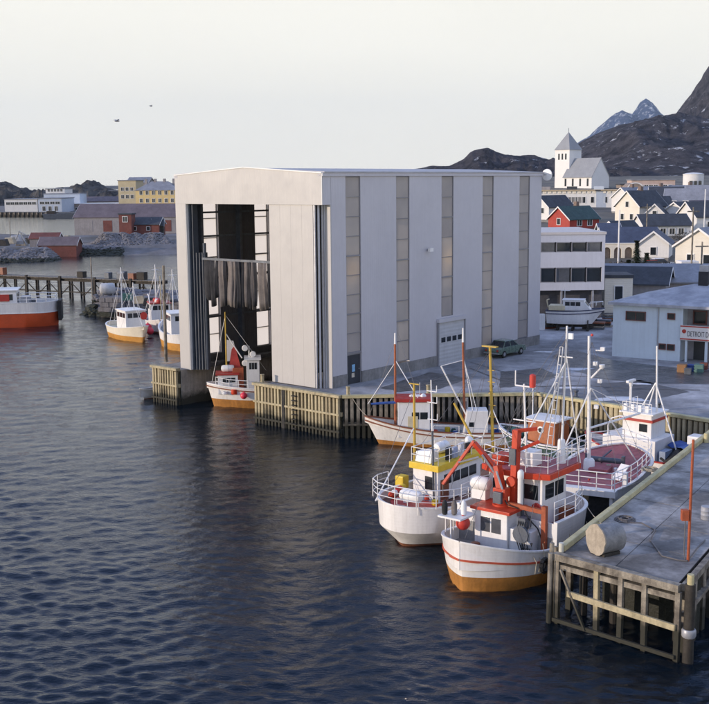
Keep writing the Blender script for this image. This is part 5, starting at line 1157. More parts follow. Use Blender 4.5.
MB().tube((-1.5,0,0),(0,0,3.2),.14).build('leg', galv, wf); MB().tube((1.5,0,0),(0,0,3.2),.14).build('leg', galv, wf); MB().tube((-.3,0,3.1),(1.6,0,2.2),.12).build('jib', galv, wf); MB().tube((-2.2,0,0),(-2.2,0,5.6),.08).build('mast', wood_grey, wf); MB().box(-.8,.8,-.5,.5,0,.8).build('drum_base', steel_grey, wf)

# ------------------------------------------------------------------ far shore on the left
fs = MB(); Nx, Ny = 70, 14; vs = []
for j in range(Ny):
    for i in range(Nx):
        u_ = -120+360*i/(Nx-1); yy = lerp(640, 1000, j/(Ny-1)); x_ = (u_-354.5)/FPX*yy
        z_ = -1+min(1, j/1.5)*(2.6+.4*mnoise.noise((x_*.02, yy*.02, 0)))+4*sst(4, 12, j)*max(0, mnoise.noise((x_*.012, yy*.01, 5))+.35)
        vs.append((x_, yy, z_))
fs.add(vs, [(j*Nx+i, j*Nx+i+1, (j+1)*Nx+i+1, (j+1)*Nx+i) for j in range(Ny-1) for i in range(Nx-1)])
tag(fs.build('far_shore', shore_m, smooth=True), kind='structure')
def far(name, label, u0, u1, v0, v1, Y, wallm, roofm, roof='flat', wins=(), rise=2.5, cat='building', dep=14, ang=0., **k):
    a, b_ = aty(u0, v1, Y), aty(u1, v1, Y); w_ = abs(b_.x-a.x); h_ = aty(u0, v0, Y).z-a.z-(rise if roof != 'flat' else .35)
    zb = a.z; 
    return house(name, label, ((a.x+b_.x)/2, Y+dep/2, zb), ang, w_/max(.7, math.cos(ang)), dep, h_, roof, wallm, roofm, wins, cat, rise, .3, **k)
fw = far('warehouse', 'sunlit white waterfront warehouse at the far left with a row of windows', 5, 38, 199, 212.5, 660, wall_white, roof_grey, 'flat', (('s',7,5.2,2.2,1.5,.8),), 1, 'warehouse', 30)
far('warehouse', 'shaded warehouse part coloured blue grey right of the sunlit white one on the far shore', 38.6, 62, 198, 212.5, 660, wall_blue, roof_grey, 'flat', (('s',4,5.5,2.5,1.4,.8),('s',3,2.2,1.8,2.6,1.5)), 1, 'warehouse', 30)  # shaded part of the white warehouse; blue shade put into its wall colour
far('factory', 'tall white block rising behind the far waterfront warehouses', 46, 65, 188.5, 199, 720, wall_white, roof_grey, 'flat', (('s',5,5.5,1.3,1.6,1.),), 1, 'factory', 20)
far('factory', 'long low white roofed building behind the pale blue warehouse', 44, 80, 193.5, 203, 700, wall_blue, roof_grey, 'flat', (), 1, 'factory', 18)
far('fish_hall', 'low brown hall with pale roof edge on the far shore', 61, 120, 203.5, 213, 690, wall_stone, white, 'flat', (('s',6,2.5,2.2,1.4,2.),), 1, 'hall', 20)
far('fish_hall', 'long brown purple roofed hall behind the low brown hall', 78, 132, 197, 206, 740, wall_stone, roof_purple, 'gable', (), 3, 'hall', 20)
far('white_hall', 'bright white low hall near the yellow buildings on the far shore', 100, 120, 190.5, 198, 900, wall_white, roof_grey, 'flat', (), 1, 'hall', 20)
fq = MB(); a, b_ = at(-60, 216.5, 0), at(92, 217, 0); d_ = (b_-a)
fqr = empty('far_quay', (a.x, a.y, 0), math.atan2(d_.y, d_.x), 'dark timber quay front below the far waterfront warehouses', 'quay')
MB().box(0, d_.length, .6, 16, -1, 2.3).build('quay_body', wood_dark, fqr)
base_p = None
for i in range(int(d_.length/3)):
    if base_p is None: base_p = MB().box(-.3,.3,0,.55,-1,2.5).build('pile', wood_grey, fqr)
    else: share(base_p, 'pile', (i*3, 0, 0), fqr)
p = at(72, 217.5, 0); br = empty('barge', (p.x, p.y-6, 0), .05, 'dark low barge moored at the far quay', 'barge')
MB().hexa([(-12,-3,-.5),(12,-3,-.5),(12,3,-.5),(-12,3,-.5)],[(-13,-3.2,2.2),(13,-3.2,2.2),(13,3.2,2.2),(-13,3.2,2.2)]).build('hull', steel_dark, br); MB().box(-11,-7,-2,2,2.2,3.6).build('deckhouse', wood_dark, br); MB().box(-5,11,-2.4,2.4,2.2,2.8).build('hatch_coaming', steel_dark, br)
# yellow buildings
yb = far('yellow_house', 'yellow building with grey hipped roof left of the shed', 137, 180, 181.5, 205, 470, wall_yellow, roof_grey, 'hip', (('s',6,5.0,1.2,1.6,1.),('s',6,1.8,1.2,1.6,1.)), 3.6, 'building', 11, -.12)
for k in range(4): MB().box(-6+4*k-.5,-6+4*k+.5,-.5,.5,8.,10.8).build('chimney', wall_grey, yb)
far('yellow_block', 'pale yellow grey block at the left of the yellow hipped building', 120, 138, 180, 204, 500, mat('wall_pale_yellow',(.55,.47,.30),.8,var=.12,scale=.4), roof_grey, 'flat', (('s',3,6.5,1.3,1.5,.8),('s',3,3.2,1.3,1.5,.8)), 1, 'building', 12, -.1)
far('grey_block', 'grey roofed block rising behind the two yellow buildings', 128, 150, 177.5, 198, 560, wall_grey, roof_grey, 'gable', (), 2.5, 'building', 12, -.1)

# ------------------------------------------------------------------ hills and mountains (ridges as terrain)
def ridge(name, prof, Y, dfront, dback, seed, m, rough=.22, n=150, nd=40, foot=0., pw=1.25):
    """prof: silhouette in photo pixels, at about Y metres; terrain falls away before and behind the ridge line"""
    us = [p[0] for p in prof]; vs_ = [p[1] for p in prof]; verts = []
    for j in range(nd+1):
        t = -1+2*j/nd
        for i in range(n+1):
            u_ = us[0]+(us[-1]-us[0])*i/n; v_ = float(np.interp(u_, us, vs_)); p = aty(u_, v_, Y)
            hgt = max(.0, p.z-foot); dd = dfront if t < 0 else dback
            y_ = Y+t*dd; x_ = p.x*(1+t*dd/Y*.55) if t < 0 else p.x*(1+t*dd/Y*.9)
            fall = (1-abs(t))**pw
            k = 4.2/max(60., dfront*.8)
            nz = sum(mnoise.noise((x_*k*2**o+seed, y_*k*2**o, seed*.3))/2**(o*.8) for o in range(7))
            rd_ = sum((.5-abs(mnoise.noise((x_*k*1.3*2**o+seed*2, y_*k*1.3*2**o, 7.)))) / 2**o for o in range(5))
            e = min(1, 4*abs(t)+.15)
            z_ = foot+hgt*fall+hgt*rough*e*(nz*.8+rd_*.7-.25)*min(1, fall*2.2)+hgt*.02*(1-e)*nz*1.5
            if j in (0, nd): z_ = foot-6
            verts.append((x_, y_, max(foot-6, z_)))
    mb = MB().add(verts, [(j*(n+1)+i, j*(n+1)+i+1, (j+1)*(n+1)+i+1, (j+1)*(n+1)+i) for j in range(nd) for i in range(n)])
    o = mb.build(name, m, None, True); return tag(o, kind='structure')
def rockmat(name, c, c2, snow=.0, snowz=0., sscale=.02, scale=.01, bump=3.):
    m = bpy.data.materials.new(name); m.use_nodes = True; MATS[name] = m; n, l = m.node_tree.nodes, m.node_tree.links; b = n['Principled BSDF']; b.inputs['Roughness'].default_value = .95; b.inputs['Specular IOR Level'].default_value = .1
    tc = n.new('ShaderNodeTexCoord')
    def nz(s, d=8, r=.62):
        t = n.new('ShaderNodeTexNoise'); t.inputs['Scale'].default_value = s; t.inputs['Detail'].default_value = d; t.inputs['Roughness'].default_value = r; l.new(tc.outputs['Object'], t.inputs['Vector']); return t.outputs['Fac']
    def mr(f, a, b_, lo=0., hi=1.):
        r = n.new('ShaderNodeMapRange'); l.new(f, r.inputs[0]); r.inputs[1].default_value = a; r.inputs[2].default_value = b_; r.inputs[3].default_value = lo; r.inputs[4].default_value = hi; return r.outputs[0]
    mx = n.new('ShaderNodeMix'); mx.data_type = 'RGBA'; l.new(mr(nz(scale), .35, .65), mx.inputs[0]); mx.inputs[6].default_value = (*c, 1); mx.inputs[7].default_value = (*c2, 1); cur = mx.outputs[2]
    if snow:
        ge = n.new('ShaderNodeNewGeometry'); sx = n.new('ShaderNodeSeparateXYZ'); l.new(ge.outputs['Normal'], sx.inputs[0])
        f1 = mr(nz(sscale, 10, .7), .66-snow*.22, .70-snow*.2); f2 = mr(sx.outputs[2], .35, .65)
        mu = n.new('ShaderNodeMath'); mu.operation = 'MULTIPLY'; l.new(f1, mu.inputs[0]); l.new(f2, mu.inputs[1])
        m2 = n.new('ShaderNodeMix'); m2.data_type = 'RGBA'; l.new(mu.outputs[0], m2.inputs[0]); l.new(cur, m2.inputs[6]); m2.inputs[7].default_value = (.72, .74, .78, 1); cur = m2.outputs[2]
    l.new(cur, b.inputs['Base Color'])
    bp = n.new('ShaderNodeBump'); bp.inputs['Distance'].default_value = bump; l.new(nz(scale*6, 8, .7), bp.inputs['Height']); l.new(bp.outputs[0], b.inputs['Normal'])
    return m
hill_m = rockmat('hill_rock', (.045, .045, .055), (.15, .14, .155), .27, 0, .05, .06, 9)
peak_m = rockmat('peak_haze_blue', (.03, .055, .14), (.05, .085, .20), .55, 0, .016, .006, 60)  # blue of distance haze and shade put into the rock colour
far_m = rockmat('far_rock', (.05, .05, .055), (.19, .18, .165), .0, 0, .05, .06, 5)
ridge('hill', [(396,172),(430,166),(450,166),(463,160),(470,153),(487,149),(505,155),(520,157),(535,155),(560,162),(600,165),(640,168)], 1250, 320, 300, 3, hill_m, .34, 200, 60)
ridge('mountain', [(500,186),(535,176),(570,149),(585,140),(600,133),(620,126),(640,120),(655,116),(670,115),(690,118),(715,120),(745,116),(790,122)], 1900, 900, 700, 11, hill_m, .30, 260, 110, 10)
ridge('mountain', [(655,140),(668,120),(676,112),(684,104),(692,93),(700,82),(707,72),(716,62),(730,52),(750,44),(800,60)], 2700, 700, 800, 17, hill_m, .32, 180, 80, 20)
ridge('snow_peak', [(575,145),(590,136),(602,124),(612,115),(622,108),(632,112),(640,101),(646,98),(652,102),(660,113),(675,124),(700,138),(720,148)], 14000, 3000, 2800, 23, peak_m, .20, 180, 90, 30)
ridge('skerry', [(-60,186),(-20,184),(0,183.5),(8,183),(16,186),(24,190),(40,191.5),(60,191),(76,188),(84,182.5),(92,180.5),(98,184),(106,188),(120,191),(140,192)], 1150, 160, 160, 31, far_m, .6, 160, 40, 0)
ridge('skerry', [(-80,189),(-30,190),(10,190.5),(60,191.5),(100,190),(125,190.5),(180,191)], 900, 70, 90, 35, far_m, .7, 160, 24, 0)
ridge('far_island', [(60,187.2),(90,186),(130,185.4),(180,186.2)], 6000, 500, 500, 37, far_m, .3, 60, 14, 0)

# ------------------------------------------------------------------ town on the right
def dirang(a, b): return math.atan2(b.y-a.y, b.x-a.x)
def gz(x, y): return ground_z(x, y)
def town(name, label, u, Y, *a, **k):
    p = aty(u, 200, Y); return house(name, label, (p.x, Y, gz(p.x, Y)), *a, **k)
# office block with ribbon windows
OF = Frame(*aty(603, 300, 113)[:2], .03)
of = empty('office_block', (OF.o.x, OF.o.y, QZ), OF.ang, 'pale three storey office block with two ribbon windows right behind the shed', 'office')
WZ = [3.6, 9.2]
om = mat('office_render', (.60, .61, .66), .8, var=.06, scale=.4, streak=.06)
MB().box(-26, 0, .6, 12, 0, 2.9).build('ground_floor', mat('office_base', (.09,.09,.10), .8, var=.3), of)
MB().box(-26, 0.0, -.35, 12, 2.903, 3.7).build('floor_band', om, of)
def ribbon(z0, z1, zn):
    MB().box(-26, 0, -.1, 12, z0, z1).build('window_recess', mat('recess_dark',(.03,.035,.04),.5), of)
    for k in range(14):
        x1 = -.45-k*1.55
        w_ = MB().box(x1-1.40, x1-1.32, -.34, -.12, z0+.003, z1-.003).box(x1-1.32, x1-.0, -.34, -.28, z0+.003, z0+.08).box(x1-1.32, x1, -.34, -.28, z1-.08, z1-.003).build('window', frame_m, of)
        MB().box(x1-1.31, x1-.02, -.27, -.24, z0+.09, z1-.09).build('pane', [glass, glass_pale, glass][(k*5+zn) % 3], w_)
        if (k+zn) % 3 != 1: MB().box(x1-1.2, x1-.3, -.22, -.18, z0+.10, z0+(z1-z0)*.55).build('blind', canvas, w_)
    MB().box(-.30, 0, -.35, 12, z0, z1).build('corner_pier', om, of)
ribbon(3.703, 5.2, 0); MB().box(-26, 0, -.35, 12, 5.203, 6.75).build('floor_band', om, of)
ribbon(6.753, 7.75, 1); MB().box(-26, 0, -.35, 12, 7.753, 8.5).build('floor_band', om, of)
MB().box(-26.1, .1, -.45, 12.1, 8.503, 8.75).build('roof', mat('office_roof',(.62,.58,.54),.8,var=.1), of)
for k in range(6): MB().box(-1.2-k*3.2,-1.0-k*3.2,-.2,0,0,2.9).build('column', steel_grey, of)

# white shop with hipped roof and balcony, right
SF = Frame(*at(612, 356, QZ)[:2], dirang(at(612, 356, QZ), at(680.5, 361.5, QZ)))
HS = 4.35
shp = empty('harbour_shop', (SF.o.x, SF.o.y, QZ), SF.ang, 'pale blue white harbour shop with grey hipped roof and sign board balcony', 'shop')
sw = mat('shop_wall', (.60, .69, .77), .75, var=.06, scale=.5, streak=.08)
ex = SF.px(680.5, 361, z=QZ).x
MB().box(0, ex, 0, 9, -.3, HS).build('wall', sw, shp); MB().box(ex, ex+9, 1.6, 9, -.3, HS).build('wall', mat('shop_porch', (.36,.36,.40), .8, var=.15), shp)
ap = SF.px(679, 283, y=4.5)
W0, W1, D0, D1 = -.3, ex+9.3, -.4, 9.4; rz = ap.z-QZ+.0
rz = min(6.9, max(5.6, rz))
MB().add([(W0,D0,HS),(W1,D0,HS),(W1,D1,HS),(W0,D1,HS),(ex-.4,4.5,rz),(ex+4.5,4.5,rz),(W0,D0,HS-.2),(W1,D0,HS-.2),(W1,D1,HS-.2),(W0,D1,HS-.2)], [(0,1,5,4),(1,2,5),(2,3,4,5),(3,0,4),(0,6,7,1),(1,7,8,2),(2,8,9,3),(3,9,6,0),(6,9,8,7)]).build('roof', mat('shop_roof', (.42,.43,.47), .7, var=.15, scale=.6, c2=(.30,.31,.35), c2amt=.4, c2scale=.7), shp)
brn = mat('window_brown', (.16,.06,.05), .6, var=.2)
def shopwin(u0, v0, u1, v1, fm):
    a = SF.px(u0, v0, y=0); b_ = SF.px(u1, v1, y=0); w_, h_ = abs(b_.x-a.x), abs(a.z-b_.z)
    return add_window(shp, ((a.x+b_.x)/2, -.01, (a.z+b_.z)/2-QZ), 0, w_*.86, h_*.8, fm, glass)
shopwin(625.5,310.5,646.5,321.5,brn); shopwin(668,313,675,319.5,brn); shopwin(659.5,343.5,665.5,349.5,MATS['window_brown']); shopwin(667.5,344,674.5,350.5,MATS['window_brown'])
MB().tube((ex-1.75,-.06,0),(ex-1.75,-.06,HS-.2),.05).build('downpipe', steel_grey, shp)
# balcony with the sign
bz0 = SF.px(682, 337, y=-.1).z-QZ; bz1 = SF.px(682, 325, y=-.1).z-QZ
bl = MB().box(ex, ex+9, -.1, 1.6, bz0-.25, bz0).build('balcony', mat('balcony_grey',(.45,.46,.5),.7), shp)
sb_ = MB().box(ex+.02, ex+9, -.16, -.08, bz0-.2, bz1).build('sign_board', mat('sign_white',(.72,.70,.68),.6,var=.06), bl)
MB().box(ex+.02, ex+9, -.175, -.162, bz1-.12, bz1-.03).build('sign_stripe', red, sb_); MB().box(ex+.02, ex+9, -.175, -.162, bz0-.17, bz0-.08).build('sign_stripe', red, sb_)
tcu = bpy.data.curves.new('sign_lettering', 'FONT'); tcu.body = 'DETROIT DIESEL'; tcu.size = (bz1-bz0)*.78; tcu.extrude = .006
to_ = bpy.data.objects.new('sign_lettering', tcu); COL.objects.link(to_)
dg = bpy.context.evaluated_depsgraph_get(); me_ = bpy.data.meshes.new_from_object(to_.evaluated_get(dg)); bpy.data.objects.remove(to_)
lo2 = bpy.data.objects.new('sign_lettering', me_); COL.objects.link(lo2); lo2.parent = sb_; lo2.scale = (.44, .8, 1); lo2.rotation_euler = (math.pi/2, 0, 0); lo2.location = (ex+.56, -.17, bz0+.10); me_.materials.clear(); me_.materials.append(mat('letter_dark',(.05,.05,.06),.6))
MB().lathe([(.16,-.01),(.16,.01)], (ex+.32,-.17,(bz0+bz1)/2), 16, 'y').build('sign_emblem', red, sb_)
MB().box(ex+.4, ex+.55, -.05, .1, 0, bz0-.253).build('porch_post', sw, shp); MB().box(ex+1.9, ex+2.1, -.05, .1, 0, bz0-.253).build('porch_post', sw, shp)
MB().box(ex+2.3, ex+4.6, 1.5, 1.597, 0, bz0-.5).build('door', mat('door_red_brown',(.20,.05,.035),.6,var=.2), shp); MB().box(ex+.6, ex+1.7, 1.5, 1.597, 0, bz0-.5).build('door', dark_door, shp)
for k in range(3): add_window(shp, (ex+1.0+k*1.5, 1.59, bz1+.45), 0, .9, .9, brn, glass)
for k in range(3): MB().box(ex+.02+k*3., ex+.16+k*3., -.08, .06, bz1+.002, HS-.2).build('balcony_post', sw, shp)
ch = SF.px(686, 275, y=4.5); MB().box(ex-.0,ex+.75,4.1,4.9,rz-.3,rz+1.0).build('chimney', mat('chimney_black',(.03,.03,.035),.8,var=.2), shp); MB().box(ex+.05,ex+.7,4.15,4.85,rz+1.003,rz+1.5).build('chimney_cowl', steel_grey, shp)
# crates and barrels by the porch
cr_spec = [((682,372),.6,mat('crate_orange',(.30,.16,.07),.7,var=.2),'orange brown crate on the quay before the shop porch'),((691,371),.5,blue_tarp,'blue covered crate right of the orange brown crate'),((699,372),.6,mat('crate_green',(.10,.2,.18),.7),'green crate at the right frame edge before the shop'),((688,374),.45,steel_dark,'small dark box between the crates before the shop'),((704,369),.5,wall_rust,'red box by the red brown shop door')]
for (u_, v_), s_, m_, lab in cr_spec:
    p = at(u_, v_, QZ); o_ = empty('crate', p, SF.ang+.1, lab, 'crate')
    MB().box(-s_/2,s_/2,-s_/2,s_/2,0,s_*.95).build('box', m_, o_, False, .02)
    for z_ in (.15,.5,.8): MB().box(-s_/2-.02,s_/2+.02,-s_/2-.025,-s_/2-.002,s_*z_,s_*z_+.08).build('slat', m_, o_)
# cream shed and grey sheds behind the shop
P = aty(616, 300, 119); house('cream_shed', 'small cream shed with one dark window right of the office block', (P.x, 119.5, 2.6), -.05, 2.9, 4, 3.75, 'flat', wall_cream, roof_dark, (('s',1,2.2,.8,1.4,.5),), 'shed', 1., .1)
house('grey_shed', 'long low grey roofed shed behind the harbour shop', (aty(668,300,128).x, 131, 2.9), -.15, 15, 9, 2.2, 'gable', wall_grey, roof_grey, (), 'shed', 1.6, .4)
house('dark_shed', 'dark roofed low shed joined to the grey shed behind the cream one', (aty(641,300,125).x, 127, 2.8), -.4, 7, 5, 2.4, 'gable', wall_grey, roof_dark, (), 'shed', 1.5, .4)

# motor cruiser on a cradle
p = at(575, 330, QZ); FM = Frame(p.x, p.y, -.28); FM.o.z = QZ
my = empty('motor_cruiser', FM.o, FM.ang, 'white motor cruiser standing on a timber cradle on the quay', 'motor boat')
Lm = 5.4
hull(my, Lm, 1.9, lambda s: .88+.28*max(0,(s-.3)/.7)**1.6, lambda s: .70+.28*max(0,(s-.3)/.7)**1.6, paint=-.1, rub=lambda s: .62+.25*max(0,(s-.3)/.7)**1.6, rake=.9, srake=.1, stern='flat', mats=[white, white], capm=mat('navy_band',(.03,.04,.09),.5), deckm=white, rubm=MATS['navy_band'], depth=.32, bowf=.4)
for ch_ in my.children: ch_.location.z += .95
cabin(my, 'cabin', -1.1, 1.5, -.75, .75, 1.9, 2.85, white, white, .06, .06, slope=.7, wins=[('p',-.9,.5,2.35,2.72,3),('s',-.9,.5,2.35,2.72,3),('f',-.6,.6,2.3,2.7,2)])
cabin(my, 'cockpit_cover', -2.4, -.9, -.8, .8, 1.9, 2.35, cream); MB().tube((-1.0,0,2.85),(-1.0,0,3.9),.03).build('mast', white, my); MB().tube((-1.4,0,3.7),(-.5,0,3.7),.025).build('aerial_bar', white, my)
rail(my, [(1.3,.7,2.25),(2.5,.15,2.4),(2.5,-.15,2.4),(1.3,-.7,2.25)], .35, 1, .02, white, .6)
MB().path([(-2.6,.7,2.0),(-2.75,.7,2.7),(-2.5,.7,2.8)],.05).build('stern_hoop', cream, my)
for x_ in (-1.6,-.2,1.2): MB().box(x_-.1,x_+.1,-.8,.8,0,.30).build('cradle_beam', wood_dark, my); MB().bar((x_,-.75,.3),(x_,-.5,1.0),.1,.1,up=(1,0,0)).build('cradle_prop', wood_dark, my); MB().bar((x_,.75,.3),(x_,.5,1.0),.1,.1,up=(1,0,0)).build('cradle_prop', wood_dark, my)
MB().box(-2.0,1.7,-.08,.08,.303,.55).build('keel_block', wood_dark, my)
rr = random.Random(77)
for k in range(9):
    u_ = 545+k*9; p = at(u_, rr.uniform(318,334), QZ); s_ = rr.uniform(.5,1.2); lab = ['dark pile of planks by the shed back corner','rusty drum heap left of the motor cruiser','dark crate behind the motor cruiser','stack of timber under the motor cruiser bow','brown heap in front of the office block','dark scrap box by the office wall','grey pallet stack near the cream shed','orange tinted drum by the cream shed','dark pallet beside the shop wall'][k]
    o_ = empty('yard_pile', (p.x, p.y+2.5, QZ), rr.uniform(-.4,.4), lab, 'yard pile')
    for j in range(4): MB().box(-s_+rr.uniform(-.1,.1), s_+rr.uniform(-.1,.1), -.4, .4, j*.18+.003*j, j*.18+.15).build('plank', [wood_dark, brown, steel_dark, wood_grey][(j+k) % 4], o_)
MB_ = at(545, 337, QZ); cbx = tag(MB().box(-.4,.4,-.3,.3,0,1.5).build('cabinet', white, None, False, .03), 'white electric cabinet at the back corner of the shed', 'cabinet'); cbx.location = (MB_.x+.4, MB_.y+5, QZ)

# green saloon car by the shed wall
cp_ = at(511, 356, QZ); FCr = Frame(cp_.x, cp_.y, dirang(at(492,357,QZ), at(526,350,QZ))); 
car = empty('parked_car', FCr.w(0,.55,QZ), FCr.ang, 'pale green saloon car parked beside the shed wall', 'car')
cg = mat('car_green', (.10,.15,.115), .3, .0, var=.08, coat=.5)
car.scale = (.9,.9,.92)
prof = [(-2.05,.32),(-2.1,.62),(-2.0,.82),(-1.25,.90),(-.95,.92),(.75,.92),(1.15,.90),(2.0,.80),(2.1,.58),(2.05,.30)]
body = MB().extr([(x,-.80,z) for x,z in prof], (0,1.6,0)).build('body', cg, car, True, .05)
cabp = [(-1.35,.90),(-.95,1.38),(.35,1.40),(.95,.90)]
gh = MB(); gh.hexa([(-1.4,-.74,.88),(1.0,-.74,.88),(1.0,.74,.88),(-1.4,.74,.88)],[(-.95,-.60,1.36),(.35,-.60,1.36),(.35,.60,1.36),(-.95,.60,1.36)]); g2 = gh.build('greenhouse', glass, car, False, .02)
MB().hexa([(-.98,-.62,1.362),(.38,-.62,1.362),(.38,.62,1.362),(-.98,.62,1.362)],[(-.9,-.56,1.42),(.3,-.56,1.42),(.3,.56,1.42),(-.9,.56,1.42)]).build('roof', cg, car)
for sd in (-1,1):
    for x0,x1_,xx0,xx1 in ((-1.40,-.95,-1.30,-.86),(-.28,-.28,-.18,-.20),(1.0,.35,.90,.27)): MB().hexa([(x0,sd*.75,.88),(xx0,sd*.75,.88),(xx0,sd*.72,.88),(x0,sd*.72,.88)],[(x1_,sd*.615,1.365),(xx1,sd*.615,1.365),(xx1,sd*.585,1.365),(x1_,sd*.585,1.365)]).build('pillar', cg, car)
    for x_ in (-1.3,1.3):
        t_ = MB().lathe([(.2,-.09),(.31,-.08),(.32,0),(.31,.08),(.2,.09)], (x_,sd*.74,.32), 18, 'y').build('wheel', rubber, car, True); MB().lathe([(.17,-.095),(.17,.095)], (x_,sd*.74,.32), 14, 'y').build('rim', galv, t_)
    for x_, m_ in ((2.09,white),(-2.09,red)): MB().lathe([(.1,-.03),(.1,.03)], (x_,sd*.6,.66), 12, 'x').build('headlight' if x_ > 0 else 'tail_light', m_, car)
for x_ in (-2.13,2.13): MB().box(x_-.05,x_+.05,-.82,.82,.38,.48).build('bumper', galv, car, False, .02)

# ------------------------------------------------------------------ houses up the slope
a40 = -.711
town('red_house', 'red wooden house with dark green roof behind the office roof', 574, 226, .60, 8.2, 6.0, 2.45, 'gable', wall_red, roof_green, (('s',2,1.7,1.2,1.2,1.2),('w',1,1.9,.9,1.2,2.)), rise=2.3, chimney=(1.,.3), base=concrete)
town('white_cottage', 'small white gabled cottage left behind the red house', 552, 262, .62, 8, 6, 3.4, 'gable', wall_white, roof_dark, (('w',2,2.5,.9,1.2,1.),('s',3,2.2,1.,1.2,1.)), rise=2.4, base=concrete)
LB = aty(588, 200, 335)
lb = house('school', 'long white building with flat roof and window row below the church', (aty(570,200,340).x, 345, 7.3), -.22, 29, 12, 6.3, 'flat', wall_white, mat('cornice_tan',(.50,.40,.26),.8,var=.15), (('s',9,3.6,1.5,1.7,9.),('s',7,3.6,.9,1.7,1.)), cat='school', ov=.5)
for k in range(20): MB().box(-14+k*1.46,-13.2+k*1.46,-6.2,-6.02,5.6,6.2).build('fascia_panel', wall_cream, lb)
for k in range(3): MB().box(-8+k*8,-5+k*8,-2,2,6.66,7.6).build('roof_hut', [wall_grey, roof_dark, wall_blue][k], lb)
house('school_wing', 'blue shaded end wing at the right of the long white building', (aty(611,200,335).x, 342, 7.3), -.10, 7, 11, 6.2, 'flat', wall_blue, roof_dark, (), 'school', 1, .3)  # blue of the shade is put into the wall colour
town('cream_house', 'tall cream gabled house with dark roof right of the long white building', 641, 240, .62, 8.6, 6.6, 4.3, 'gable', wall_cream, roof_dark, (('w',1,4.6,.8,1.1,1.4),('w',2,2.0,.8,1.2,.8),('s',3,2.2,.9,1.2,1.)), rise=3.0, chimney=(0,.2), base=concrete)
town('cream_house_wing', 'low gabled wing of pale wood in front of the cream house', 657, 233, 1.15, 5, 4.0, 2.9, 'gable', wall_white, roof_dark, (('w',1,2.9,.8,1.1,.7),), rise=1.9, base=concrete)
town('white_bungalow', 'white bungalow with long dark blue roof below the cream house', 662, 206, .12, 8.8, 6, 2.4, 'gable', wall_white, roof_dark, (('s',4,1.3,1.0,1.0,1.),), rise=1.8, base=concrete)
town('blue_roof_house', 'dark blue roofed house with arcade left of the white gable', 629, 173, -.05, 8.2, 7, 2.1, 'gable', wall_white, roof_blue, (), rise=2.1, base=wall_stone)
ar = SF
p = aty(626, 250, 165.5); arc = empty('arcade', (p.x, 167.2, gz(0,166)), -.05, 'low brownish arcade of round arches before the dark blue roof', 'arcade')
for k in range(6):
    x0 = -4.8+k*1.6; pts = [(x0,0,0),(x0+.25,0,0),(x0+.25,0,1.3)]+[(x0+.8-.55*math.cos(t*math.pi/8),0,1.3+.55*math.sin(t*math.pi/8)) for t in range(1,8)]+[(x0+1.35,0,1.3),(x0+1.35,0,0),(x0+1.6,0,0),(x0+1.6,0,2.3),(x0,0,2.3)]
    MB().extr(pts, (0,.3,0)).build('arch', wall_cream, arc)
MB().box(-4.9,4.9,.5,.7,0,2.2).build('back_wall', wall_stone, arc); MB().box(-5.0,5.0,-.1,.8,2.303,2.45).build('lintel', wall_cream, arc)
town('white_gable_house', 'white gable facing the harbour right of the dark blue roof', 657, 167, math.pi/2-.35, 7, 4.4, 2.5, 'gable', wall_white, roof_blue, (('w',1,1.4,.8,1.1,.8),), rise=1.7, base=concrete)
town('dormer_house', 'little white dormer roofed house at the left end of the arcade', 609, 178, -.05, 3.0, 4, 3.4, 'gable', wall_white, roof_blue, (('s',1,2.7,1.2,.8,.6),), rise=1.1, base=concrete)
town('grey_house', 'grey roofed pale blue house at the right below the white storage tank', 697, 262, -.35, 14, 8, 4.2, 'gable', wall_blue, roof_grey, (('s',5,3.9,.9,1.1,1.),('s',4,1.6,.9,1.2,1.5)), rise=2.9, base=wall_pink)
town('pink_base_house', 'pinkish low house in front of the grey roofed pale blue house', 684, 250, -.2, 9, 5, 2.4, 'flat', wall_pink, roof_grey, (('s',3,1.3,.9,.9,1.),), rise=1)
town('white_flat_house', 'white flat fronted house between the cream house and the grey roofed house', 666, 285, -.2, 8, 7, 5.0, 'gable', wall_white, roof_dark, (('s',3,3.6,1.0,1.2,1.),), rise=2.0, base=concrete)
town('yellow_house_right', 'pale yellow house with grey roof at the right frame edge', 712, 152, .9, 8, 6.5, 3.6, 'gable', wall_cream, roof_grey, (('w',2,1.8,.9,1.2,1.),), rise=2.2, base=concrete)
town('dark_roof_house', 'dark roofed house at the far right below the grey roofed house', 716, 215, .2, 12, 8, 3.4, 'gable', wall_white, roof_dark, (('s',3,1.8,1.,1.2,1.),), rise=2.6, base=concrete)
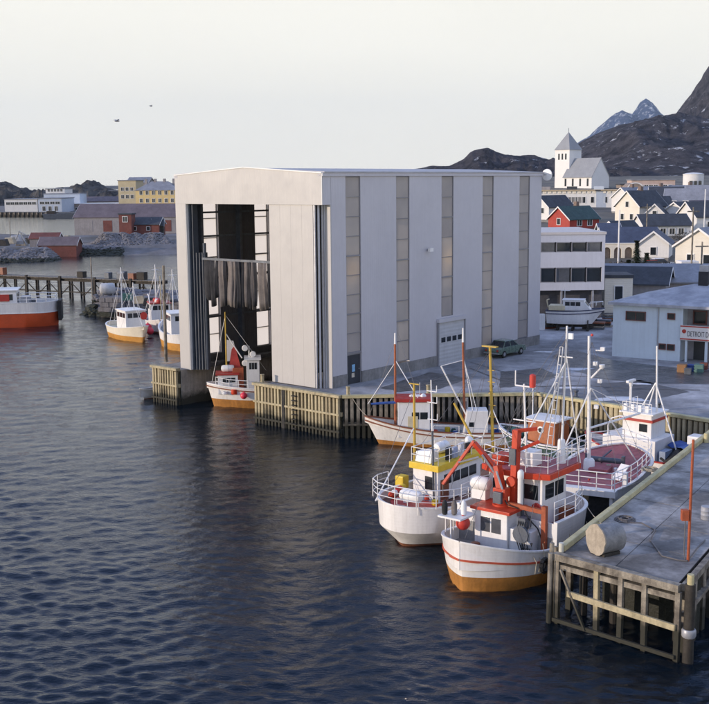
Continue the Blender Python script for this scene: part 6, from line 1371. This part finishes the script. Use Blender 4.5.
for k, (u_, Y_, an, w_, d_, h_, ri, wm, rm_, lab) in enumerate((
  (629,300,.7,7,6,4.2,2.4,wall_white,roof_grey,'white gabled house just left behind the cream house'),
  (681,236,.9,7,5.5,3.0,2.0,wall_white,roof_dark,'white gabled house below the pinkish low house'),
  (672,262,.4,7,5.5,3.4,2.0,wall_white,roof_dark,'white house with dark roof behind the white bungalow'),
  (655,300,.3,9,6,4.6,2.2,wall_white,roof_grey,'white house with grey roof behind the gabled wing'),
  (704,232,.5,8,6,3.2,2.2,wall_white,roof_purple,'white house with brown roof right of the pinkish low house'),
  (706,300,-.3,10,7,4.4,2.6,wall_white,roof_grey,'pale house at the right edge below the storage tank'),
  (684,310,.2,9,6,4.6,2.2,wall_pink,roof_grey,'pink house left below the storage tank'),
  (622,196,.5,5,4,2.2,1.5,wall_white,roof_dark,'little white outhouse above the dark blue roof'))):
    town('white_house', lab, u_, Y_, an, w_, d_, h_, 'gable', wm, rm_, (('s',3,h_*.55,.8,1.1,.8),('w',2,h_*.55,.8,1.1,.8)), rise=ri, base=concrete, chimney=(w_*.2,.2) if k % 3 == 0 else None)
# low row buildings under the hill
for k, (u0,u1,v0,Y,m_,rm_,lab) in enumerate(((633,676,179.5,420,wall_pink,roof_grey,'long low pinkish building under the dark hill'),(622,640,184,400,wall_stone,roof_dark,'dark low building left of the long pinkish one'),(676,690,186,380,wall_white,roof_grey,'small white building below the storage tank'),(600,636,188.5,360,wall_grey,roof_dark,'wide dark flat roof between the church and the cream house'))):
    a = aty(u0, v0, Y); b_ = aty(u1, v0, Y); g_ = gz(0, Y); house('low_building', lab, ((a.x+b_.x)/2, Y+5, g_), -.05, b_.x-a.x, 9, max(2.5, a.z-g_-.3), 'flat', m_, rm_, (('s',8 if k == 0 else 3,max(1.5,(a.z-g_)*.6),1.4,1.2,1.),), 'building', 1, .3)
p = aty(637, 184, 390); dm = empty('arched_hall', (p.x, 392, gz(0,390)), 0, 'small hall with a white arched roof edge under the dark hill', 'hall')
pts = [(-2.7*math.cos(t*math.pi/12), 0, 4.0+2.0*math.sin(t*math.pi/12)) for t in range(13)]
MB().extr([(2.7,0,-1),(-2.7,0,-1)]+pts, (0,9,0)).build('wall', wall_stone, dm)
MB().extr([(q_[0]*1.06,-.15,4+(q_[2]-4)*1.08) for q_ in pts]+[(q_[0]*.92,-.15,4+(q_[2]-4)*.9) for q_ in reversed(pts)], (0,.14,0)).build('arch_rim', white, dm)
p = aty(696, 186, 345); tkr = empty('storage_tank', (p.x, 348, gz(0,348)), 0, 'white cylindrical storage tank at the upper right above the houses', 'tank')
hz_ = aty(696,173.5,345).z-gz(0,348); MB().lathe([(3.1,-1),(3.1,hz_-.3),(3.2,hz_-.25),(3.2,hz_-.1),(2.0,hz_+.2),(.1,hz_+.35)], (0,0,0), 28).build('shell', wall_white, tkr, True)
for k in range(3): MB().box(-2.+k*1.4,-1.2+k*1.4,-3.25,-2.6,hz_-3.4,hz_-2.2).build('window', glass, tkr)
# church
chp = aty(586, 188, 560); zc = 13.
CF = Frame(chp.x, 560, -.88)
cu_ = empty('church', (chp.x, 560, zc), CF.ang, 'white church with square tower and grey pyramid spire on the rise', 'church')
cs = mat('church_slate', (.30,.31,.32), .7, var=.12, scale=.3); cw = mat('church_white', (.80,.79,.76), .7, var=.04, scale=.3)
LN, WN = 17.5, 13.5
EAV = aty(570,176.5,552).z-zc
rdg = aty(586,158.5,560).z-zc
# nave: ridge runs away from the tower (at -x end)
MB().extr([(-LN/2,-WN/2,-3),(-LN/2,WN/2,-3),(-LN/2,WN/2,EAV),(-LN/2,0,rdg),(-LN/2,-WN/2,EAV)], (LN,0,0)).build('nave_wall', cw, cu_)
for sd in (-1,1): k_ = (rdg-EAV)/(WN/2); MB().hexa([(-LN/2-.3,0,rdg+.02),(LN/2+.3,0,rdg+.02),(LN/2+.3,sd*(WN/2+.5),EAV-.5*k_+.02),(-LN/2-.3,sd*(WN/2+.5),EAV-.5*k_+.02)],[(-LN/2-.3,0,rdg+.3),(LN/2+.3,0,rdg+.3),(LN/2+.3,sd*(WN/2+.5),EAV-.5*k_+.25),(-LN/2-.3,sd*(WN/2+.5),EAV-.5*k_+.25)]).build('nave_roof', cs, cu_)
tz = aty(565,149.5,560).z-zc; sz = aty(564,131,560).z-zc; tw = 9.2
tx, ty = -LN/2-tw/2+1.2, .6
MB().box(tx-tw/2,tx+tw/2,ty-tw/2,ty+tw/2,-3,tz).build('tower', cw, cu_)
MB().add([(tx-tw/2-.4,ty-tw/2-.4,tz+.01),(tx+tw/2+.4,ty-tw/2-.4,tz+.01),(tx+tw/2+.4,ty+tw/2+.4,tz+.01),(tx-tw/2-.4,ty+tw/2+.4,tz+.01),(tx,ty,sz)], [(0,1,4),(1,2,4),(2,3,4),(3,0,4),(0,3,2,1)]).build('spire', cs, cu_)
MB().tube((tx,ty,sz-.3),(tx,ty,sz+1.8),.12).build('finial', steel_dark, cu_)
for k in range(3):
    MB().box(tx-2.6+k*2.2,tx-1.6+k*2.2,ty-tw/2-.05,ty-tw/2+.2,tz-4.8,tz-1.8).build('belfry_opening', glass, cu_); MB().box(tx-tw/2-.05,tx-tw/2+.2,ty-2.6+k*2.2,ty-1.6+k*2.2,tz-4.8,tz-1.8).build('belfry_opening', glass, cu_)
for k in range(4): MB().box(-8+k*4.6,-6.9+k*4.6,-WN/2-.05,-WN/2+.2,1.,EAV-1.).build('window', glass, cu_)

# ------------------------------------------------------------------ vehicles, poles, trees in the town
p = aty(684, 258, 142); tk = empty('box_van', (p.x, 142, gz(0,142)), .1, 'white box van parked on the slope behind the grey shed', 'van')
MB().box(-.7,1.6,-.95,.95,.7,2.6).build('cargo_box', white, tk, False, .05); MB().hexa([(-1.75,-.85,.5),(-.72,-.85,.5),(-.72,.85,.5),(-1.75,.85,.5)],[(-1.35,-.8,1.9),(-.72,-.8,1.9),(-.72,.8,1.9),(-1.35,.8,1.9)]).build('cab', mat('van_blue',(.3,.35,.5),.4), tk, False, .05)
for x_ in (-1.2,1.0):
    for sd in (-1,1): MB().lathe([(.2,-.1),(.36,-.09),(.36,.09),(.2,.1)], (x_,sd*.82,.36), 14, 'y').build('wheel', rubber, tk, True)
MB().box(-1.66,-1.46,-.7,.7,1.15,1.7).build('windscreen', glass, tk)
def small_car(u, Y, m_, lab, ang):
    p = aty(u, 250, Y); c_ = empty('parked_car', (p.x, Y, gz(0,Y)+.35), ang, lab, 'car')
    MB().hexa([(-2,-.8,.3),(2,-.8,.3),(2,.8,.3),(-2,.8,.3)],[(-2,-.78,.85),(1.95,-.78,.8),(1.95,.78,.8),(-2,.78,.85)]).build('body', m_, c_, False, .08)
    MB().hexa([(-1.4,-.72,.83),(1.0,-.72,.83),(1.0,.72,.83),(-1.4,.72,.83)],[(-.95,-.6,1.35),(.4,-.6,1.35),(.4,.6,1.35),(-.95,.6,1.35)]).build('greenhouse', glass, c_); MB().box(-.95,.4,-.6,.6,1.353,1.40).build('roof', m_, c_)
    for x_ in (-1.3,1.3):
        for sd in (-1,1): MB().lathe([(.15,-.08),(.3,-.07),(.3,.07),(.15,.08)], (x_,sd*.76,.3), 14, 'y').build('wheel', rubber, c_, True)
small_car(653, 150, red, 'red car parked below the white gable house', .2); small_car(660, 152, white, 'white car parked right next to the red car', .15)
small_car(605, 138, wood_dark, 'dark car by the low wall right of the office block', .3)
def pole(u, v0, Y, h, lab, arm=True, m_=None):
    p = aty(u, v0, Y); r_ = empty('utility_pole', (p.x, Y, gz(p.x, Y)), .2, lab, 'pole')
    MB().tube((0,0,-.5),(0,0,h),.13,.09,8).build('shaft', m_ or wood_grey, r_, True)
    if arm: MB().box(-.8,.8,-.06,.06,h-.6,h-.45).build('cross_arm', m_ or wood_grey, r_)
    return r_
pole(618.5, 250, 160, 7.8, 'white flagpole in front of the dark blue roofed house', False, white)
pole(692, 250, 140, 9.5, 'timber utility pole right of the box van', True); pole(702, 250, 128, 6.5, 'timber utility pole near the right frame edge', True); pole(646, 250, 190, 7.0, 'timber pole between the white gable house and the bungalow', True)
pole(704, 230, 200, 9., 'pale pole in front of the grey roofed house', False, white)
def conifer(u, Y, h, lab, seed, wid=.32):
    p = aty(u, 250, Y); r_ = empty('conifer', (p.x, Y, gz(p.x,Y)), 0, lab, 'tree'); rr = random.Random(seed)
    MB().tube((0,0,-.5),(0,0,h*.95),.16,.03,8).build('trunk', wood_dark, r_, True)
    lf = MB()
    for i in range(900):
        t = rr.random()**.75; z_ = h*(.10+.9*t); rad = h*wid*(1-t)*rr.uniform(.35,1.05)*(.8+.35*math.sin(i*1.7)); a = rr.uniform(0,6.28)
        c_ = Vector((math.cos(a)*rad, math.sin(a)*rad, z_-rad*.25)); s_ = rr.uniform(.12,.3); d1 = Vector((math.cos(a),math.sin(a),-.35))*s_*1.4; d2 = Vector((-math.sin(a),math.cos(a),rr.uniform(-.3,.3)))*s_*.6
        lf.add([c_-d1-d2, c_+d1, c_-d1+d2], [(0,1,2)])
    lf.build('crown', mat('needles',(.025,.04,.022),.8,var=.4,scale=2), r_)
conifer(637, 143, 5.0, 'dark conifer standing before the arcade', 1); conifer(647, 150, 2.6, 'small dark bush like conifer right of the tall conifer', 2, .5); conifer(629, 146, 2.2, 'low dark conifer left of the tall conifer', 3, .6)
def shrub(u, Y, w_, h_, lab, seed):
    p = aty(u, 250, Y); r_ = empty('shrub', (p.x, Y, gz(p.x,Y)), 0, lab, 'shrub'); rr = random.Random(seed)
    for k in range(7): a = rr.uniform(0,6.28); MB().tube((0,0,-.2),(math.cos(a)*w_*.35,math.sin(a)*w_*.35,h_*.8),.05,.015,5).build('stem', wood_dark, r_)
    lf = MB()
    for i in range(500):
        v_ = Vector((rr.gauss(0,1),rr.gauss(0,1),rr.gauss(0,1))).normalized()*rr.uniform(.5,1.05); c_ = Vector((v_.x*w_/2, v_.y*w_/2, h_*.5+v_.z*h_*.5)); s_ = .16
        q_ = [Vector((rr.uniform(-1,1),rr.uniform(-1,1),rr.uniform(-1,1)))*s_ for _ in range(3)]; lf.add([c_+q_[0],c_+q_[1],c_+q_[2]],[(0,1,2)])
    lf.build('crown', mat('winter_twigs',(.07,.06,.045),.9,var=.4,scale=2), r_)
for k, (u_, Y_, w_, h_) in enumerate(((660,147,4,1.8),(672,150,5,1.6),(625,150,5,1.7),(700,180,6,2.2),(690,215,5,2),(668,222,5,1.8),(612,222,5,1.8),(604,205,4,1.5),(686,196,6,1.8))):
    shrub(u_, Y_, w_, h_, ['bare shrub right of the small conifers','wide bare shrub left of the box van','bare shrub before the arcade arches','bare shrub above the pale yellow house','bare shrub below the grey roofed house','bare shrub right of the white bungalow roof','bare shrub right of the red house','bare shrub under the red house','bare shrub beside the white bungalow'][k], k+60)
# retaining walls on the slope
for k, (u0,u1,Y,h_) in enumerate(((603,690,148,1.6),(600,700,188,1.5),(545,640,216,1.6))):
    a, b_ = aty(u0,250,Y), aty(u1,250,Y); tag(MB().box(a.x,b_.x,Y-.3,Y+.3,gz(0,Y)-1,gz(0,Y)+h_*.6).build('retaining_wall', wall_stone, None, False, .04), ['low stone retaining wall behind the grey sheds','stone retaining wall below the white bungalow','stone retaining wall below the red house'][k], 'wall')

# ------------------------------------------------------------------ dark and worn asphalt on the quay
dark_asphalt_m = mat('dark_asphalt', (.055,.056,.06), .35, var=.4, scale=.8, bump=.006, bscale=25, c2=(.10,.10,.105), c2amt=.5, c2scale=.7)  # darker, smoother asphalt for the large patches
patch_m = mat('asphalt_patch', (.13,.13,.132), .9, var=.25, scale=2, bump=.006, bscale=40)
def blot(name, pix, m_, dz, seed, jag=.12):
    P_ = [at(u, v, QZ) for u, v in pix]; c_ = sum(P_, Vector())/len(P_); rr = random.Random(seed); out = []
    for i in range(len(P_)):
        a, b_ = P_[i], P_[(i+1) % len(P_)]
        for t in range(9):
            q_ = a.lerp(b_, t/9); q_ = q_+(q_-c_)*(jag*(mnoise.noise((i*3+t*.35, seed, 0))+.5*mnoise.noise((i*9+t*1.4, seed, 4)))); out.append((q_.x, q_.y))
    mb = MB().add([(c_.x, c_.y, QZ+dz)]+[(x, y, QZ+dz) for x, y in out], [(0, i+1, (i+1) % len(out)+1) for i in range(len(out))])
    return tag(mb.build(name, m_), kind='structure')
blot('dark_asphalt', ((552,356),(575,350),(612,360),(660,366),(720,371),(726,384),(660,384),(600,379),(565,368)), dark_asphalt_m, .004, 1, .06)
blot('dark_asphalt', ((380,388),(430,372),(470,378),(440,389),(400,392)), dark_asphalt_m, .004, 2)
blot('dark_asphalt', ((500,372),(540,368),(560,376),(530,386),(500,388)), dark_asphalt_m, .004, 3)
blot('asphalt_patch', ((600,384),(640,380),(690,392),(650,400),(610,394)), patch_m, .004, 4, .08)
for k in range(0, 4, 3):                               # tyre tracks curving in from the shop to the roller door
    tr_ = [at(u, v, QZ+.008+.003*k) for u, v in ((470,362+k*2),(500,371+k*3),(540,376+k*3.5),(580,376+k*3),(630,381+k*2.5),(700,384+k*2))]
    mb = MB()
    for a, b_ in zip(tr_[:-1], tr_[1:]):
        for t in range(6): p0, p1 = a.lerp(b_, t/6), a.lerp(b_, (t+1)/6); n_ = Vector((-(p1-p0).y, (p1-p0).x, 0)).normalized()*.09; mb.quad(p0-n_, p1-n_, p1+n_, p0+n_)
    tag(mb.build('tyre_track', patch_m), kind='structure')
# ------------------------------------------------------------------ old snow left on the quay
snow_m = mat('old_snow', (.66,.67,.70), .8, var=.15, scale=1.5, bump=.02, bscale=6)
for k, (u_, v_, w_, d_, lab) in enumerate(((575,369,2.2,1.0,'long patch of old snow on the quay before the shop'),(563,377,1.2,.6,'small snow patch left of the long one'),(571,388,2.0,.5,'thin snow strip near the basin edge of the quay'),(620,399,3.0,1.5,'large pale snow patch behind the inner corner boat'),(640,384,1.6,.5,'narrow snow patch in front of the shop wall'),(545,352,1.6,.6,'snow patch at the back corner of the shed'))):
    p = at(u_, v_, QZ); rr = random.Random(k); n_ = 22
    ring = [(1+.28*math.sin(3*t+k)+.16*math.sin(7*t+2*k)+rr.uniform(-.1,.1)) for t in [6.283*i/n_ for i in range(n_)]]
    vs = [(0,0,.05)]+[(math.cos(6.283*i/n_)*ring[i]*w_*.5*.7, math.sin(6.283*i/n_)*ring[i]*d_*.5*.7, .045) for i in range(n_)]+[(math.cos(6.283*i/n_)*ring[i]*w_*.5, math.sin(6.283*i/n_)*ring[i]*d_*.5, .006) for i in range(n_)]
    fs_ = [(0,1+i,1+(i+1)%n_) for i in range(n_)]+[(1+i,1+n_+i,1+n_+(i+1)%n_,1+(i+1)%n_) for i in range(n_)]
    o_ = tag(MB().add(vs, fs_).build('snow_patch', snow_m, None, True), lab, 'snow patch'); o_.location = p; o_.rotation_euler = (0,0,-.1)
# ------------------------------------------------------------------ quay furniture
for k, (x_, y_, lab) in enumerate(((9.3,6.2,'black iron bollard on the quay above the side-on wooden boat'),(14.5,8.2,'black iron bollard behind the small varnished boat'),(20.5,7.6,'black iron bollard behind the inner corner boat'))):
    o_ = empty('bollard', SH.w(x_, y_, QZ), 0, lab, 'bollard'); MB().lathe([(.2,0),(.2,.05),(.11,.08),(.10,.34),(.17,.40),(.17,.47),(.08,.52)], (0,0,0), 14).build('body', steel_dark, o_, True)
for k, (u_, v_, lab) in enumerate(((625,520,'coil of dark rope on the pier deck near the tank'),(650,470,'coil of pale rope on the pier deck by the kerb log'))):
    p = at(u_, v_, QZ+.01); mb = MB()
    for j in range(5): mb.path([p+Vector((math.cos(t*.5236)*(.42-.06*j), math.sin(t*.5236)*(.42-.06*j), .03+.035*(j % 3))) for t in range(13)], .03, 5)
    tag(mb.build('rope_coil', [wire, rope][k]), lab, 'rope coil')
# ------------------------------------------------------------------ lines, gulls
ropeline('mooring_line', F5.w(.3,-1.9,2.2), PF.w(*(dL*16.5)[:2],QZ+.3), .25, 'pale mooring line from the maroon decked boat to the pier')
ropeline('mooring_line', F6.w(-3.6,1.3,1.1), SH.w(25.2,4.2,QZ+.3), .35, 'mooring line from the inner corner boat across to the pier edge')
ropeline('mooring_line', F4.w(-3.4,1.6,2.45), PF.w(.0,3.2,QZ+.35), .12, 'short mooring line from the crane boat to the pier bollard')
ropeline('mooring_line', F2.w(5.6,.2,1.7), SH.w(2.75,-.7,QZ+.45), .3, 'mooring line from the bow of the side-on wooden boat to the quay post')
def gull(u, v, Y, s, lab, tilt=0.):
    p = aty(u, v, Y); r_ = empty('gull', p, .6, lab, 'bird'); 
    MB().lathe([(.01,-.24),(.05,-.18),(.075,-.02),(.06,.12),(.03,.2),(.01,.24)], (0,0,0), 10, 'x').build('body', mat('gull_grey',(.35,.35,.37),.8), r_, True)
    for sd in (-1,1): MB().add([(.10,sd*.04,.03),(-.08,sd*.04,.02),(-.06,sd*.36,.14+tilt*sd),(.08,sd*.34,.15+tilt*sd),(-.10,sd*.72,.06+tilt*2*sd)], [(0,1,2,3),(3,2,4)]).build('wing', MATS['gull_grey'], r_)
    r_.scale = (s,s,s)
gull(117, 121, 95, 1., 'gull flying in the pale sky left of centre, the lower one'); gull(151, 106, 170, 1., 'distant gull higher in the sky to the right')

# ------------------------------------------------------------------ the air
hz_m = bpy.data.materials.new('haze'); hz_m.use_nodes = True; hn, hl = hz_m.node_tree.nodes, hz_m.node_tree.links
hn.remove(hn['Principled BSDF']); pv = hn.new('ShaderNodeVolumePrincipled'); pv.inputs['Color'].default_value = (.64, .81, 1., 1); pv.inputs['Density'].default_value = .000026; pv.inputs['Anisotropy'].default_value = .0
hl.new(pv.outputs[0], hn['Material Output'].inputs['Volume'])
hzo = MB().box(-17500, 17500, -250, 17500, -9, 1250).build('haze', hz_m); tag(hzo, kind='stuff')
